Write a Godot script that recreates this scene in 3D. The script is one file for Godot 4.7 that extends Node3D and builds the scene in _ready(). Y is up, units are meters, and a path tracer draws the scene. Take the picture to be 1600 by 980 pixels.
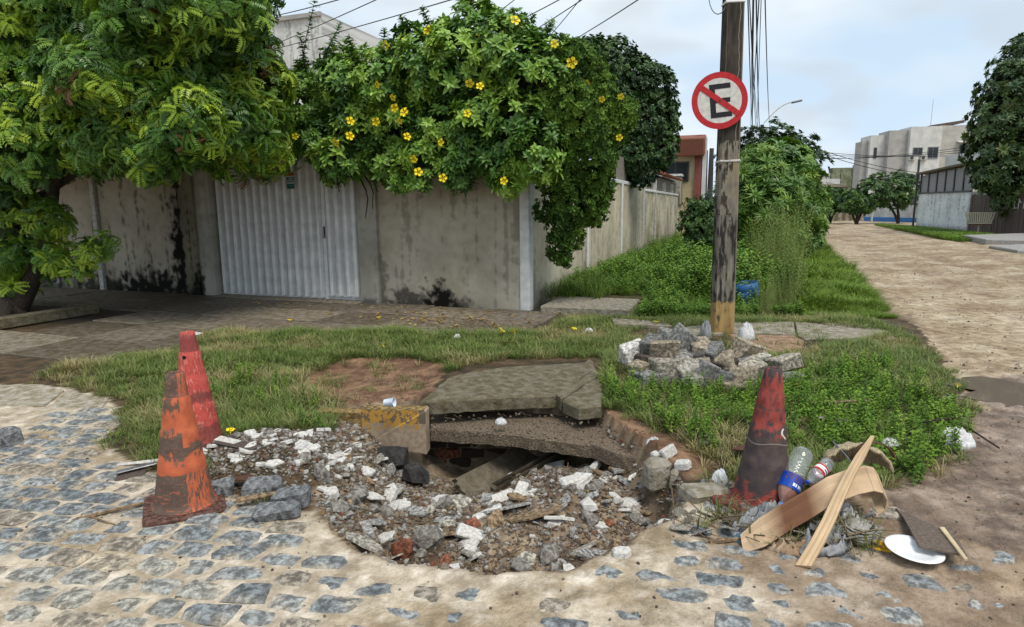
extends Node3D
# A street corner after rain: a collapsed drain in a cobbled road, cones, rubble and rubbish, a garden wall under flowering shrubs.

var rng := RandomNumberGenerator.new()
var used := {}
var M := {}
var HF: Transform3D                     # frame of the corner house: x along its front wall, -z along its side wall
var n1 := FastNoiseLite.new()
var n2 := FastNoiseLite.new()
var n3 := FastNoiseLite.new()


# ---------- names and metas ----------
func numbered(n: String) -> String:
	used[n] = used.get(n, -1) + 1
	return n if used[n] == 0 else "%s_%03d" % [n, used[n]]


func tag(o: Node, label: String, category: String, group := "") -> Node:
	o.set_meta("label", label)
	o.set_meta("category", category)
	if group != "":
		o.set_meta("group", group)
	return o


func thing(called: String, label: String, category: String, xf := Transform3D.IDENTITY, group := "") -> Node3D:
	var o := Node3D.new()
	o.name = numbered(called)
	add_child(o, true)
	o.transform = xf
	tag(o, label, category, group)
	return o


func put(called: String, mesh: Mesh, m: Material, parent: Node = self, xf := Transform3D.IDENTITY) -> MeshInstance3D:
	var o := MeshInstance3D.new()
	o.name = numbered(called) if parent == self else called
	o.mesh = mesh
	o.material_override = m
	o.transform = xf
	parent.add_child(o, true)
	return o


func single(called: String, mesh: Mesh, m: Material, xf: Transform3D, label: String, category: String, group := "") -> MeshInstance3D:
	var o := put(called, mesh, m, self, xf)
	tag(o, label, category, group)
	return o


func struct(called: String, mesh: Mesh, m: Material, parent: Node = self, xf := Transform3D.IDENTITY) -> MeshInstance3D:
	var o := put(called, mesh, m, parent, xf)
	if parent == self:
		o.set_meta("kind", "structure")
	return o


func stuff(called: String, mesh: Mesh, m: Material, xfs: Array, cols: PackedColorArray, parent: Node, label := "", category := "") -> MultiMeshInstance3D:
	var mm := MultiMesh.new()
	mm.transform_format = MultiMesh.TRANSFORM_3D
	mm.use_colors = cols.size() > 0
	mm.mesh = mesh
	mm.instance_count = xfs.size()
	for i in xfs.size():
		mm.set_instance_transform(i, xfs[i])
		if cols.size() > 0:
			mm.set_instance_color(i, cols[i])
	var o := MultiMeshInstance3D.new()
	o.name = numbered(called) if parent == self else called
	o.multimesh = mm
	o.material_override = m
	parent.add_child(o, true)
	o.set_meta("kind", "stuff")
	if parent == self:
		tag(o, label, category)
	return o


func at(p: Vector3, yaw := 0.0, s := Vector3.ONE, pitch := 0.0, roll := 0.0) -> Transform3D:
	return Transform3D(Basis.from_euler(Vector3(deg_to_rad(pitch), deg_to_rad(yaw), deg_to_rad(roll))).scaled_local(s), p)


func house(p: Vector3, yaw := 0.0) -> Transform3D:
	return HF * at(p, yaw)


func r(a: float, b: float) -> float:
	return rng.randf_range(a, b)


func lin(hex: String) -> Color:
	return Color(hex).srgb_to_linear()


# ---------- mesh builder: triangles given counter-clockwise seen from outside ----------
class MB:
	var v := PackedVector3Array()
	var uv := PackedVector2Array()
	var c := PackedColorArray()
	var col := Color.WHITE
	var colored := false

	func tri(a: Vector3, b: Vector3, d: Vector3, ua := Vector2.ZERO, ub := Vector2.ZERO, ud := Vector2.ZERO) -> void:
		v.append(a); v.append(d); v.append(b)
		uv.append(ua); uv.append(ud); uv.append(ub)
		c.append(col); c.append(col); c.append(col)

	func tri_c(a: Vector3, b: Vector3, d: Vector3, ca: Color, cb: Color, cd: Color) -> void:
		v.append(a); v.append(d); v.append(b)
		uv.append(Vector2.ZERO); uv.append(Vector2.ZERO); uv.append(Vector2.ZERO)
		c.append(ca); c.append(cd); c.append(cb)
		colored = true

	func quad(a: Vector3, b: Vector3, d: Vector3, e: Vector3, ua := Vector2(0, 1), ub := Vector2(1, 1), ud := Vector2(1, 0), ue := Vector2(0, 0)) -> void:
		tri(a, b, d, ua, ub, ud)
		tri(a, d, e, ua, ud, ue)

	# box with chamfered edges; xf places it; jit moves its corners
	func box(size: Vector3, ch := 0.0, xf := Transform3D.IDENTITY, jit := 0.0, rg: RandomNumberGenerator = null) -> MB:
		var h := size * 0.5
		if ch <= 0.0:
			var p := []
			for i in 8:
				p.append(xf * (Vector3(h.x if i & 1 else -h.x, h.y if i & 2 else -h.y, h.z if i & 4 else -h.z)))
			quad(p[4], p[5], p[7], p[6]); quad(p[1], p[0], p[2], p[3])
			quad(p[5], p[1], p[3], p[7]); quad(p[0], p[4], p[6], p[2])
			quad(p[6], p[7], p[3], p[2]); quad(p[0], p[1], p[5], p[4])
			return self
		var q := {}
		for i in 8:
			var s := Vector3(1 if i & 1 else -1, 1 if i & 2 else -1, 1 if i & 4 else -1)
			var k := s * h
			if jit > 0.0:
				k += Vector3(rg.randf_range(-jit, jit), rg.randf_range(-jit, jit), rg.randf_range(-jit, jit))
			for ax in 3:
				var o := k - s * ch
				o[ax] = k[ax]
				q[i * 3 + ax] = xf * o
		for ax in 3:
			var b1: int = 1 << ((ax + 1) % 3)
			var b2: int = 1 << ((ax + 2) % 3)
			var bx: int = 1 << ax
			quad(q[(bx) * 3 + ax], q[(bx | b1) * 3 + ax], q[(bx | b1 | b2) * 3 + ax], q[(bx | b2) * 3 + ax])
			quad(q[0 + ax], q[(b2) * 3 + ax], q[(b1 | b2) * 3 + ax], q[(b1) * 3 + ax])
			# edges along ax, between the faces ax+1 and ax+2
			var a1 := (ax + 1) % 3
			var a2 := (ax + 2) % 3
			for s1 in 2:
				for s2 in 2:
					var e0: int = (b1 if s1 else 0) | (b2 if s2 else 0)
					var e1: int = e0 | bx
					var A: Vector3 = q[e0 * 3 + a1]
					var B: Vector3 = q[e1 * 3 + a1]
					var C: Vector3 = q[e1 * 3 + a2]
					var D: Vector3 = q[e0 * 3 + a2]
					if s1 == s2:
						quad(B, A, D, C)
					else:
						quad(A, B, C, D)
		for i in 8:
			var neg := (0 if i & 1 else 1) + (0 if i & 2 else 1) + (0 if i & 4 else 1)
			if neg % 2 == 0:
				tri(q[i * 3], q[i * 3 + 1], q[i * 3 + 2])
			else:
				tri(q[i * 3], q[i * 3 + 2], q[i * 3 + 1])
		return self

	# polygon (x, z; counter-clockwise seen from above has z flipped) pulled up from y0 to y1 with a bevel at the top
	func prism(poly: PackedVector2Array, y0: float, y1: float, bev := 0.0, xf := Transform3D.IDENTITY) -> MB:
		var P := poly
		if not Geometry2D.is_polygon_clockwise(P):
			P.reverse()
		var n := P.size()
		var mid := Vector2.ZERO
		for p in P:
			mid += p / n
		var top := PackedVector2Array()
		for p in P:
			var d := (p - mid)
			top.append(mid + d * maxf(0.05, 1.0 - bev / maxf(d.length(), 0.001)))
		var up := func(p: Vector2, y: float) -> Vector3: return xf * Vector3(p.x, y, p.y)
		for i in n:
			var j := (i + 1) % n
			quad(up.call(P[j], y0), up.call(P[i], y0), up.call(P[i], y1 - bev), up.call(P[j], y1 - bev))
			if bev > 0.0:
				quad(up.call(P[j], y1 - bev), up.call(P[i], y1 - bev), up.call(top[i], y1), up.call(top[j], y1))
		var t := Geometry2D.triangulate_polygon(top)
		for k in range(0, t.size(), 3):
			var a := top[t[k]]
			var b := top[t[k + 1]]
			var d := top[t[k + 2]]
			if (b - a).cross(d - a) > 0:
				var s := b
				b = d
				d = s
			tri(up.call(a, y1), up.call(b, y1), up.call(d, y1), a, b, d)
			tri(up.call(P[t[k]], y0), up.call(P[t[k + 1]], y0), up.call(P[t[k + 2]], y0))
		return self

	func lathe(prof: Array, seg := 20, xf := Transform3D.IDENTITY, a0 := 0.0, a1 := TAU) -> MB:
		for k in prof.size() - 1:
			var p: Vector2 = prof[k]
			var q: Vector2 = prof[k + 1]
			for i in seg:
				var t0 := a0 + (a1 - a0) * i / seg
				var t1 := a0 + (a1 - a0) * (i + 1) / seg
				var u0 := float(i) / seg
				var u1 := float(i + 1) / seg
				var v0 := 1.0 - float(k) / (prof.size() - 1)
				var v1 := 1.0 - float(k + 1) / (prof.size() - 1)
				if prof[0].y != prof[-1].y:
					v0 = 1.0 - (p.y - prof[0].y) / (prof[-1].y - prof[0].y)
					v1 = 1.0 - (q.y - prof[0].y) / (prof[-1].y - prof[0].y)
				quad(xf * Vector3(p.x * sin(t0), p.y, p.x * cos(t0)), xf * Vector3(p.x * sin(t1), p.y, p.x * cos(t1)), xf * Vector3(q.x * sin(t1), q.y, q.x * cos(t1)), xf * Vector3(q.x * sin(t0), q.y, q.x * cos(t0)), Vector2(u0, v0), Vector2(u1, v0), Vector2(u1, v1), Vector2(u0, v1))
		return self

	func tube(path: Array, r0: float, r1: float, sides := 6) -> MB:
		var rings := []
		var n := path.size()
		var ref := Vector3(0.31, 0.17, 0.93).normalized()
		for i in n:
			var d: Vector3 = (path[mini(i + 1, n - 1)] - path[maxi(i - 1, 0)]).normalized()
			var rf := ref if absf(d.dot(ref)) < 0.9 else Vector3(0.9, 0.1, 0.2).normalized()
			var s := d.cross(rf).normalized()
			var t := s.cross(d)
			var rad := lerpf(r0, r1, float(i) / maxf(1, n - 1))
			var ring := PackedVector3Array()
			for k in sides:
				var a := TAU * k / sides
				ring.append(path[i] + (s * cos(a) + t * sin(a)) * rad)
			rings.append(ring)
		for i in n - 1:
			for k in sides:
				var j := (k + 1) % sides
				quad(rings[i][j], rings[i][k], rings[i + 1][k], rings[i + 1][j])
		for k in range(1, sides - 1):
			tri(rings[0][0], rings[0][k], rings[0][k + 1])
			tri(rings[n - 1][0], rings[n - 1][k + 1], rings[n - 1][k])
		return self

	# a leaf: folded along its rib, drooping at its tip; four triangles
	func leaf(base: Vector3, dir: Vector3, up: Vector3, length: float, width: float, droop := 0.15) -> MB:
		var side := dir.cross(up).normalized()
		var m := base + dir * length * 0.45 + up * length * 0.04
		var tip := base + dir * length - up * length * droop
		var l := m + side * width * 0.5 + up * width * 0.18
		var e := m - side * width * 0.5 + up * width * 0.18
		tri(base, l, m); tri(l, tip, m); tri(base, m, e); tri(m, tip, e)
		return self

	# a broader leaf: an oval folded along its rib; eight triangles
	func oval(base: Vector3, dir: Vector3, up: Vector3, length: float, width: float, droop := 0.15) -> MB:
		var side := dir.cross(up).normalized() * width * 0.5
		var lift := up * width * 0.16
		var m1 := base + dir * length * 0.3 + up * length * 0.05
		var m2 := base + dir * length * 0.68 + up * length * (0.03 - droop * 0.35)
		var tip := base + dir * length - up * length * droop
		for s in [1.0, -1.0]:
			var p1: Vector3 = m1 + side * (s * 0.86) + lift
			var p2: Vector3 = m2 + side * s + lift
			if s > 0:
				tri(base, p1, m1); tri(p1, p2, m1); tri(m1, p2, m2); tri(p2, tip, m2)
			else:
				tri(base, m1, p1); tri(p1, m1, p2); tri(m1, m2, p2); tri(p2, m2, tip)
		return self

	func blade(base: Vector3, dir: Vector3, bend: Vector3, length: float, width: float) -> MB:
		var side := dir.cross(bend)
		side = side.normalized() * width * 0.5 if side.length() > 0.001 else Vector3(width * 0.5, 0, 0)
		var m := base + dir * length * 0.55 + bend * length * 0.12
		var tip := base + dir * length * 0.9 + bend * length * 0.5
		tri(base - side, base + side, m + side * 0.8); tri(base - side, m + side * 0.8, m - side * 0.8); tri(m - side * 0.8, m + side * 0.8, tip)
		return self

	func build(smooth := false) -> ArrayMesh:
		var st := SurfaceTool.new()
		st.begin(Mesh.PRIMITIVE_TRIANGLES)
		st.set_smooth_group(0 if smooth else -1)
		for i in v.size():
			if colored:
				st.set_color(c[i])
			st.set_uv(uv[i])
			st.set_smooth_group(0 if smooth else -1)
			st.add_vertex(v[i])
		st.generate_normals()
		return st.commit()


func grid_mesh(pts: PackedVector3Array, nu: int, nv: int, cols := PackedColorArray(), uvs := PackedVector2Array(), keep: Variant = null) -> ArrayMesh:
	# pts row by row; nu points along u, nv rows; normals averaged
	var nrm := PackedVector3Array()
	nrm.resize(pts.size())
	var idx := PackedInt32Array()
	for j in nv - 1:
		for i in nu - 1:
			var a := j * nu + i
			if keep != null and not keep.call(i, j):
				continue
			for t in [[a, a + 1, a + nu + 1], [a, a + nu + 1, a + nu]]:
				var n: Vector3 = (pts[t[2]] - pts[t[0]]).cross(pts[t[1]] - pts[t[0]])
				nrm[t[0]] += n
				nrm[t[1]] += n
				nrm[t[2]] += n
				idx.append(t[0]); idx.append(t[1]); idx.append(t[2])
	for i in nrm.size():
		nrm[i] = nrm[i].normalized() if nrm[i].length_squared() > 0.0 else Vector3.UP
	var arr := []
	arr.resize(Mesh.ARRAY_MAX)
	arr[Mesh.ARRAY_VERTEX] = pts
	arr[Mesh.ARRAY_NORMAL] = nrm
	if cols.size() > 0:
		arr[Mesh.ARRAY_COLOR] = cols
	if uvs.size() > 0:
		arr[Mesh.ARRAY_TEX_UV] = uvs
	arr[Mesh.ARRAY_INDEX] = idx
	var m := ArrayMesh.new()
	m.add_surface_from_arrays(Mesh.PRIMITIVE_TRIANGLES, arr)
	return m


# ---------- textures and materials ----------
func ramp_tex(sd: int, freq: float, octs: int, lo: Color, hi: Color, size := 512, kind := FastNoiseLite.TYPE_SIMPLEX_SMOOTH, contrast := 1.0, gain := 0.5) -> ImageTexture:
	var n := FastNoiseLite.new()
	n.seed = sd
	n.noise_type = kind
	n.frequency = freq
	n.fractal_octaves = octs
	n.fractal_gain = gain
	var src := n.get_seamless_image(size, size)
	src.convert(Image.FORMAT_L8)
	var data := src.get_data()
	var lut := PackedByteArray()
	for i in 256:
		var t := clampf((i / 255.0 - 0.5) * contrast + 0.5, 0, 1)
		var k := lo.lerp(hi, t)
		lut.append(int(k.r * 255)); lut.append(int(k.g * 255)); lut.append(int(k.b * 255))
	var out := PackedByteArray()
	out.resize(data.size() * 3)
	for i in data.size():
		var j := data[i] * 3
		out[i * 3] = lut[j]
		out[i * 3 + 1] = lut[j + 1]
		out[i * 3 + 2] = lut[j + 2]
	return ImageTexture.create_from_image(Image.create_from_data(size, size, false, Image.FORMAT_RGB8, out))


func mat(col: Color, rough := 0.85, tex: Texture2D = null, bump: Texture2D = null, bump_cm := 0.3, scale := 1.0, world := true, vcol := false) -> StandardMaterial3D:
	var m := StandardMaterial3D.new()
	m.albedo_color = col.linear_to_srgb()
	m.roughness = rough
	m.metallic_specular = 0.4
	if tex:
		m.albedo_texture = tex
	if bump:
		m.heightmap_enabled = true
		m.heightmap_texture = bump
		m.heightmap_scale = bump_cm
	if tex or bump:
		m.uv1_triplanar = true
		m.uv1_world_triplanar = world
		m.uv1_scale = Vector3.ONE * scale
	m.vertex_color_use_as_albedo = vcol
	return m


func leaf_mat(rough := 0.45, glow := 0.5, spec := 0.5) -> StandardMaterial3D:
	var m := StandardMaterial3D.new()
	m.albedo_color = Color.WHITE
	m.vertex_color_use_as_albedo = true
	m.roughness = rough
	m.metallic_specular = spec
	m.backlight_enabled = true
	m.backlight = Color(glow, glow, glow * 0.5)
	m.cull_mode = BaseMaterial3D.CULL_DISABLED
	return m


func image_mat(img: Image, rough := 0.85, bump: Texture2D = null, bump_cm := 0.2) -> StandardMaterial3D:
	var m := StandardMaterial3D.new()
	m.albedo_texture = ImageTexture.create_from_image(img)
	m.roughness = rough
	m.metallic_specular = 0.35
	if bump:
		m.heightmap_enabled = true
		m.heightmap_texture = bump
		m.heightmap_scale = bump_cm
	return m


func paint(w: int, h: int, f: Callable) -> Image:
	# f(u, v) gives a linear colour, v down
	var data := PackedByteArray()
	data.resize(w * h * 3)
	for y in h:
		for x in w:
			var k: Color = f.call((x + 0.5) / w, (y + 0.5) / h)
			k = k.linear_to_srgb()
			var i := (y * w + x) * 3
			data[i] = clampi(int(k.r * 255), 0, 255)
			data[i + 1] = clampi(int(k.g * 255), 0, 255)
			data[i + 2] = clampi(int(k.b * 255), 0, 255)
	return Image.create_from_data(w, h, false, Image.FORMAT_RGB8, data)


func textures() -> void:
	n1.seed = 11; n1.frequency = 1.0; n1.fractal_octaves = 4
	n2.seed = 23; n2.frequency = 1.0; n2.fractal_octaves = 2
	n3.seed = 37; n3.frequency = 1.0; n3.fractal_octaves = 5
	var g := func(a: float) -> Color: return Color(a, a, a)
	M.grain = ramp_tex(1, 0.03, 6, g.call(0.78), g.call(1.0), 512, FastNoiseLite.TYPE_SIMPLEX_SMOOTH, 1.6)
	M.soft = ramp_tex(9, 0.015, 6, g.call(0.88), g.call(1.0), 512, FastNoiseLite.TYPE_SIMPLEX_SMOOTH, 1.5)
	M.fine = ramp_tex(2, 0.11, 4, g.call(0.55), g.call(1.0), 512, FastNoiseLite.TYPE_SIMPLEX_SMOOTH, 1.6)
	M.speck = ramp_tex(3, 0.25, 3, g.call(0.66), g.call(1.0), 512, FastNoiseLite.TYPE_SIMPLEX_SMOOTH, 1.6)
	M.bumpy = ramp_tex(4, 0.05, 6, g.call(0.0), g.call(1.0), 512, FastNoiseLite.TYPE_SIMPLEX_SMOOTH, 1.8)
	M.bumpf = ramp_tex(5, 0.16, 4, g.call(0.0), g.call(1.0), 512, FastNoiseLite.TYPE_SIMPLEX_SMOOTH, 1.8)
	M.earth = ramp_tex(6, 0.008, 9, Color(0.74, 0.72, 0.69), Color(1.0, 1.0, 1.0), 1024, FastNoiseLite.TYPE_SIMPLEX, 1.9, 0.74)
	M.rough = ramp_tex(12, 0.01, 9, g.call(0.0), g.call(1.0), 1024, FastNoiseLite.TYPE_SIMPLEX, 1.8, 0.68)
	M.dust = ramp_tex(13, 0.02, 8, g.call(0.55), g.call(1.0), 512, FastNoiseLite.TYPE_SIMPLEX, 2.4, 0.7)


func materials() -> void:
	M.mossy = ramp_tex(10, 0.01, 9, Color(0.74, 0.72, 0.62), Color(1.0, 1.0, 1.0), 1024, FastNoiseLite.TYPE_SIMPLEX, 2.2, 0.72)
	M.ground = mat(Color(1.15, 1.15, 1.15), 0.95, M.earth, M.rough, 1.1, 0.45, true, true)
	M.mud = mat(Color(1.1, 1.1, 1.1), 0.5, M.earth, M.rough, 1.6, 0.5, true, true)
	M.cobble = mat(Color(1.25, 1.25, 1.25), 0.8, M.dust, M.rough, 0.5, 1.4, true, true)
	M.sett = mat(Color(1.15, 1.15, 1.15), 0.88, M.dust, M.rough, 0.8, 1.6, false, true)
	M.slab = mat(Color(0.17, 0.15, 0.11), 0.9, M.mossy, M.rough, 0.7, 0.6)
	M.walk = mat(Color(0.2, 0.17, 0.145), 0.7, M.mossy, M.rough, 0.5, 0.5)
	M.concrete = mat(Color(0.34, 0.31, 0.27), 0.9, M.mossy, M.rough, 0.8, 0.8)
	M.plaster_chunk = mat(Color(0.66, 0.64, 0.6), 0.85, M.grain, M.rough, 0.15, 2.0, false)
	M.plaster_dirty = mat(Color(0.5, 0.46, 0.39), 0.9, M.dust, M.rough, 0.25, 2.0, false)
	M.plaster_grey = mat(Color(0.42, 0.41, 0.39), 0.9, M.dust, M.rough, 0.25, 2.0, false)
	M.grey_chunk = mat(Color(0.34, 0.315, 0.28), 0.92, M.dust, M.rough, 0.7, 1.8, false)
	M.brick_chunk = mat(Color(0.36, 0.14, 0.08), 0.92, M.dust, M.rough, 0.7, 1.8, false)
	M.tan_chunk = mat(Color(0.36, 0.25, 0.15), 0.9, M.dust, M.rough, 0.3, 1.8, false)
	M.clod = mat(Color(0.14, 0.1, 0.075), 0.95, M.fine, M.bumpf, 0.8, 3.0, false)
	M.black_plastic = mat(Color(0.02, 0.02, 0.022), 0.5)
	M.dark_tarp = mat(Color(0.055, 0.052, 0.05), 0.85, M.dust, M.rough, 1.0, 1.5)
	M.white_paint = mat(Color(0.76, 0.76, 0.74), 0.6, M.soft, M.bumpf, 0.1, 0.8)
	M.old_white = mat(Color(0.62, 0.61, 0.57), 0.85, M.grain, M.bumpf, 0.3, 0.7)
	M.gate = mat(Color(0.78, 0.79, 0.79), 0.32, M.soft, null, 0.1, 0.5)
	M.metal = mat(Color(0.3, 0.3, 0.31), 0.4, M.grain, null, 0.1, 3.0)
	M.metal.metallic = 0.7
	M.dark_metal = mat(Color(0.05, 0.05, 0.05), 0.5)
	M.wood = mat(Color(1.05, 1.05, 1.05), 0.75, M.soft, M.bumpf, 0.06, 1.0, false, true)
	M.old_wood = mat(Color(0.13, 0.1, 0.085), 0.85, M.grain, M.bumpf, 0.4, 3.0)
	M.slat = mat(Color(0.3, 0.27, 0.23), 0.9, M.grain, M.bumpf, 0.3, 2.0)
	M.bark = mat(Color(0.1, 0.075, 0.055), 0.95, M.fine, M.bumpy, 2.0, 2.0)
	M.worn = ramp_tex(8, 0.03, 5, Color(0.5, 0.48, 0.46), Color(1, 1, 1), 256, FastNoiseLite.TYPE_SIMPLEX, 2.0, 0.7)
	M.slate = mat(Color(0.27, 0.28, 0.29), 0.85, M.dust, M.rough, 0.6, 1.6, false)
	M.wood_plain = mat(Color(0.45, 0.3, 0.16), 0.8, M.grain, M.bumpf, 0.2, 4.0, false)
	M.bark_scrap = mat(Color(0.14, 0.065, 0.04), 0.85, M.grain, M.bumpf, 0.3, 4.0, false)
	M.cable = mat(Color(0.012, 0.013, 0.016), 0.55)
	M.grey_cable = mat(Color(0.12, 0.13, 0.14), 0.55)
	M.leaf = leaf_mat()
	M.leaf_matt = leaf_mat(0.7, 0.45, 0.3)
	M.grass = leaf_mat(0.6, 0.5, 0.35)
	M.petal = mat(Color(0.88, 0.68, 0.01), 0.5)
	M.petal.backlight_enabled = true
	M.petal.backlight = Color(0.5, 0.5, 0.3)
	M.white_plastic = mat(Color(0.8, 0.81, 0.82), 0.35)
	M.bag = mat(Color(0.72, 0.72, 0.72), 0.45, M.grain, null, 0.1, 3.0, false)
	M.grey_bag = mat(Color(0.33, 0.34, 0.35), 0.5, M.grain, null, 0.1, 3.0, false)
	M.clear = StandardMaterial3D.new()
	M.clear.transparency = BaseMaterial3D.TRANSPARENCY_ALPHA
	M.clear.albedo_color = Color(0.9, 0.93, 0.95, 0.12)
	M.clear.roughness = 0.12
	M.glass_dark = mat(Color(0.03, 0.035, 0.04), 0.12)
	M.tile = mat(Color(0.3, 0.1, 0.055), 0.85, M.fine, M.bumpf, 0.4, 1.5)
	M.tint = mat(Color(1, 1, 1), 0.85, M.fine, M.bumpf, 0.4, 3.0, false, true)


func _ready() -> void:
	rng.seed = 20240
	# camera: a phone at eye height, tipped down towards the hole
	var cam := Camera3D.new()
	cam.name = "camera"
	add_child(cam)
	cam.fov = rad_to_deg(2.0 * atan(490.0 / 1000.0))
	cam.near = 0.05
	cam.far = 1500.0
	cam.transform = Transform3D(Basis(Vector3.RIGHT, -atan(0.165)) * Basis(Vector3.BACK, -0.008), Vector3(0, 1.6, 0))
	cam.current = true
	# sky and light: bright overcast
	var env := Environment.new()
	env.background_mode = Environment.BG_SKY
	var sky := Sky.new()
	var pano := PanoramaSkyMaterial.new()
	pano.panorama = sky_picture()
	sky.sky_material = pano
	env.sky = sky
	env.tonemap_mode = Environment.TONE_MAPPER_LINEAR
	env.tonemap_exposure = 1.95
	env.sdfgi_enabled = true
	env.ssao_enabled = true
	env.ssil_enabled = true
	var we := WorldEnvironment.new()
	we.name = "environment"
	we.environment = env
	add_child(we)
	var sun := DirectionalLight3D.new()
	sun.name = "sun"
	sun.light_energy = 0.5
	sun.light_angular_distance = 25.0
	sun.light_color = Color(1.0, 0.97, 0.92)
	sun.shadow_enabled = true
	sun.rotation_degrees = Vector3(-62, 28, 0)
	add_child(sun)

	HF = Transform3D(Basis(Vector3.UP, deg_to_rad(-20.2)), Vector3(0.23, 0, -9.87))
	textures()
	materials()
	build_ground()
	build_cobbles()
	build_sidewalk()
	build_drain()
	build_house_walls()
	build_distance()
	build_pole()
	build_plants()
	build_rubble()
	build_setts()
	build_cones()
	build_rubbish()
	build_grass()
	build_litter()


func sky_picture() -> ImageTexture:
	var w := 1024
	var h := 512
	var n := FastNoiseLite.new()
	n.seed = 5
	n.frequency = 1.0
	n.fractal_octaves = 5
	var img := Image.create(w, h, false, Image.FORMAT_RGBF)
	for y in h:
		var el := (0.5 - (y + 0.5) / h) * PI
		for x in w:
			var az := TAU * (x + 0.5) / w
			var d := Vector3(cos(el) * sin(az), sin(el), -cos(el) * cos(az))
			if el < -0.02:
				img.set_pixel(x, y, Color(0.14, 0.13, 0.12))
				continue
			# cloud sheet seen in perspective: noise on a plane overhead, gathered to the horizon
			var k := 1.0 / (maxf(d.y, 0.0) + 0.22)
			var c := n.get_noise_3d(d.x * k * 0.8, 3.0, d.z * k * 1.1) * 0.5 + 0.5
			var c2 := n.get_noise_3d(d.x * k * 2.1 + 9.0, 7.0, d.z * k * 2.6) * 0.5 + 0.5
			var veil := smoothstep(0.3, 0.72, c * 0.75 + c2 * 0.25)
			var blue := Color(0.36, 0.52, 0.72).lerp(Color(0.52, 0.66, 0.8), smoothstep(0.6, 0.0, d.y))
			var white := Color(0.74, 0.8, 0.84)
			var s := blue.lerp(white, 0.1 + 0.9 * veil)
			s = s.lerp(Color(0.5, 0.56, 0.62), 0.55 * smoothstep(0.5, 0.75, c2))
			img.set_pixel(x, y, s * 0.63)
	return ImageTexture.create_from_image(img)


# ---------- the ground ----------
# outlines on the ground in metres (x, z)
var PIT := PackedVector2Array([Vector2(-1.35, -4.99), Vector2(-1.17, -3.92), Vector2(-1.12, -3.33), Vector2(-0.9, -2.95), Vector2(-0.74, -2.81), Vector2(-0.47, -2.68), Vector2(-0.3, -2.64), Vector2(-0.12, -2.62), Vector2(0.08, -2.62), Vector2(0.28, -2.66), Vector2(0.45, -2.77), Vector2(0.59, -2.91), Vector2(0.68, -3.01), Vector2(0.86, -3.1), Vector2(1.01, -3.41), Vector2(1.02, -3.7), Vector2(0.88, -4.03), Vector2(0.75, -4.51), Vector2(0.66, -4.94), Vector2(-0.01, -5.16), Vector2(-0.65, -5.18), Vector2(-1.08, -5.19)])
var VERGE := PackedVector2Array([Vector2(-9.0, -5.6), Vector2(-4.84, -5.86), Vector2(-4.25, -5.79), Vector2(-3.43, -5.29), Vector2(-3.03, -4.72), Vector2(-2.94, -4.3), Vector2(-2.23, -3.76), Vector2(-1.76, -3.5), Vector2(-1.34, -3.29), Vector2(-1.07, -3.21), Vector2(-0.83, -3.21), Vector2(-0.01, -3.2), Vector2(0.69, -3.26), Vector2(1.04, -3.45), Vector2(1.22, -3.63), Vector2(1.33, -3.45), Vector2(1.52, -3.17), Vector2(1.89, -3.16), Vector2(2.32, -3.54), Vector2(2.69, -3.69), Vector2(3.55, -4.7), Vector2(4.04, -5.59), Vector2(4.71, -7.03), Vector2(5.4, -8.29), Vector2(5.6, -9.19), Vector2(7.02, -12.43), Vector2(9.0, -17.19), Vector2(12.65, -25.86), Vector2(22.06, -46.99), Vector2(24.5, -56.0), Vector2(8.0, -40.0), Vector2(0.2, -10.0), Vector2(-4.0, -10.9), Vector2(-9.0, -9.0)])
var BARE := PackedVector2Array([Vector2(-1.92, -6.0), Vector2(-1.75, -6.56), Vector2(-1.09, -6.59), Vector2(-0.64, -6.2), Vector2(-0.69, -5.48), Vector2(-0.78, -4.97), Vector2(-1.25, -4.99), Vector2(-1.61, -5.17), Vector2(-1.9, -5.56)])
var SOIL_LEDGE := PackedVector2Array([Vector2(-0.67, -4.89), Vector2(0.69, -4.81), Vector2(0.89, -4.62), Vector2(1.18, -3.87), Vector2(1.13, -3.58), Vector2(0.78, -3.73), Vector2(0.25, -4.11), Vector2(-0.58, -4.38)])
var MUD := PackedVector2Array([Vector2(2.35, -3.85), Vector2(3.06, -4.17), Vector2(3.68, -4.86), Vector2(4.45, -5.8), Vector2(6.2, -5.6), Vector2(6.0, -2.6), Vector2(2.24, -2.66), Vector2(2.0, -2.73), Vector2(1.94, -3.02)])
var COVER := PackedVector2Array([Vector2(-0.72, -4.76), Vector2(-0.57, -5.47), Vector2(-0.48, -5.6), Vector2(-0.06, -5.85), Vector2(0.77, -6.0), Vector2(0.77, -5.54), Vector2(0.63, -5.31), Vector2(0.38, -4.83), Vector2(0.35, -4.92), Vector2(-0.06, -4.88)])
var BACKPATH := PackedVector2Array([Vector2(1.2, -8.95), Vector2(1.29, -9.07), Vector2(2.14, -8.08), Vector2(3.74, -8.36), Vector2(4.6, -7.65), Vector2(3.83, -7.07), Vector2(2.59, -6.47), Vector2(2.11, -7.13), Vector2(1.49, -7.32)])


func past_paving(x: float, z: float) -> float:
	# metres beyond the front edge of the sidewalk, negative on it
	var p := HF.affine_inverse() * Vector3(x, 0, z)
	if p.x > 0.85:
		return 1.0
	if x < -3.8:
		return z - (-6.9 - (x + 3.94) * 0.58)
	return p.z - (1.95 - 0.28 * p.x)


func soft_noise(x: float, z: float, f: float, s: float) -> float:
	return n1.get_noise_3d(x * f, s, z * f)


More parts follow.
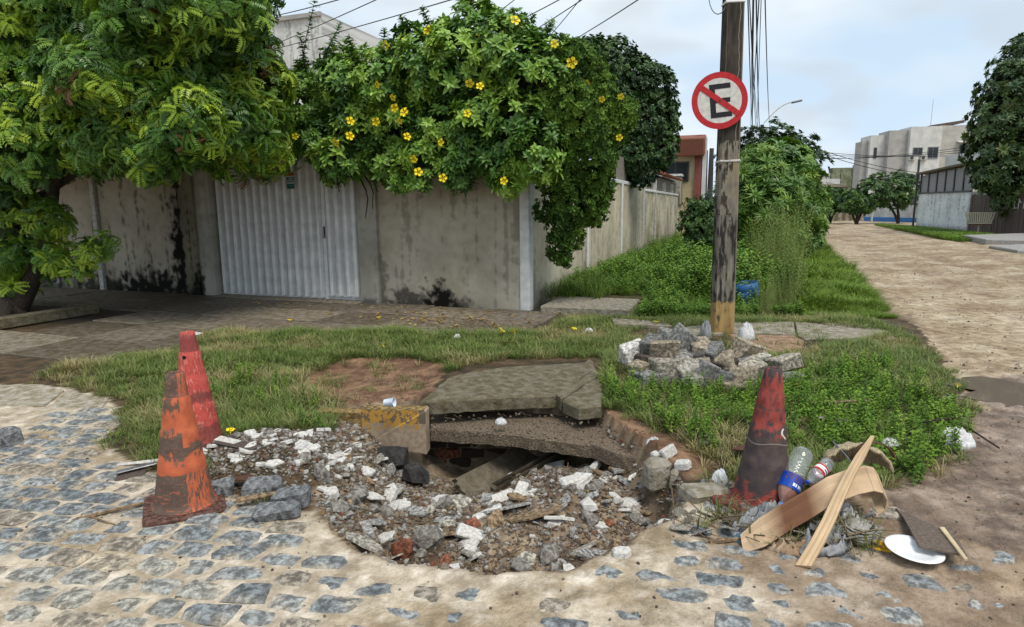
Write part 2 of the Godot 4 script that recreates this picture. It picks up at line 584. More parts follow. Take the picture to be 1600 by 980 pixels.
func inside_by(p: Vector2, poly: PackedVector2Array) -> float:
	# metres inside the outline, negative outside
	var best := 1e9
	var n := poly.size()
	for i in n:
		var q := Geometry2D.get_closest_point_to_segment(p, poly[i], poly[(i + 1) % n])
		best = minf(best, q.distance_squared_to(p))
	best = sqrt(best)
	return best if Geometry2D.is_point_in_polygon(p, poly) else -best


func bump_at(p: Vector2, c: Vector2, rx: float, rz: float, h: float) -> float:
	var d := Vector2((p.x - c.x) / rx, (p.y - c.y) / rz)
	return h * exp(-d.length_squared())


func pit_depth(x: float, z: float) -> float:
	var p := Vector2(x + 0.05 * soft_noise(x, z, 3.0, 1.0), z + 0.05 * soft_noise(x, z, 3.0, 8.0))
	var s := inside_by(p, PIT)
	if s <= 0.0:
		return 0.0
	var d := 0.275
	d += bump_at(p, Vector2(-0.42, -4.45), 0.3, 0.36, 0.22)
	d += bump_at(p, Vector2(0.1, -5.0), 0.9, 0.36, 0.36)
	d += bump_at(p, Vector2(0.75, -3.55), 0.25, 0.3, 0.08)
	d -= bump_at(p, Vector2(0.45, -3.9), 0.4, 0.3, 0.07)
	d += bump_at(p, Vector2(-0.12, -4.4), 0.2, 0.25, 0.1)
	d += 0.05 * soft_noise(x, z, 4.0, 3.0) + 0.02 * soft_noise(x, z, 14.0, 5.0)
	# gentle on the rubble side (left), steep at the broken paving (front, right)
	var width := 0.5 if x < -0.7 and z < -2.9 else 0.16
	if z < -4.0 and x > -0.75:
		width = 0.12
	return d * smoothstep(0.0, width, s)


var cache := PackedFloat32Array()
var cache_nu := 0
var cache_nv := 0


func height(x: float, z: float) -> float:
	if cache_nu > 0 and absf(x) < 5.49 and z < -1.71 and z > -8.99:
		var u := (x + 5.5) / 11.0 * (cache_nu - 1)
		var v := (-1.7 - z) / 7.3 * (cache_nv - 1)
		var i := int(u)
		var j := int(v)
		var k := j * cache_nu + i
		return lerpf(lerpf(cache[k], cache[k + 1], u - i), lerpf(cache[k + cache_nu], cache[k + cache_nu + 1], u - i), v - j)
	return true_height(x, z)


func true_height(x: float, z: float) -> float:
	if z > 6.0 or x < -12.0:
		return 0.0
	var p := Vector2(x, z)
	var h := 0.0
	var near := smoothstep(-9.3, -8.3, z) * smoothstep(5.9, 5.0, x) * smoothstep(-5.9, -5.0, x) * smoothstep(-1.4, -1.8, z)
	if near > 0.0:
		h += (0.012 * soft_noise(x, z, 1.4, 2.0) + 0.007 * soft_noise(x, z, 8.0, 4.0)) * near
		if z > -8.8:
			var s := inside_by(p, VERGE)
			if s > 0.0:
				h += near * smoothstep(0.0, 0.5, s) * (0.05 + 0.03 * soft_noise(x, z, 1.1, 12.0)) * smoothstep(-0.05, 0.35, past_paving(x, z))
		h += bump_at(p, Vector2(-1.58, -3.98), 0.42, 0.28, 0.065)
		h += bump_at(p, Vector2(-1.72, -3.78), 0.35, 0.22, 0.04)
		h += bump_at(p, Vector2(1.82, -3.24), 0.42, 0.26, 0.09)
		h -= 0.035 * near * smoothstep(0.0, 0.15, inside_by(p, BARE)) if x < 0.0 else 0.0
		if x > 1.4:
			h += 0.02 * near * soft_noise(x, z, 2.6, 21.0) * smoothstep(1.4, 2.4, x)
			h += 0.012 * near * absf(soft_noise(x * 0.5 - z * 0.4, z + x * 0.3, 7.0, 31.0)) * smoothstep(1.6, 2.4, x)
			h -= bump_at(p, Vector2(4.42, -5.34), 0.55, 0.42, 0.045) * near
		if PIT_BOX.has_point(p):
			var d := pit_depth(x, z)
			if d > 0.0:
				h = h * 0.3 - d
	elif z < -9.0 and x > 0.0:
		# the planted bank beside the garden wall
		var s2 := inside_by(p, VERGE)
		if s2 > 0.0:
			h += 0.16 * smoothstep(0.2, 1.6, s2) * smoothstep(-9.0, -10.5, z)
		else:
			h += 0.03 * soft_noise(x, z, 0.5, 2.0)
			var lx: float = (HF.affine_inverse() * Vector3(x, 0, z)).x + 0.5 * soft_noise(x, z, 0.25, 97.0)
			for rut in [7.2, 8.7, 10.4, 11.9]:
				h -= 0.05 * exp(-pow((lx - rut) / 0.35, 2.0)) * smoothstep(-9.0, -11.0, z)
	return h


var PIT_BOX := Rect2(-1.6, -5.3, 3.2, 2.9)


func region(x: float, z: float) -> int:
	# 0 sandy cobbled road, 1 verge soil, 2 pit, 3 dirt road, 4 mud, 5 bare brown soil
	var p := Vector2(x + 0.09 * soft_noise(x, z, 3.1, 40.0), z + 0.09 * soft_noise(x, z, 3.1, 50.0))
	if PIT_BOX.has_point(p) and Geometry2D.is_point_in_polygon(Vector2(x + 0.05 * soft_noise(x, z, 3.0, 1.0), z + 0.05 * soft_noise(x, z, 3.0, 8.0)), PIT):
		return 2
	if z > -8.0 and x > 1.3 and Geometry2D.is_point_in_polygon(p + Vector2(0.35 * soft_noise(x, z, 1.6, 62.0), 0.35 * soft_noise(x, z, 1.6, 64.0)), MUD):
		return 4
	if Geometry2D.is_point_in_polygon(p, VERGE):
		if z > -8.0 and (Geometry2D.is_point_in_polygon(p, BARE) or Geometry2D.is_point_in_polygon(p, SOIL_LEDGE)):
			return 5
		return 1
	if x > 2.3 + 0.5 * soft_noise(x, z, 0.8, 60.0) or z < -9.5:
		return 3
	return 0


func soil_color(k: int, x: float, z: float) -> Color:
	var a := soft_noise(x, z, 1.3, 70.0)
	var b := soft_noise(x, z, 5.0, 80.0)
	var c := n3.get_noise_3d(x * 16.0, 2.0, z * 16.0)
	var o: Color
	match k:
		0:
			o = lin("b9ad9b").lerp(lin("a2937c"), smoothstep(-0.1, 0.35, a + 0.4 * b))
			o = o.lerp(lin("c8beaf"), smoothstep(0.1, 0.4, b))
			o = o.lerp(lin("8b7458"), 0.6 * smoothstep(0.25, 0.5, c + 0.3 * a) * smoothstep(1.2, 2.6, x + 0.6))
			o = o.lerp(lin("8d7a69"), 0.9 * smoothstep(0.9, 2.1, x + 0.7 * a + 0.5 * (z + 3.2)))
		1:
			o = lin("5a4a37").lerp(lin("40382a"), smoothstep(-0.3, 0.3, b))
			if z < -9.0:
				o = lin("4c4a2c")
		2:
			o = lin("7c6c5a").lerp(lin("9c8c77"), smoothstep(-0.25, 0.3, b + 0.5 * c))
			o = o.lerp(lin("58483a"), smoothstep(0.05, 0.4, a))
		3:
			var s := soft_noise(x, z, 0.35, 90.0)
			o = lin("ab9b84").lerp(lin("948269"), smoothstep(-0.2, 0.3, s + 0.5 * b))
			o = o.lerp(lin("b9ac97"), smoothstep(0.05, 0.4, -a + 0.5 * c))
			o = o.lerp(lin("7f6853"), 0.6 * smoothstep(0.2, 0.36, soft_noise(x, z, 0.6, 95.0) + 0.25 * c))
			var lx: float = (HF.affine_inverse() * Vector3(x, 0, z)).x + 0.5 * soft_noise(x, z, 0.25, 97.0)
			for rut in [7.2, 8.7, 10.4, 11.9]:
				o = o.lerp(lin("77604c"), 0.55 * exp(-pow((lx - rut) / 0.28, 2.0)) * smoothstep(-0.2, 0.2, soft_noise(x, z, 0.5, 98.0)))
			if z > -7.0:
				o = o.lerp(lin("927e6b"), 0.6 * smoothstep(-7.0, -4.5, z + 0.8 * a))
		4:
			o = lin("8a7767").lerp(lin("6e5c4d"), smoothstep(-0.2, 0.35, b + 0.5 * a))
			o = o.lerp(lin("9b8979"), smoothstep(0.15, 0.4, -a))
		_:
			o = lin("6d5240").lerp(lin("8a6e57"), smoothstep(-0.2, 0.3, b + 0.4 * c))
	return o


func build_ground() -> void:
	# near patch: fine grid
	var x0 := -5.5
	var x1 := 5.5
	var z0 := -1.7
	var z1 := -9.0
	var st := 0.032
	var nu := int((x1 - x0) / st) + 1
	var nv := int((z0 - z1) / st) + 1
	var pts := PackedVector3Array()
	var cols := PackedColorArray()
	var reg := PackedByteArray()
	var heights := PackedFloat32Array()
	for j in nv:
		var z := z0 - (z0 - z1) * j / (nv - 1)
		for i in nu:
			var x := x0 + (x1 - x0) * i / (nu - 1)
			var k := region(x, z)
			reg.append(k)
			var y := true_height(x, z)
			heights.append(y)
			pts.append(Vector3(x, y, z))
			cols.append(soil_color(k, x, z))
	cache = heights
	cache_nu = nu
	cache_nv = nv
	var names := {0: "cobbled_road", 1: "ground", 2: "pit_ground", 3: "dirt_road", 4: "mud_road", 5: "bare_ground"}
	for k in names:
		var keep := func(i: int, j: int) -> bool: return reg[j * nu + i] == k
		var m := grid_mesh(pts, nu, nv, cols, PackedVector2Array(), keep)
		var o := struct(names[k], clean(m), M.mud if k == 4 else M.ground)
		M["node%d" % k] = o
	# the rest of the land, in wider and wider cells
	var xs := [-400.0, -120.0, -50.0, -25.0, -16.0, -12.0, -9.0, -7.0, -5.5]
	var x := -5.5
	while x < 5.4:
		x += 0.55
		xs.append(x if x < 5.4 else 5.5)
	while x < 40.0:
		x += 0.4
		xs.append(x)
	xs.append_array([50.0, 80.0, 150.0, 400.0])
	var zs := [120.0, 40.0, 15.0, 6.0, 2.0, 0.0, -1.0, -1.7]
	var z := -1.7
	while z > -8.9:
		z -= 0.73
		zs.append(z if z > -8.9 else -9.0)
	while z > -66.0:
		z -= 0.4
		zs.append(z)
	zs.append_array([-75.0, -90.0, -130.0, -250.0, -500.0])
	pts = PackedVector3Array()
	cols = PackedColorArray()
	reg = PackedByteArray()
	nu = xs.size()
	nv = zs.size()
	for zz in zs:
		for xx in xs:
			var k := region(xx, zz)
			if zz > -1.0:
				k = 0
			reg.append(1 if k == 1 else 3)
			pts.append(Vector3(xx, height(xx, zz), zz))
			cols.append(soil_color(k, xx, zz))
	for k in [1, 3]:
		var keep := func(i: int, j: int) -> bool:
			if xs[i] >= -5.51 and xs[i + 1] <= 5.51 and zs[j] <= -1.69 and zs[j + 1] >= -9.01:
				return false
			return reg[j * nu + i] == k
		struct("ground" if k == 1 else "dirt_road", clean(grid_mesh(pts, nu, nv, cols, PackedVector2Array(), keep)), M.ground)
	# a puddle in the wheel track
	var pd := MB.new()
	var ring := []
	var pc := Vector2(4.42, -5.34)
	for i in 28:
		var a := TAU * i / 28.0
		var rr := 1.0 + 0.25 * sin(a * 3.0 + 1.0) + 0.12 * sin(a * 7.0)
		ring.append(Vector3(pc.x + 0.6 * rr * cos(a), -0.004, pc.y + 0.42 * rr * sin(a)))
	for i in 28:
		pd.tri(Vector3(pc.x, -0.004, pc.y), ring[(i + 1) % 28], ring[i])
	var wm := mat(Color(0.16, 0.125, 0.1), 0.04)
	wm.metallic_specular = 0.7
	struct("puddle_water", pd.build(), wm)


func clean(m: ArrayMesh) -> ArrayMesh:
	# drop the vertices that no triangle uses
	var a := m.surface_get_arrays(0)
	var idx: PackedInt32Array = a[Mesh.ARRAY_INDEX]
	var to := {}
	var nv := PackedVector3Array()
	var nn := PackedVector3Array()
	var nc := PackedColorArray()
	var ni := PackedInt32Array()
	var V: PackedVector3Array = a[Mesh.ARRAY_VERTEX]
	var N: PackedVector3Array = a[Mesh.ARRAY_NORMAL]
	var C: PackedColorArray = a[Mesh.ARRAY_COLOR]
	for i in idx:
		if not to.has(i):
			to[i] = nv.size()
			nv.append(V[i]); nn.append(N[i]); nc.append(C[i])
		ni.append(to[i])
	var arr := []
	arr.resize(Mesh.ARRAY_MAX)
	arr[Mesh.ARRAY_VERTEX] = nv
	arr[Mesh.ARRAY_NORMAL] = nn
	arr[Mesh.ARRAY_COLOR] = nc
	arr[Mesh.ARRAY_INDEX] = ni
	var o := ArrayMesh.new()
	o.add_surface_from_arrays(Mesh.PRIMITIVE_TRIANGLES, arr)
	return o


func build_cobbles() -> void:
	# rows of worn granite stones bedded in sand; in the middle the sand nearly covers them
	var rest := MB.new()
	var made := []
	var turn := deg_to_rad(-10.0)
	var row := -40
	while row < 60:
		row += 1
		var x := -4.5 + r(0.0, 0.2)
		while x < 4.2:
			var w := r(0.15, 0.25)
			var c := Vector2(x + w * 0.5, -1.4 - (row + 8) * 0.14 + r(-0.012, 0.012)).rotated(-turn)
			x += w + r(0.006, 0.022)
			if c.y > -1.9 or c.y < -6.2 or absf(c.x) > 3.9:
				continue
			if c.x > 2.9 or (c.x > 2.1 and c.y < -2.8):
				continue
			if absf(c.x) > -c.y * 0.84 + 0.2:
				continue
			var k := region(c.x, c.y)
			if k != 0 or inside_by(c, PIT) > -0.1 or inside_by(c, VERGE) > -0.06:
				continue
			if c.y < -4.3 and c.x > -2.2:
				continue
			made.append([c, w, row])
	made.sort_custom(func(a, b): return a[0].length() < b[0].length())
	var n := 0
	for s in made:
		var c: Vector2 = s[0]
		var w: float = s[1]
		var cover := soft_noise(c.x, c.y, 0.9, 120.0) * 0.5 + soft_noise(c.x, c.y, 4.0, 130.0) * 0.7
		var buried := smoothstep(-1.5, -0.4, c.x) * 0.0085
		var rise := 0.012 - buried + r(-0.005, 0.005) - maxf(0.0, cover) * 0.022
		if rise < -0.012:
			continue
		var d := r(0.118, 0.138)
		var half := Vector2(w, d) * 0.5
		var pl := PackedVector2Array()
		for q in [Vector2(-1, -1), Vector2(r(-0.3, 0.3), -1), Vector2(1, -1), Vector2(1, r(-0.3, 0.3)), Vector2(1, 1), Vector2(r(-0.3, 0.3), 1), Vector2(-1, 1), Vector2(-1, r(-0.3, 0.3))]:
			var k: Vector2 = q * half
			if absf(q.x) == 1.0 and absf(q.y) == 1.0:
				k *= r(0.78, 0.98)
			pl.append(k + Vector2(r(-0.012, 0.012), r(-0.01, 0.01)))
		var h := height(c.x, c.y)
		var tone := r(0.0, 1.0)
		var col := lin("6d757b").lerp(lin("999d9d"), tone)
		if c.x < -1.3 and c.y > -2.75:
			col = col.lerp(lin("aaa79c"), r(0.4, 0.95))
		if rng.randf() < 0.15:
			col = col.lerp(lin("a3927a"), 0.6)
		var mb := MB.new()
		var xf := Transform3D(Basis.from_euler(Vector3(r(-0.035, 0.035), turn + r(-0.12, 0.12), r(-0.035, 0.035))), Vector3(c.x, h + rise, c.y))
		if n >= 300:
			mb = rest
		dome(mb, pl, xf if n >= 300 else Transform3D.IDENTITY, 0.05, col)
		if n < 300:
			put("cobblestone", mb.build(), M.cobble, M.node0, xf)
		n += 1
	if rest.v.size() > 0:
		var o := put("cobblestones", rest.build(), M.cobble, M.node0)
		o.set_meta("kind", "stuff")


func dome(mb: MB, pl: PackedVector2Array, xf: Transform3D, deep: float, col: Color) -> void:
	# a worn stone: sides, a wide rounded edge and a slightly crowned top
	var n := pl.size()
	var lift := []
	var dusty := []
	for i in n:
		lift.append(r(-0.005, 0.002))
		dusty.append(r(0.0, 0.9) if rng.randf() < 0.4 else r(0.0, 0.2))
	for i in n:
		var j := (i + 1) % n
		var o0 := Vector3(pl[i].x, -deep, pl[i].y)
		var o1 := Vector3(pl[j].x, -deep, pl[j].y)
		var a0 := Vector3(pl[i].x, -0.014, pl[i].y)
		var a1 := Vector3(pl[j].x, -0.014, pl[j].y)
		var b0 := Vector3(pl[i].x * 0.86, -0.002 + lift[i], pl[i].y * 0.84)
		var b1 := Vector3(pl[j].x * 0.86, -0.002 + lift[j], pl[j].y * 0.84)
		var t := Vector3(0, 0.003, 0)
		var sand := lin("bdb09a")
		var c0: Color = col.lerp(sand, dusty[i])
		var c1: Color = col.lerp(sand, dusty[j])
		mb.tri_c(xf * o1, xf * o0, xf * a0, sand, sand, c0)
		mb.tri_c(xf * o1, xf * a0, xf * a1, sand, c0, c1)
		mb.tri_c(xf * a1, xf * a0, xf * b0, c1, c0, c0)
		mb.tri_c(xf * a1, xf * b0, xf * b1, c1, c0, c1)
		mb.tri_c(xf * b1, xf * b0, xf * t, c1, c0, col)


# ---------- the sidewalk along the garden wall ----------
func build_sidewalk() -> void:
	var root := Node3D.new()
	root.name = "sidewalk"
	add_child(root)
	root.transform = HF
	root.set_meta("kind", "structure")
	var m2 := mat(Color(0.25, 0.215, 0.18), 0.75, M.mossy, M.rough, 0.5, 0.5)
	var m3 := mat(Color(0.15, 0.125, 0.1), 0.55, M.mossy, M.rough, 0.5, 0.5)
	var base := MB.new().box(Vector3(16.0, 0.1, 3.2), 0.0, Transform3D(Basis.IDENTITY, Vector3(-7.4, -0.045, 1.42)))
	put("bedding", base.build(), M.clod, root)
	for i in 15:
		for j in 5:
			var x := 0.55 - i * 1.05
			var z := 0.1 + j * 0.92
			var wc := HF * Vector3(x - 0.5, 0, z + 0.45)
			if past_paving(wc.x, wc.z) > 0.25 or (j > 1 and j < 4 and x < -5.4 and x > -7.6):
				continue
			var b := MB.new().box(Vector3(1.03, 0.07, 0.9), 0.008, Transform3D.IDENTITY, 0.006, rng)
			put("slab", b.build(), [M.walk, m2, m3][rng.randi() % 3], root, at(Vector3(x - 0.5, -0.005 + r(-0.006, 0.01), z + 0.45), r(-0.4, 0.4), Vector3.ONE, r(-0.5, 0.5), r(-0.5, 0.5)))
	# round inspection cover in the paving
	var disc := MB.new().lathe([Vector2(0.0, 0.052), Vector2(0.26, 0.052), Vector2(0.265, 0.045), Vector2(0.285, 0.045), Vector2(0.29, 0.05), Vector2(0.33, 0.048), Vector2(0.34, 0.03)], 28)
	var flip := PackedVector3Array(disc.v)
	put("inspection_cover", disc.build(), M.walk, root, Transform3D(Basis.IDENTITY, Vector3(0.05, 0.0, 1.05)))
	# the raised threshold beyond the corner post
	var step := MB.new().box(Vector3(1.35, 0.16, 1.1), 0.02, Transform3D.IDENTITY, 0.01, rng)
	single("concrete_step", step.build(), M.concrete, house(Vector3(0.95, 0.06, -0.35)), "low concrete step past the white corner post of the garden wall", "step")
	# cracked slabs of the crossing path beside the pole
	var pr := Node3D.new()
	pr.name = "concrete_path"
	add_child(pr)
	pr.set_meta("kind", "structure")
	var pm := mat(Color(0.32, 0.29, 0.25), 0.85, M.mossy, M.rough, 0.8, 0.6)
	var red := mat(Color(0.34, 0.22, 0.16), 0.85, M.mossy, M.rough, 0.8, 0.6)
	var polys := [[pm, [Vector2(2.12, -7.99), Vector2(2.56, -8.23), Vector2(2.97, -8.35), Vector2(3.74, -8.36), Vector2(3.39, -7.51), Vector2(2.65, -7.65), Vector2(1.99, -7.45)]], [pm, [Vector2(3.76, -8.36), Vector2(4.4, -8.15), Vector2(4.64, -7.69), Vector2(4.21, -7.36), Vector2(3.38, -7.22), Vector2(3.41, -7.5)]], [red, [Vector2(2.61, -7.54), Vector2(3.34, -7.43), Vector2(3.33, -7.15), Vector2(3.12, -6.74), Vector2(2.59, -6.47), Vector2(2.46, -6.76)]], [pm, [Vector2(1.38, -8.75), Vector2(2.06, -8.44), Vector2(2.07, -8.12), Vector2(1.35, -8.33)]], [pm, [Vector2(3.9, -7.2), Vector2(4.54, -7.54), Vector2(4.46, -7.28), Vector2(3.83, -6.93)]]]
	for p in polys:
		var pl := PackedVector2Array(p[1])
		put("slab", MB.new().prism(pl, -0.05, 0.075 + r(0, 0.01), 0.01).build(), p[0], pr)
	# the strip of old paving at the left edge of the verge
	var old := mat(Color(0.42, 0.38, 0.33), 0.9, M.mossy, M.rough, 1.2, 0.6)
	for p in [[Vector2(-5.09, -5.73), Vector2(-4.43, -5.8), Vector2(-4.04, -5.58), Vector2(-3.89, -5.12), Vector2(-4.65, -5.21)], [Vector2(-4.02, -5.58), Vector2(-3.46, -5.29), Vector2(-3.36, -5.04), Vector2(-3.83, -5.1)]]:
		put("slab", MB.new().prism(PackedVector2Array(p), -0.06, 0.012, 0.008).build(), old, pr)


# ---------- the collapsed drain ----------
func build_drain() -> void:
	# big broken cover slab: two pieces
	var top := 0.13
	var big := COVER
	var o := rough_prism(big, 0.105, 0.018)
	single("concrete_slab", o, M.slab, at(Vector3(0, top, 0)), "large mossy broken concrete slab lying over the drain hole", "slab")
	var cor := PackedVector2Array([Vector2(0.39, -4.83), Vector2(0.63, -5.29), Vector2(0.77, -5.51), Vector2(0.73, -5.03), Vector2(0.67, -4.69), Vector2(0.5, -4.63)])
	single("concrete_slab", rough_prism(cor, 0.1, 0.02), M.slab, at(Vector3(0, 0.115, 0)), "small broken corner piece right of the large mossy slab", "slab")
	# the ledge: a long lower slab that still spans the hole
	var led := PackedVector2Array([Vector2(-0.64, -4.71), Vector2(-0.67, -5.19), Vector2(-0.01, -5.39), Vector2(0.79, -5.29), Vector2(1.02, -4.7), Vector2(1.28, -4.22), Vector2(1.13, -3.98), Vector2(0.85, -4.09), Vector2(0.7, -4.19), Vector2(0.56, -4.36), Vector2(0.36, -4.42), Vector2(-0.06, -4.6), Vector2(-0.4, -4.66)])
	var lm := mat(Color(0.24, 0.185, 0.13), 0.95, M.fine, M.bumpf, 0.4, 0.9)
	single("drain_ledge", rough_prism(led, 0.1, 0.02), lm, at(Vector3(0, -0.07, 0)), "lower concrete ledge covered with brown soil along the back of the hole", "ledge")
	# brick side of the drain under the ledge
	var bw := thing("drain_wall", "dark brick side of the drain under the ledge", "wall", at(Vector3(0.0, -0.2, -5.12), 2.0))
	for j in 4:
		for i in 11:
			var b := MB.new().box(Vector3(0.19, 0.075, 0.09), 0.008, Transform3D.IDENTITY, 0.006, rng)
			put("brick", b.build(), M.brick_chunk if rng.randf() < 0.3 else M.clod, bw, at(Vector3(-0.75 + i * 0.205 + (0.1 if j % 2 else 0.0), -0.04 - j * 0.088, r(-0.015, 0.01)), r(-2, 2)))
	# painted kerb stone, undermined
	var ki := paint(256, 160, func(u: float, v: float) -> Color:
		var s := n3.get_noise_2d(u * 9.0, v * 6.0)
		var k := lin("8a7a68").lerp(lin("a5937e"), 0.5 + s)
		if v < 0.36 + 0.3 * s and s + n1.get_noise_2d(u * 22.0, v * 22.0) * 0.5 > -0.12 and u < 0.9:
			k = lin("9c7636").lerp(lin("b58a41"), 0.5 + n1.get_noise_2d(u * 30.0, v * 30.0))
		elif v < 0.3:
			k = lin("63594c")
		return k)
	var km := image_mat(ki, 0.9)
	var kt := mat(Color(0.36, 0.25, 0.1), 0.9, M.dust, M.rough, 0.6, 1.5)
	var kerb := thing("kerb_stone", "undermined kerb stone with worn yellow paint at the edge of the hole", "kerb", at(Vector3(-0.89, -0.04, -4.66), -5.0))
	var kb := MB.new()
	var hs := Vector3(0.246, 0.155, 0.06)
	var f := [Vector3(-hs.x, -hs.y + 0.02, hs.z), Vector3(hs.x - 0.07, -hs.y - 0.012, hs.z), Vector3(hs.x, -hs.y - 0.03, hs.z), Vector3(hs.x, hs.y - 0.01, hs.z), Vector3(hs.x - 0.012, hs.y, hs.z - 0.012), Vector3(-hs.x, hs.y, hs.z - 0.01)]
	var bk := []
	for p in f:
		bk.append(Vector3(p.x, p.y, -hs.z))
	var u_of := func(p: Vector3) -> Vector2: return Vector2((p.x + hs.x) / (2 * hs.x), (hs.y - p.y) / (2 * hs.y + 0.03))
	for i in range(1, 5):
		kb.tri(f[0], f[i], f[i + 1], u_of.call(f[0]), u_of.call(f[i]), u_of.call(f[i + 1]))
		kb.tri(bk[0], bk[i + 1], bk[i])
	for i in 6:
		var j := (i + 1) % 6
		if i != 4:
			kb.quad(f[j], f[i], bk[i], bk[j], Vector2(0.95, 0.9), Vector2(0.95, 0.6), Vector2(1.0, 0.6), Vector2(1.0, 0.9))
	put("stone", kb.build(), km, kerb)
	var cap := MB.new()
	cap.quad(f[5] + Vector3(0, 0.001, 0), f[4] + Vector3(0, 0.001, 0), bk[4] + Vector3(0, 0.001, 0), bk[5] + Vector3(0, 0.001, 0))
	put("painted_top", cap.build(), kt, kerb)
	var kb2 := MB.new().box(Vector3(0.42, 0.16, 0.1), 0.015, Transform3D.IDENTITY, 0.008, rng)
	single("kerb_stone", kb2.build(), kt, at(Vector3(-1.28, 0.1, -4.7) + Vector3(0, -0.08, 0), -4.0), "kerb stone sunk in the grass with only its yellow top showing", "kerb")
	# slumped dark stones under the kerb
	var d1 := MB.new()
	chunk(d1, Vector3(0.36, 0.24, 0.22), 0.18, Transform3D.IDENTITY, true)
	single("dark_boulder", d1.build(), M.dark_tarp, at(Vector3(-0.94, -0.22, -4.42), 20, Vector3.ONE, 0, 12), "large dark rounded stone slumped under the painted kerb stone", "stone")
	var d2 := MB.new()
	chunk(d2, Vector3(0.2, 0.16, 0.17), 0.15, Transform3D.IDENTITY, true)
	single("black_block", d2.build(), M.dark_tarp, at(Vector3(-0.69, -0.27, -4.3), 25, Vector3.ONE, 8, -18), "black block wedged below the painted kerb stone", "block")
	# broken concrete pipe: a trough with a thick rim
	var pm := MB.new()
	var R0 := 0.19
	var R1 := 0.24
	var a0 := deg_to_rad(-60)
	var a1 := deg_to_rad(80)
	var ns := 22
	for i in ns:
		var t0 := lerpf(a0, a1, float(i) / ns)
		var t1 := lerpf(a0, a1, float(i + 1) / ns)
		var e0 := 0.05 * n1.get_noise_2d(i * 0.35, 0.0)
		var e1 := 0.05 * n1.get_noise_2d((i + 1) * 0.35, 0.0)
		var q := func(t: float, rr: float, x: float) -> Vector3: return Vector3(x, -cos(t) * rr, sin(t) * rr)
		pm.quad(q.call(t0, R0, e0), q.call(t1, R0, e1), q.call(t1, R0, 0.95), q.call(t0, R0, 0.95))
		pm.quad(q.call(t1, R1, e1), q.call(t0, R1, e0), q.call(t0, R1, 0.95), q.call(t1, R1, 0.95))
		pm.quad(q.call(t0, R1, e0), q.call(t1, R1, e1), q.call(t1, R0, e1), q.call(t0, R0, e0))
	single("drain_pipe", pm.build(), mat(Color(0.17, 0.145, 0.115), 0.85, M.mossy, M.rough, 0.4, 1.0), at(Vector3(-0.3, -0.26, -4.32), 50, Vector3.ONE, 0, 2), "broken concrete drain pipe with its open rim in the hole", "pipe")
	# stone blocks at the right end of the ledge
	var sb := MB.new().box(Vector3(0.155, 0.19, 0.16), 0.028, Transform3D.IDENTITY, 0.012, rng)
	single("stone_block", sb.build(), M.concrete, at(Vector3(0.9, -0.05, -3.8), 8, Vector3.ONE, 0, 2), "upright pale stone block at the right end of the hole", "stone block")
	var sb2 := MB.new().box(Vector3(0.2, 0.13, 0.16), 0.02, Transform3D.IDENTITY, 0.012, rng)
	single("stone_block", sb2.build(), M.concrete, at(Vector3(1.06, -0.06, -3.74), -4, Vector3.ONE, 0, -4), "flat brown stone block bedded beside the upright pale block", "stone block")
	var sb3 := MB.new()
	sb3.box(Vector3(0.26, 0.1, 0.18), 0.02, Transform3D.IDENTITY, 0.02, rng)
	single("stone_block", sb3.build(), M.concrete, at(Vector3(1.07, 0.0, -3.37) + Vector3(0, 0.0, 0), 12), "low grey stone at the rim left of the dark cone", "stone block")
	var sp := MB.new()
	chunk(sp, Vector3(0.13, 0.17, 0.12), 0.25, Transform3D.IDENTITY, true)
	single("stone_shard", sp.build(), M.slab, at(Vector3(0.78, 0.02, -6.25), 25, Vector3.ONE, 0, 18), "dark upright stone shard on the back corner of the mossy slab", "stone")


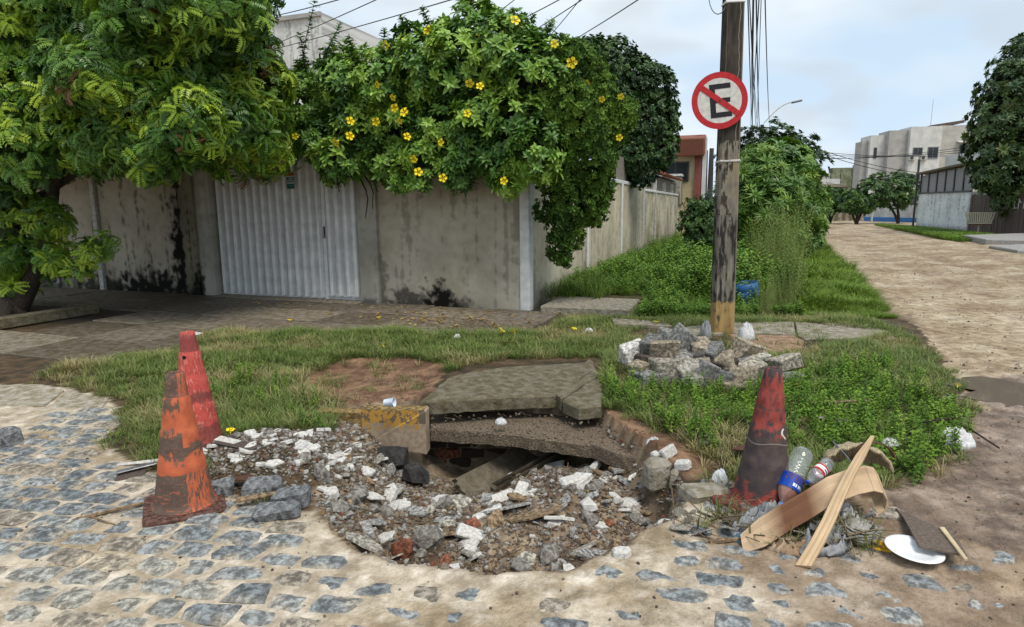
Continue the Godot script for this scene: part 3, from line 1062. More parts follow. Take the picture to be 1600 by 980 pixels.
func rough_prism(pl: PackedVector2Array, thick: float, wob: float) -> ArrayMesh:
	# a slab whose outline is broken stone: subdivided edges, worn rim, slightly uneven faces; its top lies at y 0
	var P := pl
	if not Geometry2D.is_polygon_clockwise(P):
		P.reverse()
	var Q := PackedVector2Array()
	for i in P.size():
		var a := P[i]
		var b := P[(i + 1) % P.size()]
		var k := maxi(1, int(a.distance_to(b) / 0.06))
		for s in k:
			var p := a.lerp(b, float(s) / k)
			var nn := (b - a).orthogonal().normalized()
			Q.append(p + nn * wob * n1.get_noise_2d(p.x * 9.0, p.y * 9.0))
	var mb := MB.new()
	var n := Q.size()
	var c := Vector2.ZERO
	for p in Q:
		c += p / n
	var inn := PackedVector2Array()
	for p in Q:
		inn.append(p.move_toward(c, 0.012 + 0.008 * n1.get_noise_2d(p.x * 14.0, p.y * 14.0)))
	for i in n:
		var j := (i + 1) % n
		var w0 := 0.012 * n1.get_noise_2d(Q[i].x * 11.0, Q[i].y * 11.0 + 5.0)
		var w1 := 0.012 * n1.get_noise_2d(Q[j].x * 11.0, Q[j].y * 11.0 + 5.0)
		var lo0 := Vector3(Q[i].x, -thick + w0, Q[i].y)
		var lo1 := Vector3(Q[j].x, -thick + w1, Q[j].y)
		var m0 := Vector3(lerpf(Q[i].x, c.x, w0), -thick * 0.5, lerpf(Q[i].y, c.y, w0 * 2.0))
		var m1 := Vector3(lerpf(Q[j].x, c.x, w1), -thick * 0.5, lerpf(Q[j].y, c.y, w1 * 2.0))
		var hi0 := Vector3(Q[i].x, -0.014, Q[i].y)
		var hi1 := Vector3(Q[j].x, -0.014, Q[j].y)
		mb.quad(lo1, lo0, m0, m1)
		mb.quad(m1, m0, hi0, hi1)
		mb.quad(hi1, hi0, Vector3(inn[i].x, 0, inn[i].y), Vector3(inn[j].x, 0, inn[j].y))
	var t := Geometry2D.triangulate_polygon(inn)
	for k in range(0, t.size(), 3):
		var a := inn[t[k]]
		var b := inn[t[k + 1]]
		var d := inn[t[k + 2]]
		if (b - a).cross(d - a) > 0:
			var s := b
			b = d
			d = s
		mb.tri(Vector3(a.x, 0, a.y), Vector3(b.x, 0, b.y), Vector3(d.x, 0, d.y))
		mb.tri(Vector3(Q[t[k]].x, -thick, Q[t[k]].y), Vector3(Q[t[k + 2]].x, -thick, Q[t[k + 2]].y), Vector3(Q[t[k + 1]].x, -thick, Q[t[k + 1]].y))
	return mb.build()


func chunk(mb: MB, size: Vector3, rough := 0.3, xf := Transform3D.IDENTITY, fine := false) -> void:
	# a broken lump: an icosahedron pushed towards a box and jittered, with each face split once
	var g := (1.0 + sqrt(5.0)) / 2.0
	var P := [Vector3(-1, g, 0), Vector3(1, g, 0), Vector3(-1, -g, 0), Vector3(1, -g, 0), Vector3(0, -1, g), Vector3(0, 1, g), Vector3(0, -1, -g), Vector3(0, 1, -g), Vector3(g, 0, -1), Vector3(g, 0, 1), Vector3(-g, 0, -1), Vector3(-g, 0, 1)]
	var F := [[0, 11, 5], [0, 5, 1], [0, 1, 7], [0, 7, 10], [0, 10, 11], [1, 5, 9], [5, 11, 4], [11, 10, 2], [10, 7, 6], [7, 1, 8], [3, 9, 4], [3, 4, 2], [3, 2, 6], [3, 6, 8], [3, 8, 9], [4, 9, 5], [2, 4, 11], [6, 2, 10], [8, 6, 7], [9, 8, 1]]
	var tilt := Basis.from_euler(Vector3(r(0, 6), r(0, 6), r(0, 6)))
	var Q := []
	for p in P:
		var q: Vector3 = tilt * p.normalized()
		var m := maxf(absf(q.x), maxf(absf(q.y), absf(q.z)))
		q = q.lerp(q / m, 0.65) * (1.0 + r(-rough, rough))
		Q.append(xf * (q * size * 0.5))
	var off := r(0, 50)
	var mid := func(p: Vector3, q: Vector3) -> Vector3:
		var m := (p + q) * 0.5
		return m + m.normalized() * size.length() * 0.09 * n1.get_noise_3d(m.x / size.x * 2.5 + off, m.y / size.y * 2.5, m.z / size.z * 2.5)
	for f in F:
		var p: Vector3 = Q[f[0]]
		var q: Vector3 = Q[f[1]]
		var s: Vector3 = Q[f[2]]
		if not fine:
			mb.tri(p, q, s)
			continue
		var pq: Vector3 = mid.call(p, q)
		var qs: Vector3 = mid.call(q, s)
		var sp: Vector3 = mid.call(s, p)
		mb.tri(p, pq, sp); mb.tri(pq, q, qs); mb.tri(sp, qs, s); mb.tri(pq, qs, sp)


# ---------- the corner house's walls and gate ----------
func wall_picture(w_m: float, h_m: float, base: Color, dark: Color, mould: Array, streaks: float, sd: float, px := 384) -> Image:
	# plaster with patches, rain streaks and black mould; mould = [x, height, reach, strength] in metres from the left end
	return paint(px, int(px * clampf(h_m / w_m * 1.1, 0.25, 1.4)), func(u: float, v: float) -> Color:
		var x := u * w_m
		var y := (1.0 - v) * h_m
		var a := n1.get_noise_3d(x * 0.9, y * 0.9, sd)
		var b := n3.get_noise_3d(x * 5.0, y * 5.0, sd + 3.0)
		var k := base.lerp(dark, clampf(0.35 + a * 0.9 + b * 0.4, 0.0, 1.0))
		var s := n1.get_noise_3d(x * 4.0, y * 0.25, sd + 9.0) + 0.4 * b
		k = k.lerp(lin("3a352b"), streaks * smoothstep(0.18, 0.5, s))
		for m in mould:
			var d := Vector2((x - m[0]) / m[2], y / m[1]).length()
			var t: float = smoothstep(1.2, 0.5, d + 0.9 * b + 0.35 * a) * m[3]
			k = k.lerp(lin("15140f"), clampf(t, 0.0, 1.0))
		return k)


func faced_box(size: Vector3) -> ArrayMesh:
	# base at y 0, its left end at x 0; every side shows the picture once
	var mb := MB.new()
	var a := Vector3(0, 0, 0)
	var s := size
	mb.quad(Vector3(0, 0, s.z), Vector3(s.x, 0, s.z), Vector3(s.x, s.y, s.z), Vector3(0, s.y, s.z))
	mb.quad(Vector3(s.x, 0, 0), a, Vector3(0, s.y, 0), Vector3(s.x, s.y, 0))
	mb.quad(Vector3(s.x, 0, s.z), Vector3(s.x, 0, 0), Vector3(s.x, s.y, 0), Vector3(s.x, s.y, s.z), Vector2(0.98, 1), Vector2(1, 1), Vector2(1, 0), Vector2(0.98, 0))
	mb.quad(a, Vector3(0, 0, s.z), Vector3(0, s.y, s.z), Vector3(0, s.y, 0), Vector2(0, 1), Vector2(0.02, 1), Vector2(0.02, 0), Vector2(0, 0))
	mb.quad(Vector3(0, s.y, s.z), Vector3(s.x, s.y, s.z), Vector3(s.x, s.y, 0), Vector3(0, s.y, 0), Vector2(0, 0.02), Vector2(1, 0.02), Vector2(1, 0), Vector2(0, 0))
	return mb.build()


func build_house_walls() -> void:
	var plaster := lin("bbb3a2")
	var dark := lin("9b917f")
	# wall right of the gate
	var w := thing("garden_wall", "grey plaster garden wall with black mould, right of the white gate", "wall", house(Vector3(-2.6, 0, 0)))
	put("plaster", faced_box(Vector3(2.5, 2.32, 0.16)), image_mat(wall_picture(2.5, 2.32, plaster, dark, [[0.55, 0.28, 0.42, 0.8], [1.12, 0.42, 0.36, 1.0], [1.4, 0.2, 0.5, 0.7], [0.0, 0.9, 0.14, 0.6]], 0.35, 1.0), 0.92, M.bumpf, 0.15), w, at(Vector3(0, 0, -0.16)))
	put("coping", MB.new().box(Vector3(2.5, 0.07, 0.22), 0.01).build(), M.old_white, w, at(Vector3(1.25, 2.358, -0.08)))
	var cp := thing("corner_post", "white painted post at the corner of the garden wall", "post", house(Vector3(-0.1, 0, 0)))
	put("post", MB.new().box(Vector3(0.16, 2.5, 0.2), 0.012).build(), M.white_paint, cp, at(Vector3(0.075, 1.25, -0.075)))
	put("cap", MB.new().box(Vector3(0.2, 0.05, 0.24), 0.01).build(), M.old_white, cp, at(Vector3(0.075, 2.527, -0.075)))
	# pilasters beside the gate
	var pim := image_mat(wall_picture(0.36, 2.5, lin("a8a59b"), lin("8a867b"), [[0.1, 0.12, 0.2, 0.6]], 0.25, 5.0, 128), 0.9, M.bumpf, 0.2)
	var p := thing("gate_pillar", "pale concrete pillar on the right side of the white gate", "pillar", house(Vector3(-2.96, 0, -0.15)))
	put("shaft", faced_box(Vector3(0.355, 2.5, 0.22)), pim, p)
	p = thing("gate_pillar", "white pillar on the left side of the corrugated gate", "pillar", house(Vector3(-6.44, 0, -0.15)))
	put("shaft", faced_box(Vector3(0.34, 2.55, 0.24)), image_mat(wall_picture(0.34, 2.55, lin("b4b2a8"), lin("959288"), [[0.0, 0.5, 0.1, 0.9]], 0.2, 7.0, 128), 0.9, M.bumpf, 0.2), p)
	p = thing("wall_pillar", "mossy concrete pillar with black stains left of the gate", "pillar", house(Vector3(-6.83, 0, -0.12)))
	put("shaft", faced_box(Vector3(0.385, 2.5, 0.26)), image_mat(wall_picture(0.385, 2.5, lin("8b8672"), lin("65614d"), [[0.4, 0.5, 0.2, 1.0], [0.0, 3.2, 0.09, 1.0], [0.2, 0.25, 0.4, 0.8]], 0.8, 9.0, 128), 0.92, M.bumpf, 0.3), p)
	# wall left of the gate, in the shade of the tree
	w = thing("garden_wall", "shaded plaster garden wall left of the gate with white coping", "wall", house(Vector3(-16.0, 0, 0)))
	put("plaster", faced_box(Vector3(9.17, 2.27, 0.16)), image_mat(wall_picture(9.17, 2.27, plaster, dark, [[9.1, 2.6, 0.35, 1.0], [8.2, 0.5, 0.9, 1.0], [6.8, 0.4, 1.0, 0.9], [4.5, 0.35, 1.5, 0.9]], 0.7, 11.0), 0.92, M.bumpf, 0.15), w, at(Vector3(0, 0, -0.16)))
	put("coping", MB.new().box(Vector3(9.17, 0.13, 0.24), 0.012).build(), M.old_white, w, at(Vector3(4.585, 2.337, -0.08)))
	put("post", MB.new().box(Vector3(0.12, 2.25, 0.08), 0.01).build(), M.old_white, w, at(Vector3(6.9, 1.125, 0.042)))
	for i in 24:
		var sp := MB.new().lathe([Vector2(0.05, 0), Vector2(0.0, 0.075)], 4)
		put("spike", sp.build(), M.white_paint, w, at(Vector3(0.6 + i * 0.36, 2.402, -0.08), 45))
	# the corrugated gate
	var g := thing("corrugated_gate", "white corrugated metal gate with a narrow door on its right", "gate", house(Vector3(-6.1, 0, -0.11)))
	put("panel", ribbed(2.31, 2.42, 0.168), M.gate, g, at(Vector3(0.0, 0.07, 0)))
	var dr := put("door", ribbed(0.72, 2.34, 0.17), M.gate, g, at(Vector3(2.4, 0.11, 0.012)))
	put("handle", MB.new().box(Vector3(0.022, 0.16, 0.03), 0.005).build(), M.dark_metal, dr, at(Vector3(-0.03, 1.12, 0.045)))
	put("latch", MB.new().box(Vector3(0.04, 0.05, 0.02), 0.004).build(), M.metal, dr, at(Vector3(-0.03, 1.02, 0.05)))
	for q in [[Vector3(0.07, 2.46, 0.05), Vector3(2.35, 1.25, 0.01)], [Vector3(3.14, 0.06, 0.05), Vector3(1.57, 0.045, 0.0)], [Vector3(3.14, 0.06, 0.05), Vector3(1.57, 2.51, 0.0)], [Vector3(0.75, 0.05, 0.04), Vector3(2.75, 0.1, 0.03)]]:
		put("rail", MB.new().box(q[0], 0.006).build(), M.gate, g, at(q[1]))
	# the small plate on the gate: an orange head and dark lines of print
	var plate := paint(64, 112, func(u: float, v: float) -> Color:
		var k := lin("a9b4b4")
		if v < 0.22:
			k = lin("a55a28")
			if v > 0.07 and v < 0.16 and fmod(u * 9.0, 1.0) > 0.35 and u > 0.12 and u < 0.88:
				k = lin("5c2d14")
		elif v > 0.3 and v < 0.48:
			k = lin("1e4650")
			if u > 0.3 and u < 0.75 and v > 0.35 and v < 0.44 and fmod(u * 12.0, 1.0) > 0.5:
				k = lin("d8e2e2")
		elif v > 0.54 and v < 0.6:
			k = lin("2c5560")
		elif v > 0.7:
			k = lin("1d5a57")
			if v > 0.78 and v < 0.84 and u > 0.15 and u < 0.85 and fmod(u * 14.0, 1.0) > 0.4:
				k = lin("4f8f86")
		return k)
	var sp2 := MB.new()
	sp2.quad(Vector3(-0.075, -0.14, 0.006), Vector3(0.075, -0.14, 0.006), Vector3(0.075, 0.14, 0.006), Vector3(-0.075, 0.14, 0.006))
	sp2.box(Vector3(0.15, 0.28, 0.004), 0.0, at(Vector3(0, 0, 0.002)))
	single("gate_plate", sp2.build(), image_mat(plate, 0.5), house(Vector3(-4.33, 2.1, 0.004)), "small plate with orange head and teal lines on the white gate", "plate")
	# concrete sill under the gate
	single("gate_sill", MB.new().box(Vector3(3.15, 0.1, 0.36), 0.012).build(), M.concrete, house(Vector3(-4.53, -0.012, 0.06)), "concrete sill under the white gate", "sill")

	# side wall along the dirt street
	var sidep := lin("c9c0aa")
	var sided := lin("a89d86")
	w = thing("side_wall", "cream plaster side wall with hanging vine, running back from the corner post", "wall", house(Vector3(0.0, 0, 0), 90))
	var sw := image_mat(wall_picture(11.3, 2.2, sidep, sided, [[0.35, 0.6, 0.5, 0.45], [3.8, 0.8, 0.3, 0.5], [6.2, 1.1, 0.4, 0.35], [9.6, 0.9, 0.8, 0.35]], 0.35, 21.0), 0.92, M.bumpf, 0.25)
	put("plaster", faced_box(Vector3(11.3, 2.2, 0.15)), sw, w, at(Vector3(0.1, 0, -0.15)))
	put("coping", MB.new().box(Vector3(11.3, 0.09, 0.2), 0.01).build(), M.white_paint, w, at(Vector3(5.75, 2.247, -0.075)))
	for x in [3.95, 7.8]:
		put("post", MB.new().box(Vector3(0.11, 2.2, 0.04), 0.008).build(), M.white_paint, w, at(Vector3(x, 1.1, 0.022)))
	w = thing("side_wall", "stained panel wall farther along the street behind the weeds", "wall", house(Vector3(0.0, 0, -11.5), 90))
	for i in 7:
		var im := image_mat(wall_picture(2.6, 2.1, sidep, lin("938a72"), [[r(0, 2.6), 1.2, 0.5, 0.5], [r(0, 2.6), 0.9, 0.6, 0.5]], 0.75, 30.0 + i, 128), 0.92, M.bumpf, 0.25)
		put("panel", faced_box(Vector3(2.55, 2.1 - 0.012 * i, 0.13)), im, w, at(Vector3(0.22 + i * 2.62, 0, -0.13)))
		put("post", MB.new().box(Vector3(0.07 if i else 0.3, 2.55 if i else 2.75, 0.2), 0.01).build(), M.old_white, w, at(Vector3(i * 2.62 + (0.175 if i else 0.0), 1.275, -0.06)))
	put("coping", MB.new().box(Vector3(18.4, 0.08, 0.18), 0.01).build(), M.white_paint, w, at(Vector3(9.4, 2.135, -0.06)))
	# slatted fences on the side wall
	for q in [["slatted fence of grey boards on the cream side wall", 7.4, 4.0, 2.3, 0.62], ["slatted fence of grey boards on the stained panel wall", 11.8, 12.0, 2.18, 0.5]]:
		var fe := thing("slat_fence", q[0], "fence", house(Vector3(-0.08, q[3], -q[1]), 90))
		for i in int(q[2] / 0.13):
			put("slat", MB.new().box(Vector3(0.085, q[4], 0.02), 0.0).build(), M.slat, fe, at(Vector3(i * 0.13 + 0.06, q[4] * 0.5 + r(-0.02, 0.02), 0), 0, Vector3.ONE, 0, r(-1, 1)))
		for y in [0.12, q[4] - 0.1]:
			put("rail", MB.new().box(Vector3(q[2], 0.04, 0.03), 0.0).build(), M.slat, fe, at(Vector3(q[2] * 0.5, y, -0.027)))


func ribbed(w: float, h: float, pitch: float) -> ArrayMesh:
	# trapezoid corrugation, front towards +z, both faces
	var prof := []
	var x := 0.0
	while x < w - 0.001:
		for q in [[0.0, 0.0], [0.3, 0.0], [0.35, 0.01], [0.42, 0.095], [0.48, 0.11], [0.7, 0.11], [0.78, 0.095], [0.87, 0.01], [0.92, 0.0]]:
			var xx: float = x + q[0] * pitch
			if xx <= w:
				prof.append(Vector2(xx, q[1]))
		x += pitch
	prof.append(Vector2(w, 0.0))
	var mb := MB.new()
	for i in prof.size() - 1:
		var a: Vector2 = prof[i]
		var b: Vector2 = prof[i + 1]
		if b.x - a.x < 0.0005:
			continue
		mb.quad(Vector3(a.x, 0, a.y), Vector3(b.x, 0, b.y), Vector3(b.x, h, b.y), Vector3(a.x, h, a.y))
		mb.quad(Vector3(b.x, 0, b.y - 0.003), Vector3(a.x, 0, a.y - 0.003), Vector3(a.x, h, a.y - 0.003), Vector3(b.x, h, b.y - 0.003))
		mb.quad(Vector3(a.x, h, a.y), Vector3(b.x, h, b.y), Vector3(b.x, h, b.y - 0.003), Vector3(a.x, h, a.y - 0.003))
		mb.quad(Vector3(b.x, 0, b.y), Vector3(a.x, 0, a.y), Vector3(a.x, 0, a.y - 0.003), Vector3(b.x, 0, b.y - 0.003))
	return mb.build()


# ---------- far houses, walls and poles ----------
func along(a: Vector3, b: Vector3) -> Transform3D:
	# origin at a, x towards b, z out to the viewer's side
	var x := (b - a).normalized()
	return Transform3D(Basis(x, Vector3.UP, x.cross(Vector3.UP)), a)


func window(parent: Node, p: Vector3, w: float, h: float, frame: Material) -> void:
	var o := put("window", MB.new().box(Vector3(w, h, 0.06), 0.0).build(), frame, parent, at(p))
	put("pane", MB.new().box(Vector3(w * 0.42, h * 0.84, 0.03), 0.0).build(), M.glass_dark, o, at(Vector3(-w * 0.235, 0, 0.025)))
	put("pane", MB.new().box(Vector3(w * 0.42, h * 0.84, 0.03), 0.0).build(), M.glass_dark, o, at(Vector3(w * 0.235, 0, 0.025)))


func build_distance() -> void:
	var white := mat(Color(0.62, 0.62, 0.6), 0.9, M.soft, null, 0.1, 0.12)
	var grey := mat(Color(0.4, 0.39, 0.37), 0.9, M.soft, null, 0.1, 0.15)
	var warm := mat(Color(0.48, 0.46, 0.42), 0.9, M.soft, null, 0.1, 0.15)
	var cream := mat(Color(0.62, 0.52, 0.32), 0.9, M.soft, null, 0.1, 0.3)
	# three-storey block at the end of the street
	var A := Vector3(43.32, -0.21, -75.0)
	A.y = 0.0
	var b := thing("apartment_block", "three storey grey and white apartment block at the end of the street", "building", Transform3D(Basis(Vector3.UP, deg_to_rad(-8)), A))
	var secs := [[0.0, 2.0, 10.0, grey, -0.6], [2.0, 3.3, 10.3, white, 0.0], [5.3, 7.5, 10.4, warm, -0.5], [-1.6, 1.6, 9.6, white, -1.6]]
	for s in secs:
		put("wall", MB.new().box(Vector3(s[1], s[2], 3.0), 0.0).build(), s[3], b, at(Vector3(s[0] + s[1] * 0.5, s[2] * 0.5, -1.5 + s[4])))
	put("wall", MB.new().box(Vector3(0.7, 9.0, 2.0), 0.0).build(), grey, b, at(Vector3(-1.95, 4.5, -3.2)))
	for y in [2.0, 4.6, 7.6]:
		window(b, Vector3(2.9, y, 0.03), 1.0, 0.8, M.metal)
		window(b, Vector3(4.5, y - 0.2, 0.03), 1.1, 1.3, M.metal)
		window(b, Vector3(8.3, y, -0.47), 1.7, 1.3, M.metal)
		window(b, Vector3(10.9, y, -0.47), 1.7, 1.3, M.metal)
		put("awning", MB.new().box(Vector3(2.6, 0.12, 0.7), 0.02).build(), white, b, at(Vector3(8.4, y + 0.95, -0.16), 0, Vector3.ONE, 12))
		window(b, Vector3(-1.0, y, -1.57), 0.35, 1.3, M.metal)
		for x in [2.3, 3.5]:
			var ac := put("air_conditioner", MB.new().box(Vector3(0.7, 0.5, 0.35), 0.03).build(), M.old_white, b, at(Vector3(x, y - 0.75, 0.19)))
			put("grille", MB.new().lathe([Vector2(0.0, 0.03), Vector2(0.19, 0.02), Vector2(0.2, 0.0)], 10).build(), M.dark_metal, ac, at(Vector3(-0.1, 0, 0.176), 0, Vector3.ONE, 90))
	put("roof_tank", MB.new().box(Vector3(3.4, 0.3, 3.0), 0.0).build(), M.old_wood, b, at(Vector3(6.8, 10.75, -3.5), 0, Vector3.ONE, 0, 8))
	put("antenna", MB.new().tube([Vector3(4.9, 10.2, -2), Vector3(4.95, 13.5, -2)], 0.03, 0.02, 4).build(), M.metal, b)
	# moss-streaked block behind it
	var mo := image_mat(wall_picture(9.0, 5.0, lin("d5d5d0"), lin("85867a"), [[0.6, 9.0, 1.2, 0.6], [3.0, 9.0, 0.6, 0.5]], 1.0, 55.0, 128), 0.9)
	A = Vector3(48.24, 0.01, -95.0)
	A.y = 0.0
	b = thing("stained_block", "pale block with black moss streaks left of the apartment block", "building", at(A, -14))
	put("wall", faced_box(Vector3(3.0, 7.0, 2.0)), image_mat(wall_picture(3.0, 7.6, lin("8a8d78"), lin("56603f"), [], 1.0, 57.0, 128), 0.9), b, at(Vector3(-1.4, 0, -2.4)))
	put("wall", faced_box(Vector3(5.0, 7.4, 2.0)), mo, b, at(Vector3(1.7, 0, -2.0)))
	put("cornice", MB.new().box(Vector3(5.2, 0.25, 0.3), 0.0).build(), M.old_wood, b, at(Vector3(4.2, 7.3, 0.12)))
	# low white house left of the stained block
	A = Vector3(41.96, 0.13, -90.0)
	A.y = 0.0
	b = thing("white_house", "small white house with a stepped roof behind the street hedge", "building", at(A, -6))
	put("wall", MB.new().box(Vector3(3.4, 5.2, 5.0), 0.0).build(), white, b, at(Vector3(1.6, 2.6, -2.5)))
	put("stair_tower", MB.new().box(Vector3(1.3, 7.6, 2.0), 0.0).build(), white, b, at(Vector3(0.9, 3.8, -3.2)))
	put("roof", MB.new().box(Vector3(3.6, 0.3, 1.6), 0.0).build(), M.slab, b, at(Vector3(2.2, 4.2, 0.4), 0, Vector3.ONE, 18))
	put("water_tank", MB.new().box(Vector3(1.2, 0.9, 1.2), 0.05).build(), grey, b, at(Vector3(1.9, 5.65, -2.2)))
	window(b, Vector3(2.4, 2.6, 0.03), 1.0, 0.9, M.dark_metal)
	# wall painted white over a blue band
	var a0 := Vector3(35.89, 0.0, -65.73)
	var a1 := Vector3(36.68, 0.0, -58.27)
	var ww := thing("painted_wall", "low white street wall with a bright blue band along its foot", "wall", along(a0, a1))
	var L := a0.distance_to(a1)
	put("plaster", faced_box(Vector3(L, 1.95, 0.3)), image_mat(wall_picture(L, 1.95, lin("c6c8c6"), lin("a3a4a0"), [], 0.35, 61.0, 128), 0.9), ww, at(Vector3(0, 0, -0.3)))
	put("blue_band", MB.new().box(Vector3(L, 0.42, 0.05), 0.0).build(), mat(Color(0.04, 0.17, 0.42), 0.7), ww, at(Vector3(L * 0.5, 0.21, 0.026)))
	a0 = Vector3(33.85, 0.0, -68.2)
	a1 = Vector3(36.57, 0.0, -67.1)
	ww = thing("beige_wall", "low beige wall with dark gaps left of the white and blue wall", "wall", along(a0, a1))
	L = a0.distance_to(a1)
	put("plaster", faced_box(Vector3(L, 1.35, 0.3)), image_mat(wall_picture(L, 1.35, lin("a59a88"), lin("857865"), [], 0.6, 63.0, 128), 0.9), ww, at(Vector3(0, 0, -0.3)))
	for i in 4:
		put("post", MB.new().box(Vector3(0.25, 1.5, 0.1), 0.0).build(), M.slab, ww, at(Vector3(L * (0.15 + i * 0.23), 0.75, 0.04)))
	# shed with a lattice of openings under its roof
	a0 = Vector3(27.66, 0.0, -44.09)
	a1 = Vector3(27.04, 0.0, -38.23)
	var sh := thing("street_shed", "white shed with a row of grey open panels under its sloping roof", "shed", along(a0, a1))
	L = a0.distance_to(a1)
	put("wall", faced_box(Vector3(L, 2.35, 4.0)), image_mat(wall_picture(L, 2.35, lin("dadddd"), lin("b9bdbc"), [[L * 0.5, 0.3, L, 0.5]], 0.45, 65.0, 128), 0.9), sh, at(Vector3(0, 0, -4.0)))
	var lat := mat(Color(0.33, 0.33, 0.33), 0.8, M.grain, null, 0.1, 1.0)
	for i in 6:
		put("panel", MB.new().box(Vector3(L / 6.0 - 0.12, 1.15 + 0.06 * i, 0.06), 0.0).build(), lat, sh, at(Vector3(L * (i + 0.5) / 6.0, 2.38 + (1.15 + 0.06 * i) * 0.5, -0.1)))
		put("bar", MB.new().box(Vector3(0.1, 1.3 + 0.06 * i, 0.1), 0.0).build(), M.dark_metal, sh, at(Vector3(L * i / 6.0 + 0.03, 2.36 + (1.3 + 0.06 * i) * 0.5, -0.06)))
	put("rail", MB.new().box(Vector3(L, 0.09, 0.14), 0.0).build(), M.dark_metal, sh, at(Vector3(L * 0.5, 2.36, 0.0)))
	put("roof", MB.new().box(Vector3(L + 0.5, 0.12, 4.4), 0.0).build(), M.slab, sh, at(Vector3(L * 0.5, 3.85, -2.0), 0, Vector3.ONE, 0, 3.4))
	put("parapet", MB.new().box(Vector3(L * 0.8, 0.85, 0.2), 0.0).build(), white, sh, at(Vector3(L * 0.42, 4.38, -1.5)))
	put("pole", MB.new().tube([Vector3(-0.1, 0, 0.15), Vector3(-0.05, 4.6, 0.15)], 0.07, 0.07, 6).build(), M.dark_metal, sh)
	# dark board fence with chalk scrawl
	a0 = Vector3(27.11, 0.0, -38.22)
	a1 = a0 + Vector3(-3.0, 0, 12.5)
	var fe := thing("board_fence", "dark weathered board fence with white scrawl beside the shed", "fence", along(a0, a1))
	L = a0.distance_to(a1)
	for i in int(L / 0.2):
		put("board", MB.new().box(Vector3(0.185, 2.15 + r(-0.12, 0.08), 0.04), 0.0).build(), M.old_wood, fe, at(Vector3(i * 0.2 + 0.1, 1.07, r(-0.02, 0.02)), 0, Vector3.ONE, 0, r(-0.8, 0.8)))
	var chalk := MB.new()
	var cx := 4.0
	for i in 9:
		var hh := r(0.3, 0.5)
		var y0 := 1.35
		chalk.tube([Vector3(cx, y0, 0.06), Vector3(cx + r(-0.05, 0.1), y0 + hh, 0.06)], 0.025, 0.025, 4)
		if i % 2 == 0:
			chalk.tube([Vector3(cx, y0 + hh, 0.065), Vector3(cx + 0.28, y0 + hh * r(0.0, 0.9), 0.065)], 0.022, 0.022, 4)
		if i % 3 == 0:
			chalk.tube([Vector3(cx, y0 + 0.02, 0.063), Vector3(cx + 0.25, y0 + 0.05, 0.063)], 0.022, 0.022, 4)
		cx += r(0.3, 0.5)
	put("scrawl", chalk.build(), mat(Color(0.5, 0.5, 0.48), 0.9), fe)
	# rubbish basket on a post
	var bp := Vector3(25.24, 0.0, -34.83)
	var ba := thing("rubbish_basket", "cream slatted rubbish basket on a post before the dark fence", "basket", at(bp, -25))
	put("post", MB.new().tube([Vector3(0, 0, 0), Vector3(0, 0.5, 0)], 0.05, 0.05, 6).build(), M.old_white, ba)
	var creamy := mat(Color(0.55, 0.5, 0.38), 0.8)
	for i in 12:
		for zz in [-0.22, 0.22]:
			put("slat", MB.new().box(Vector3(0.055, 0.62, 0.02), 0.0).build(), creamy, ba, at(Vector3(-0.52 + i * 0.095, 0.86, zz * 1.2), 0, Vector3.ONE, 8 * signf(zz), -(i - 5.5) * 2.0))
	put("floor", MB.new().box(Vector3(1.0, 0.04, 0.44), 0.0).build(), M.brick_chunk, ba, at(Vector3(0, 0.53, 0)))
	for y in [0.58, 1.14]:
		for zz in [-0.25, 0.25]:
			put("rail", MB.new().box(Vector3(1.05 + (y - 0.58) * 0.4, 0.04, 0.02), 0.0).build(), creamy, ba, at(Vector3(0, y, zz * (1.0 + (y - 0.58) * 0.25) + 0.02 * signf(zz))))
	# concrete ramps at the right edge of the street
	var rm := mat(Color(0.35, 0.34, 0.32), 0.9, M.grain, M.bumpf, 0.4, 0.5)
	var sl := PackedVector2Array([Vector2(20.95, -29.81), Vector2(25.82, -31.61), Vector2(20.75, -24.74), Vector2(19.09, -25.86)])
	single("concrete_ramp", MB.new().prism(sl, -0.1, 0.2, 0.03).build(), rm, at(Vector3.ZERO), "raised concrete landing at the right edge of the dirt street", "ramp")
	sl = PackedVector2Array([Vector2(17.54, -23.57), Vector2(20.41, -24.79), Vector2(17.92, -20.84), Vector2(16.58, -20.99)])
	single("concrete_ramp", MB.new().prism(sl, -0.1, 0.1, 0.03).build(), rm, at(Vector3.ZERO), "tilted concrete slab in front of the raised landing by the street", "ramp")
	# white apartment block seen between the tree and the shrub
	A = Vector3(-12.31, 1.53, -34.0)
	A.y = 0.0
	b = thing("white_block", "white block with weathered parapet showing between the tree and the flowering shrub", "building", at(A, -20.2))
	put("wall", faced_box(Vector3(9.9, 11.0, 8.0)), image_mat(wall_picture(11.0, 11.0, lin("d8d8d5"), lin("b2b2ae"), [], 0.5, 71.0, 128), 0.9), b, at(Vector3(-6.5, 0, -8.0)))
	put("cornice", MB.new().box(Vector3(10.0, 0.2, 0.16), 0.0).build(), grey, b, at(Vector3(-1.55, 10.9, 0.06)))
	window(b, Vector3(-0.6, 8.4, 0.03), 1.3, 0.9, M.metal)
	window(b, Vector3(1.9, 8.1, 0.03), 1.3, 0.9, M.metal)
	# yellow house and tiled lean-to behind the side wall
	b = thing("yellow_house", "yellow house with dark red roof band behind the side wall", "building", house(Vector3(0.25, 0, -23.0)))
	put("wall", MB.new().box(Vector3(4.2, 4.05, 5.0), 0.0).build(), cream, b, at(Vector3(-1.7, 2.03, -2.5)))
	put("side_column", MB.new().box(Vector3(0.32, 4.9, 0.5), 0.0).build(), mat(Color(0.3, 0.1, 0.08), 0.85, M.grain, null, 0.1, 1.0), b, at(Vector3(0.55, 2.45, -0.1)))
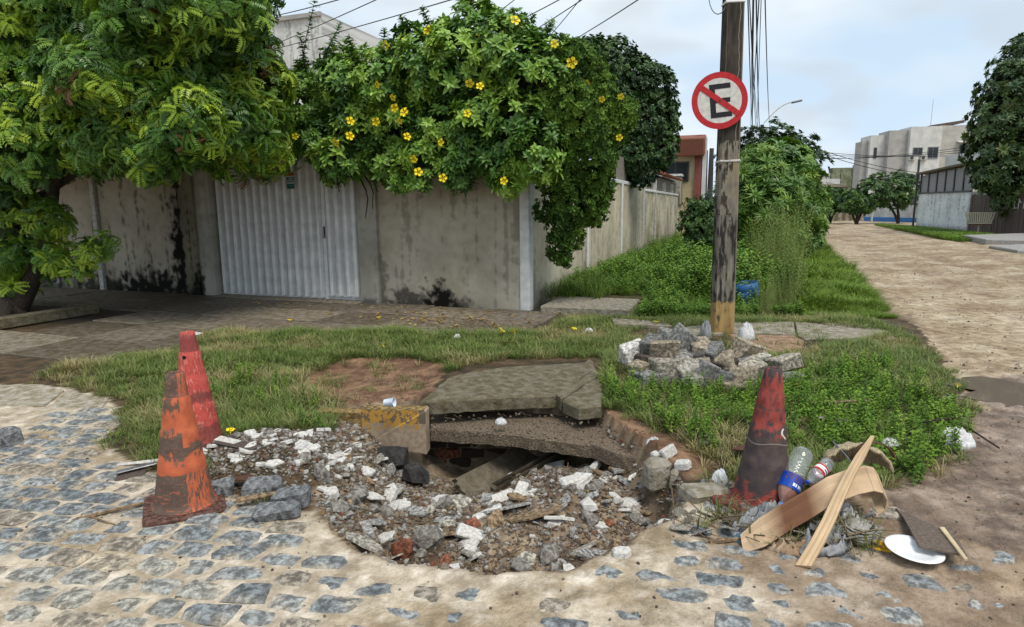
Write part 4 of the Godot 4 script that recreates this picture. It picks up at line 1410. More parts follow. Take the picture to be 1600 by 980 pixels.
	put("side_trim", MB.new().box(Vector3(0.16, 4.8, 0.5), 0.0).build(), white, b, at(Vector3(0.82, 2.4, -0.1)))
	put("roof_band", MB.new().box(Vector3(4.9, 0.85, 1.2), 0.06).build(), mat(Color(0.26, 0.1, 0.065), 0.85, M.grain, null, 0.1, 0.8), b, at(Vector3(-1.6, 4.45, 0.1), 0, Vector3.ONE, 12))
	window(b, Vector3(-0.5, 3.25, 0.03), 1.25, 0.95, M.dark_metal)
	put("balcony", MB.new().box(Vector3(1.9, 1.3, 1.0), 0.0).build(), image_mat(wall_picture(1.9, 1.3, lin("a9a798"), lin("4f4d45"), [], 1.0, 73.0, 128), 0.9), b, at(Vector3(-1.1, 2.35, 0.5)))
	put("balcony_rail", MB.new().box(Vector3(2.0, 0.1, 1.1), 0.0).build(), M.white_paint, b, at(Vector3(-1.1, 3.06, 0.5)))
	b = thing("tiled_porch", "low porch with red clay tile roof behind the slatted side wall", "roof", house(Vector3(-0.25, 0, -15.0), 90))
	put("post", MB.new().box(Vector3(0.14, 2.6, 0.14), 0.0).build(), M.old_white, b, at(Vector3(5.9, 1.3, 0)))
	put("post", MB.new().box(Vector3(0.14, 2.6, 0.14), 0.0).build(), M.old_white, b, at(Vector3(0.3, 1.3, 0)))
	put("beam", MB.new().box(Vector3(6.6, 0.14, 0.14), 0.0).build(), M.old_wood, b, at(Vector3(3.1, 2.68, 0)))
	put("ceiling", MB.new().box(Vector3(6.9, 0.05, 2.6), 0.0).build(), M.old_wood, b, at(Vector3(3.1, 3.1, -1.1), 0, Vector3.ONE, 16))
	for i in 30:
		for j in 4:
			var t := MB.new().lathe([Vector2(0.085, -0.34), Vector2(0.1, 0.34)], 6, Transform3D.IDENTITY, -PI / 2, PI / 2)
			put("tile", t.build(), M.tile, b, Transform3D(Basis.from_euler(Vector3(deg_to_rad(-74 + r(-1, 1)), 0, 0)), Vector3(-0.2 + i * 0.225, 2.82 + j * 0.175, 0.2 - j * 0.6)))
	put("back_wall", MB.new().box(Vector3(6.6, 2.7, 0.1), 0.0).build(), M.old_wood, b, at(Vector3(3.1, 1.35, -2.2)))
	# utility poles down the street
	far_pole(Vector3(17.12, 7.05, -45.0), "far utility pole with a curved street lamp above the hedge", true)
	far_pole(Vector3(11.28, 4.79, -38.0) , "thin dark pole left of the concrete pole, beside the yellow house", false)
	far_pole(Vector3(11.0, 4.73, -36.0) , "thin dark pole just behind the left edge of the concrete pole", false)
	var lp := Vector3(34.46, 0.0, -61.76)
	var sl2 := thing("street_post", "short white lamp post before the white and blue wall", "lamp post", at(lp))
	put("post", MB.new().tube([Vector3.ZERO, Vector3(0, 4.0, 0)], 0.09, 0.07, 6).build(), M.old_white, sl2)
	put("lamp_head", MB.new().box(Vector3(0.35, 0.3, 0.35), 0.05).build(), M.old_white, sl2, at(Vector3(0, 4.12, 0)))


func far_pole(top: Vector3, label: String, lamp: bool) -> void:
	var t := thing("utility_pole", label, "pole", at(Vector3(top.x, 0, top.z)))
	put("pole", MB.new().tube([Vector3.ZERO, Vector3(0, top.y, 0)], 0.2, 0.13, 6).build(), mat(Color(0.06, 0.06, 0.065), 0.9), t)
	if lamp:
		var arm := []
		for i in 9:
			var k := i / 8.0
			arm.append(Vector3(0.1 + 1.9 * k, top.y + 0.1 + 1.35 * sin(k * PI * 0.5) , 0))
		put("lamp_arm", MB.new().tube(arm, 0.04, 0.035, 5).build(), M.old_white, t)
		put("lamp_head", MB.new().box(Vector3(0.7, 0.14, 0.25), 0.04).build(), M.metal, t, at(Vector3(2.25, top.y + 1.5, 0), 0, Vector3.ONE, 0, 12))
		for y in [-0.2, -0.9, -1.6]:
			put("insulator", MB.new().box(Vector3(0.9, 0.09, 0.09), 0.01).build(), M.dark_metal, t, at(Vector3(0.3, top.y + y, 0)))


# ---------- the near pole, its sign and the cables ----------
func build_pole() -> void:
	var H := 7.2
	var pic := paint(128, 1024, func(u: float, v: float) -> Color:
		var y := (1.0 - v) * H
		var s := n3.get_noise_3d(u * 2.2, y * 5.0, 3.0)
		var t := n1.get_noise_3d(u * 3.0, y * 1.7, 8.0)
		var k := lin("6b665d").lerp(lin("8a8578"), clampf(0.5 + s, 0, 1))
		if y > 2.35 + 0.05 * s:
			k = lin("4a443c").lerp(lin("2f2b26"), clampf(0.5 + t + s * 0.5, 0, 1))
			if absf(u - 0.78 - 0.12 * n1.get_noise_2d(y * 3.0, 4.0)) < 0.02:
				k = lin("8a8377")
		elif y > 1.5:
			k = k.lerp(lin("8f7c55"), 0.6 * smoothstep(0.2, 0.4, t + 0.5 * s))
			k = k.lerp(lin("3e3932"), smoothstep(0.15, 0.4, s - t))
		elif y > 0.46 + 0.07 * s:
			k = k.lerp(lin("2c2a28"), smoothstep(-0.25, 0.3, t + 0.6 * s + 0.3 * sin(y * 6.0)))
			k = k.lerp(lin("a5a49e"), 0.6 * smoothstep(0.3, 0.5, s) * smoothstep(0.9, 1.2, y))
		else:
			k = lin("a88c5c").lerp(lin("86704a"), clampf(0.4 + s + t, 0, 1))
			k = k.lerp(lin("54493a"), smoothstep(0.28, 0.45, s + 0.3 * t))
		if u < 0.06 or u > 0.95:
			k = k.lerp(lin("8a8070"), 0.5)
		return k)
	var base := Vector3(2.58, 0.0, -7.73)
	var t := thing("concrete_pole", "square weathered concrete pole with a faded yellow foot", "pole", at(base, 0, Vector3.ONE, 0, 0.6))
	var mb := MB.new()
	var ring := func(y: float) -> Array:
		var w := lerpf(0.127, 0.088, y / H)
		var d := lerpf(0.095, 0.07, y / H)
		var c := 0.018
		return [Vector3(-w + c, y, d), Vector3(w - c, y, d), Vector3(w, y, d - c), Vector3(w, y, -d + c), Vector3(w - c, y, -d), Vector3(-w + c, y, -d), Vector3(-w, y, -d + c), Vector3(-w, y, d - c)]
	var us := [0.04, 0.96, 1.0, 1.25, 1.3, 2.2, 2.25, 2.5, 2.54]
	var steps := 24
	for i in steps:
		var y0 := H * i / steps
		var y1 := H * (i + 1) / steps
		var A: Array = ring.call(y0)
		var B: Array = ring.call(y1)
		for k in 8:
			var j := (k + 1) % 8
			mb.quad(A[k], A[j], B[j], B[k], Vector2(us[k], 1.0 - y0 / H), Vector2(us[k + 1], 1.0 - y0 / H), Vector2(us[k + 1], 1.0 - y1 / H), Vector2(us[k], 1.0 - y1 / H))
	var bp := ramp_tex(77, 0.03, 5, Color(0, 0, 0), Color(1, 1, 1), 256)
	put("shaft", mb.build(), image_mat(pic, 0.92, bp, 0.5), t)
	for q in [[2.12, M.old_white], [3.87, M.white_plastic]]:
		var w := lerpf(0.127, 0.088, q[0] / H) + 0.008
		var d := lerpf(0.095, 0.07, q[0] / H) + 0.008
		put("strap", MB.new().box(Vector3(w * 2, 0.035, d * 2), 0.012).build(), q[1], t, at(Vector3(0, q[0], 0), 0, Vector3.ONE, 0, 1.5))
	put("clamp", MB.new().box(Vector3(0.16, 0.2, 0.16), 0.04).build(), M.dark_metal, t, at(Vector3(0.17, 4.02, 0.02)))
	put("bracket", MB.new().box(Vector3(0.2, 0.05, 0.06), 0.01).build(), M.metal, t, at(Vector3(-0.17, 3.98, 0.04), 0, Vector3.ONE, 0, 22))
	put("insulator", MB.new().lathe([Vector2(0.0, 0.0), Vector2(0.04, 0.01), Vector2(0.05, 0.05), Vector2(0.03, 0.08), Vector2(0.0, 0.09)], 10).build(true), M.dark_metal, t, at(Vector3(-0.27, 3.93, 0.04)))
	var loop := []
	for i in 13:
		var a := -0.4 + i / 12.0 * 3.9
		loop.append(Vector3(-0.19 - 0.11 * cos(a), 3.82 + 0.2 * (1.0 if i == 0 else 0.7) - 0.22 * sin(a), 0.06))
	put("wire_loop", MB.new().tube(loop, 0.006, 0.006, 4).build(), M.grey_cable, t)
	# the no parking sign
	var s := thing("no_parking_sign", "round red and white no parking sign with struck black E", "sign", at(Vector3(2.39, 2.79, -7.6), -4, Vector3.ONE, 0, 6))
	var R := 0.315
	var metal_back := MB.new()
	var pl := PackedVector2Array()
	for i in 48:
		pl.append(Vector2(cos(TAU * i / 48), sin(TAU * i / 48)) * R)
	var stand := Transform3D(Basis(Vector3.RIGHT, PI / 2), Vector3.ZERO)
	put("plate", metal_back.prism(pl, -0.004, 0.0, 0.0, stand).build(), M.metal, s)
	var whitep := PackedVector2Array()
	for p in pl:
		whitep.append(p * 0.8)
	var grime := func(base_col: Color) -> StandardMaterial3D: return mat(base_col, 0.45, M.soft, null, 0.1, 2.0, false)
	put("face", MB.new().prism(whitep, 0.0, 0.002, 0.0, stand).build(), grime.call(Color(0.66, 0.65, 0.6)), s)
	var rm := MB.new()
	for i in 48:
		var a := pl[i]
		var b := pl[(i + 1) % 48]
		var f := func(p: Vector2, k: float, z: float) -> Vector3: return Vector3(p.x * k, p.y * k, z)
		rm.quad(f.call(a, 0.79, 0.003), f.call(a, 1.0, 0.003), f.call(b, 1.0, 0.003), f.call(b, 0.79, 0.003))
		rm.quad(f.call(a, 1.0, -0.004), f.call(b, 1.0, -0.004), f.call(b, 1.0, 0.003), f.call(a, 1.0, 0.003))
		rm.quad(f.call(b, 0.79, 0.0), f.call(a, 0.79, 0.0), f.call(a, 0.79, 0.003), f.call(b, 0.79, 0.003))
	var red := grime.call(Color(0.5, 0.02, 0.025))
	put("red_ring", rm.build(), red, s)
	var e := MB.new()
	var black := grime.call(Color(0.015, 0.015, 0.018))
	for q in [[-0.078, 0.0, 0.062, 0.37], [0.01, 0.157, 0.238, 0.056], [0.005, 0.0, 0.228, 0.052], [0.01, -0.157, 0.238, 0.056]]:
		e.box(Vector3(q[2], q[3], 0.002), 0.0, at(Vector3(q[0], q[1], 0.0035 + 0.0002 * e.v.size() / 36.0)))
	put("letter_e", e.build(), black, s)
	put("slash", MB.new().box(Vector3(0.53, 0.062, 0.003), 0.0, at(Vector3(0, 0, 0.0065), 0, Vector3.ONE, 0, -40)).build(), red, s)
	put("bolt", MB.new().lathe([Vector2(0.014, 0), Vector2(0.012, 0.006), Vector2(0.0, 0.007)], 8).build(), M.dark_metal, s, at(Vector3(0, 0, 0.008), 0, Vector3.ONE, 90))
	put("bracket", MB.new().box(Vector3(0.2, 0.05, 0.06), 0.005).build(), M.metal, s, at(Vector3(0, 0.05, -0.035)))
	# cables
	var far := Vector3(17.14, 6.63, -45.0)
	var far2 := Vector3(19.3, 6.19, -45.0)
	for i in 9:
		var a := Vector3(2.59, 4.26, -7.6) + Vector3(0.055 * i * 0.6, 0.5, -0.1 * (i % 3))
		var b := far + Vector3(r(-0.9, 0.5), r(-1.2, 0.2), r(-1, 1))
		cable(a, b, r(0.3, 1.3), r(0.006, 0.012), "black cable of the bundle running from the near pole down the street", "cables of the street bundle")
	# service wires over the shrubs, from the pole head to houses on the left
	var n := 0
	var wires := [[Vector2(425, 62), Vector2(600, -18)], [Vector2(440, 75), Vector2(720, -14)], [Vector2(430, 30), Vector2(560, -10)]]
	var ends := [[Vector3(-7.37, 7.18, -20.0), Vector3(-3.62, 5.84, -14.0)], [Vector3(-9.03, 7.18, -24.0), Vector3(-2.57, 5.93, -14.0)], [Vector3(-7.65, 6.81, -22.0), Vector3(-1.07, 5.56, -13.0)], [Vector3(-0.11, 6.38, -18.0), Vector3(1.22, 5.41, -12.0)], [Vector3(0.23, 6.05, -18.0), Vector3(1.56, 5.41, -12.0)], [Vector3(0.83, 5.89, -18.0), Vector3(1.39, 5.41, -12.0)], [Vector3(-0.27, 6.78, -18.0), Vector3(0.38, 5.47, -12.0)], [Vector3(1.58, 6.36, -20.0), Vector3(2.15, 4.97, -11.0)]]
	var says := ["thin wire nearest the left tree crossing above the white block", "thin wire crossing in front of the white block parapet", "long thick wire rising over the flowering shrub at the left", "wire above the middle of the flowering shrub, upper of the pair", "wire above the middle of the flowering shrub, lower of the pair", "steep wire crossing the pair above the shrub", "short wire beside the tip of the flowering shrub", "long wire rising from the dark tree towards the pole"]
	for k in ends.size():
		var p0: Vector3 = ends[k][0]
		var p1: Vector3 = ends[k][1]
		var d := p1 - p0
		cable(p0 - d * 0.3, p1 + d * 0.25, 0.05, 0.011, says[k], "")
	# lines across the far end of the street
	var q0 := [[Vector3(17.74, 6.7, -45.0), Vector3(41.16, 4.31, -50.0)], [Vector3(17.76, 6.49, -45.0), Vector3(41.21, 3.93, -50.0)], [Vector3(24.62, 6.87, -60.0), Vector3(40.97, 5.74, -50.0)], [Vector3(24.94, 6.47, -60.0), Vector3(40.91, 6.21, -50.0)], [Vector3(25.14, 6.02, -60.0), Vector3(40.85, 6.69, -50.0)], [Vector3(25.15, 5.9, -60.0), Vector3(40.81, 7.01, -50.0)], [Vector3(38.58, 4.39, -80.0), Vector3(50.34, 4.53, -80.0)]]
	for k in q0.size():
		cable(q0[k][0], q0[k][1], 1.6 if k < 2 else 0.7, 0.022, "thin line strung across the far end of the street", "lines across the far street")


func cable(a: Vector3, b: Vector3, sag: float, rad: float, label: String, group: String) -> void:
	var path := []
	var k := 16
	for i in k + 1:
		var t := float(i) / k
		path.append(a.lerp(b, t) - Vector3(0, sag * 4.0 * t * (1.0 - t), 0))
	single("cable", MB.new().tube(path, rad, rad, 4).build(), M.cable, Transform3D.IDENTITY, label, "cable", group)


# ---------- plants ----------
func crown_points(blobs: Array, n: int, inner := 0.25, fray := 0.0) -> Array:
	# [place, outward direction] spread over the outside of a heap of balls, some inside
	var wsum := 0.0
	for b in blobs:
		wsum += b[1] * b[1]
	var out := []
	for b in blobs:
		var k := int(n * b[1] * b[1] / wsum) + 1
		for i in k:
			var d := Vector3(rng.randfn(), rng.randfn(), rng.randfn()).normalized()
			var deep := rng.randf() < inner
			var p: Vector3 = b[0] + d * b[1] * (r(0.45, 0.85) if deep else r(0.84 - fray, 1.08 + fray))
			var ok := true
			if not deep:
				for c in blobs:
					if c[0] != b[0] and p.distance_to(c[0]) < c[1] * 0.72:
						ok = false
						break
			if ok:
				out.append([p, d])
	return out


func crown(parent: Node, called: String, blobs: Array, n: int, mesh: Mesh, m: Material, s0: float, s1: float, tones: Array, upward := 0.6, inner := 0.25, fray := 0.0) -> void:
	var xfs := []
	var cols := PackedColorArray()
	for q in crown_points(blobs, n, inner, fray):
		var y: Vector3 = (q[1] + Vector3.UP * upward + Vector3(r(-0.55, 0.55), r(-0.55, 0.55), r(-0.55, 0.55))).normalized()
		var x := y.cross(Vector3(r(-1, 1), r(-1, 1), r(-1, 1))).normalized()
		xfs.append(Transform3D(Basis(x, y, x.cross(y)).scaled(Vector3.ONE * r(s0, s1)), q[0]))
		var a: float = clampf(0.5 + n1.get_noise_3dv(q[0] * 1.3) * 1.1 + r(-0.35, 0.35), 0.0, 1.0)
		var k: Color = tones[0].lerp(tones[1], minf(a * 2.0, 1.0)).lerp(tones[2], maxf(0.0, a * 2.0 - 1.0))
		if rng.randf() < 0.012 and tones.size() > 3:
			k = tones[3]
		cols.append(k)
	stuff(called, mesh, m, xfs, cols, parent)


func pinnate_cluster() -> ArrayMesh:
	# a tuft of feathered leaves that arch over and hang
	var mb := MB.new()
	for k in 5:
		var az := TAU * k / 5.0 + r(-0.5, 0.5)
		var out := Vector3(cos(az), r(-0.1, 0.5), sin(az)).normalized()
		var sd := out.cross(Vector3.UP).normalized()
		var L := r(0.16, 0.26)
		for i in 8:
			var t := 0.2 + 0.8 * i / 7.0
			var p := out * L * t + Vector3.UP * (0.05 * sin(t * 2.4) - 0.07 * t * t)
			for s in [-1.0, 1.0]:
				var dir: Vector3 = (sd * s + out * 0.45 + Vector3.DOWN * r(0.15, 0.5)).normalized()
				lf2(mb, p, dir, Vector3.UP, r(0.055, 0.075) * (1.1 - 0.35 * absf(t - 0.5)), 0.034)
	return mb.build()


func lf2(mb: MB, base: Vector3, dir: Vector3, up: Vector3, L: float, w: float) -> void:
	# a small leaflet of two folded triangles
	var sd := dir.cross(up).normalized() * w * 0.5
	var tip := base + dir * L - up * L * 0.18
	mb.tri(base, base + dir * L * 0.5 + sd + up * w * 0.15, tip)
	mb.tri(base, tip, base + dir * L * 0.5 - sd + up * w * 0.15)


func whorl(n: int, L: float, w: float, rings := 2, lift := 0.35, broad := false) -> ArrayMesh:
	var mb := MB.new()
	for k in rings:
		var cnt := n - k * 2
		for i in cnt:
			var az := TAU * (i + 0.5 * k) / cnt + r(-0.25, 0.25)
			var dir := Vector3(cos(az), lift + 0.5 * k + r(-0.25, 0.25), sin(az)).normalized()
			var side := dir.cross(Vector3.UP).normalized()
			var up := side.cross(dir).normalized().rotated(dir, r(-0.4, 0.4))
			if broad:
				mb.oval(Vector3(0, 0.04 * k, 0), dir, up, L * r(0.75, 1.15) * (1.0 - 0.25 * k), w * r(0.85, 1.1), r(0.05, 0.3))
			else:
				mb.leaf(Vector3(0, 0.04 * k, 0), dir, up, L * r(0.75, 1.1) * (1.0 - 0.25 * k), w * r(0.85, 1.1), r(0.05, 0.3))
	return mb.build()


func sprig(n: int, h: float, L: float, w: float) -> ArrayMesh:
	# an upright weed: a thin stem with leaves all the way up
	var mb := MB.new()
	var lean := Vector3(r(-0.2, 0.2), 1, r(-0.2, 0.2)).normalized()
	mb.tube([Vector3.ZERO, lean * h * 0.5, lean * h], 0.0025, 0.0012, 3)
	for i in n:
		var t := 0.15 + 0.85 * i / n
		var az := i * 2.4 + r(-0.3, 0.3)
		mb.leaf(lean * h * t, Vector3(cos(az), r(0.1, 0.7), sin(az)).normalized(), Vector3.UP, L * r(0.7, 1.15) * (1.15 - 0.5 * t), w * r(0.8, 1.1) * (1.15 - 0.4 * t), 0.2)
	return mb.build()


func tuft(n: int, h: float, spread: float, w: float) -> ArrayMesh:
	var mb := MB.new()
	for i in n:
		var az := r(0, TAU)
		var out := Vector3(cos(az), 0, sin(az))
		mb.blade(out * r(0, spread), (Vector3.UP + out * r(0.0, 0.7)).normalized(), (out + Vector3.DOWN * r(0.1, 0.9)).normalized(), h * r(0.5, 1.15), w * r(0.7, 1.2))
	return mb.build()


func hl(p: Vector3) -> Vector3:
	return HF * p


func limbs(parent: Node, name_: String, root: Vector3, tips: Array, r0: float, m: Material) -> void:
	var mb := MB.new()
	for t in tips:
		var path := []
		for i in 8:
			var k := i / 7.0
			var p: Vector3 = root.lerp(t, k)
			p += Vector3(sin(k * 5.0 + t.x), 0.12 * sin(k * PI), cos(k * 4.0 + t.z)) * 0.1 * sin(k * PI)
			path.append(p)
		mb.tube(path, r0, r0 * 0.3, 7)
	put(name_, mb.build(true), m, parent)


func build_plants() -> void:
	M.pinnate = pinnate_cluster()
	M.whorl_a = whorl(7, 0.125, 0.042, 2, 0.3, true)
	M.whorl_b = whorl(6, 0.075, 0.03, 2, 0.5, true)
	M.round_a = whorl(9, 0.09, 0.05, 2, 0.3)
	M.big_tuft = whorl(9, 0.3, 0.12, 2, 0.3)
	M.narrow = whorl(9, 0.3, 0.05, 2, 0.45)
	# the big feather-leaved tree over the left wall
	var t := thing("feather_leaf_tree", "large yellow-green feather-leaved tree spreading over the wall left of the gate", "tree")
	var bl := []
	for q in [[Vector3(-7.207, 4.94, -9.09), 0], [Vector3(-6.184, 4.8, -8.714), 0], [Vector3(-5.236, 4.66, -8.365), 0], [Vector3(-4.363, 4.54, -8.044), 0], [Vector3(-3.912, 4.71, -8.517), 0], [Vector3(-3.636, 4.98, -9.268), 0], [Vector3(-7.197, 4.43, -9.086), 0], [Vector3(-6.325, 4.32, -8.765), 0], [Vector3(-5.517, 4.23, -8.468), 0], [Vector3(-4.767, 4.13, -8.192), 0], [Vector3(-4.053, 4.05, -7.93), 0], [Vector3(-3.724, 4.21, -8.448), 0], [Vector3(-3.692, 4.46, -9.289), 0], [Vector3(-7.188, 3.86, -9.083), 0], [Vector3(-6.259, 3.77, -8.741), 0], [Vector3(-5.442, 3.69, -8.441), 0], [Vector3(-4.682, 3.62, -8.161), 0], [Vector3(-4.372, 3.74, -8.686), 0], [Vector3(-4.077, 3.92, -9.43), 0], [Vector3(-3.739, 3.89, -9.306), 0], [Vector3(-7.179, 3.33, -9.08), 0], [Vector3(-6.24, 3.26, -8.734), 0], [Vector3(-5.471, 3.2, -8.451), 0], [Vector3(-4.701, 3.14, -8.168), 0], [Vector3(-4.381, 3.23, -8.69), 0], [Vector3(-4.077, 3.37, -9.43), 0], [Vector3(-3.523, 3.33, -9.226), 0], [Vector3(-7.404, 2.84, -9.162), 0], [Vector3(-6.55, 2.79, -8.848), 0], [Vector3(-5.705, 2.74, -8.537), 0], [Vector3(-4.917, 2.7, -8.247), 0], [Vector3(-4.175, 2.66, -7.975), 0], [Vector3(-3.827, 2.72, -8.486), 0], [Vector3(-3.598, 2.82, -9.254), 0], [Vector3(-3.561, 2.82, -9.24), 0], [Vector3(-6.85, 2.49, -8.959), 1], [Vector3(-6.034, 2.45, -8.658), 1], [Vector3(-5.264, 2.42, -8.375), 1], [Vector3(-4.551, 2.39, -8.113), 1], [Vector3(-4.259, 2.44, -8.645), 1], [Vector3(-4.002, 2.51, -9.402), 1], [Vector3(-3.523, 2.49, -9.226), 1]]:
		bl.append([q[0] + HF.basis * Vector3(r(-0.12, 0.12), r(-0.1, 0.1), r(-0.35, 0.35)), r(0.42, 0.64) if q[1] == 0 else r(0.3, 0.42)])
		if q[1] == 0:
			bl.append([q[0] + HF.basis * Vector3(-0.34, 0.3, r(-0.45, 0.0)), r(0.42, 0.56)])
	for i in 9:
		for j in 4:
			bl.append([hl(Vector3(-12.0 + i * 0.92 + r(-0.2, 0.2), r(2.85, 3.1), 0.2 + j * 0.8)), r(0.55, 0.68)])
	for i in 18:
		bl.append([hl(Vector3(-13.5 + i * 0.58, r(2.3, 3.1), r(-1.5, -0.7))), r(0.55, 0.75)])
	for i in 26:
		bl.append([hl(Vector3(r(-10.5, -5.0), r(2.9, 5.6), r(-0.4, 1.4))), r(0.55, 0.75)])
	crown(t, "crown", bl, 22000, M.pinnate, M.leaf, 0.6, 1.0, [Color(0.035, 0.1, 0.014), Color(0.1, 0.22, 0.02), Color(0.31, 0.43, 0.03), Color(0.18, 0.085, 0.035)], 0.45, 0.2)
	var lowb := []
	lowb = [[Vector3(-7.397, 1.71, -9.586), 0.4], [Vector3(-6.674, 1.47, -9.32), 0.3], [Vector3(-7.472, 0.95, -9.614), 0.36], [Vector3(-6.637, 0.92, -9.306), 0.26], [Vector3(-5.952, 1.02, -9.054), 0.2], [Vector3(-7.5, 0.47, -9.624), 0.24], [Vector3(-5.698, 1.12, -8.961), 0.13], [Vector3(-6.224, 0.79, -9.155), 0.15]]
	crown(t, "hanging_foliage", lowb, 260, M.pinnate, M.leaf, 0.55, 0.85, [Color(0.035, 0.1, 0.014), Color(0.1, 0.22, 0.02), Color(0.31, 0.43, 0.03)], 0.5, 0.6)
	var rt := hl(Vector3(-7.15, -0.05, 3.05))
	limbs(t, "trunk", rt, [hl(Vector3(-7.3, 2.6, 2.6)), hl(Vector3(-6.3, 2.8, 2.3)), hl(Vector3(-8.2, 2.7, 2.4))], 0.16, M.bark)
	limbs(t, "limb", hl(Vector3(-7.2, 1.6, 2.8)), [hl(Vector3(-4.2, 3.4, 1.6)), hl(Vector3(-9.4, 3.6, 1.8)), hl(Vector3(-6.0, 4.2, 1.5)), hl(Vector3(-6.2, 1.25, 3.0))], 0.07, M.bark)
	for i in 5:
		put("root", MB.new().tube([rt + Vector3(0, 0.35, 0), rt + Vector3(cos(i * 1.25) * 0.2, 0.1, sin(i * 1.25) * 0.2), rt + Vector3(cos(i * 1.25) * 0.5, -0.03, sin(i * 1.25) * 0.5)], 0.12, 0.04, 6).build(true), M.bark, t)
	# its planting bed: a low concrete rim
	var bed := thing("planting_bed", "low concrete rim around the foot of the feather-leaved tree", "planter", house(Vector3(-7.2, 0, 3.05)))
	for q in [[Vector3(1.75, 0.16, 0.12), Vector3(0, 0.09, 0.75), 0.0], [Vector3(1.75, 0.16, 0.12), Vector3(0, 0.09, -0.75), 0.0], [Vector3(1.38, 0.16, 0.12), Vector3(0.815, 0.09, 0.0), 90.0], [Vector3(1.38, 0.16, 0.12), Vector3(-0.815, 0.09, 0.0), 90.0]]:
		put("rim", MB.new().box(q[0], 0.015, Transform3D.IDENTITY, 0.008, rng).build(), M.slab, bed, at(q[1], q[2]))
	put("soil", MB.new().box(Vector3(1.5, 0.08, 1.36), 0.01).build(), M.clod, bed, at(Vector3(0, 0.07, 0)))

	# the flowering shrub over the wall
	t = thing("flowering_shrub", "large glossy green shrub with yellow trumpet flowers above the wall and gate", "shrub")
	bl = []
	for q in [[Vector3(-3.17, 3.58, -10.535), 0.32], [Vector3(-2.625, 3.73, -10.334), 0.3], [Vector3(-3.104, 3.22, -10.511), 0.42], [Vector3(-2.484, 3.42, -10.283), 0.45], [Vector3(-1.846, 3.51, -10.048), 0.45], [Vector3(-1.236, 3.6, -9.823), 0.48], [Vector3(-0.654, 3.68, -9.609), 0.5], [Vector3(-0.148, 3.72, -9.423), 0.5], [Vector3(0.331, 3.43, -9.247), 0.5], [Vector3(-3.029, 2.73, -10.483), 0.42], [Vector3(-2.353, 2.84, -10.234), 0.45], [Vector3(-1.715, 2.9, -10), 0.48], [Vector3(-1.011, 2.91, -9.741), 0.48], [Vector3(-0.439, 2.83, -9.53), 0.48], [Vector3(0.115, 2.8, -9.326), 0.5], [Vector3(-2.597, 2.41, -10.324), 0.36], [Vector3(-1.94, 2.44, -10.082), 0.38], [Vector3(-1.274, 2.37, -9.837), 0.35], [Vector3(-0.683, 2.35, -9.62), 0.36], [Vector3(-0.119, 2.32, -9.413), 0.38], [Vector3(0.378, 2.39, -9.23), 0.4], [Vector3(-2.832, 2.22, -10.41), 0.2], [Vector3(-1.537, 2.09, -9.934), 0.22], [Vector3(-0.833, 2.03, -9.675), 0.2], [Vector3(-1.339, 1.93, -9.861), 0.12], [Vector3(0.012, 1.96, -9.364), 0.2], [Vector3(-0.983, 3.97, -9.73), 0.3], [Vector3(-0.467, 4.09, -9.54), 0.34], [Vector3(-1.377, 3.92, -9.875), 0.3], [Vector3(0.031, 3.96, -9.357), 0.3]]:
		bl.append([q[0] + HF.basis.z * r(-0.15, 0.15), q[1]])
	for i in 12:
		bl.append([hl(Vector3(r(-3.2, 0.4), r(2.6, 3.4), r(-1.2, -0.2))), r(0.5, 0.7)])
	crown(t, "crown", bl, 6400, M.whorl_a, M.leaf, 0.75, 1.35, [Color(0.05, 0.13, 0.022), Color(0.12, 0.25, 0.035), Color(0.27, 0.43, 0.06)], 0.6, 0.22)
	# long shoots above the crown
	var sx := []
	var sc := PackedColorArray()
	var stems := MB.new()
	for q in [[Vector3(-3.281, 3.75, -10.522), Vector3(-2.959, 4.63, -10.297)], [Vector3(-2.943, 3.73, -10.398), Vector3(-2.546, 4.31, -10.145)], [Vector3(-2.295, 3.76, -10.16), Vector3(-2.405, 4.1, -10.094)], [Vector3(-1.873, 3.82, -10.004), Vector3(-1.832, 4.15, -9.883)], [Vector3(-1.46, 4.05, -9.852), Vector3(-1.551, 4.29, -9.779)], [Vector3(-1.075, 4.01, -9.711), Vector3(-1.222, 4.36, -9.658)], [Vector3(-0.55, 4.04, -9.518), Vector3(-0.537, 4.42, -9.406)], [Vector3(-0.371, 4.11, -9.452), Vector3(-0.293, 4.47, -9.317)], [Vector3(-0.193, 4.01, -9.386), Vector3(0.035, 4.22, -9.196)], [Vector3(-2.718, 1.87, -10.315), Vector3(-2.771, 2.46, -10.228)], [Vector3(-2.061, 1.86, -10.073), Vector3(-2.227, 2.34, -10.028)], [Vector3(-1.338, 1.85, -9.808), Vector3(-1.41, 2.17, -9.728)], [Vector3(0.379, 3.79, -9.176), Vector3(0.542, 3.99, -9.009)], [Vector3(-3.177, 3.55, -10.484), Vector3(-3.212, 4.2, -10.391)]]:
		var a: Vector3 = q[0]
		var b: Vector3 = q[1]
		stems.tube([a, a.lerp(b, 0.5) + Vector3(0, 0.03, 0.03), b], 0.008, 0.004, 4)
		for i in 9:
			var p := a.lerp(b, (i + 1) / 9.0)
			var y := (b - a).normalized()
			var x := y.cross(Vector3(r(-1, 1), r(-1, 1), r(-1, 1))).normalized()
			sx.append(Transform3D(Basis(x, y, x.cross(y)).scaled(Vector3.ONE * r(0.6, 0.95)), p))
			sc.append(Color(0.05, 0.12, 0.03).lerp(Color(0.12, 0.22, 0.04), rng.randf()))
	put("stem", stems.build(), M.bark, t)
	stuff("shoot", M.whorl_a, M.leaf, sx, sc, t)
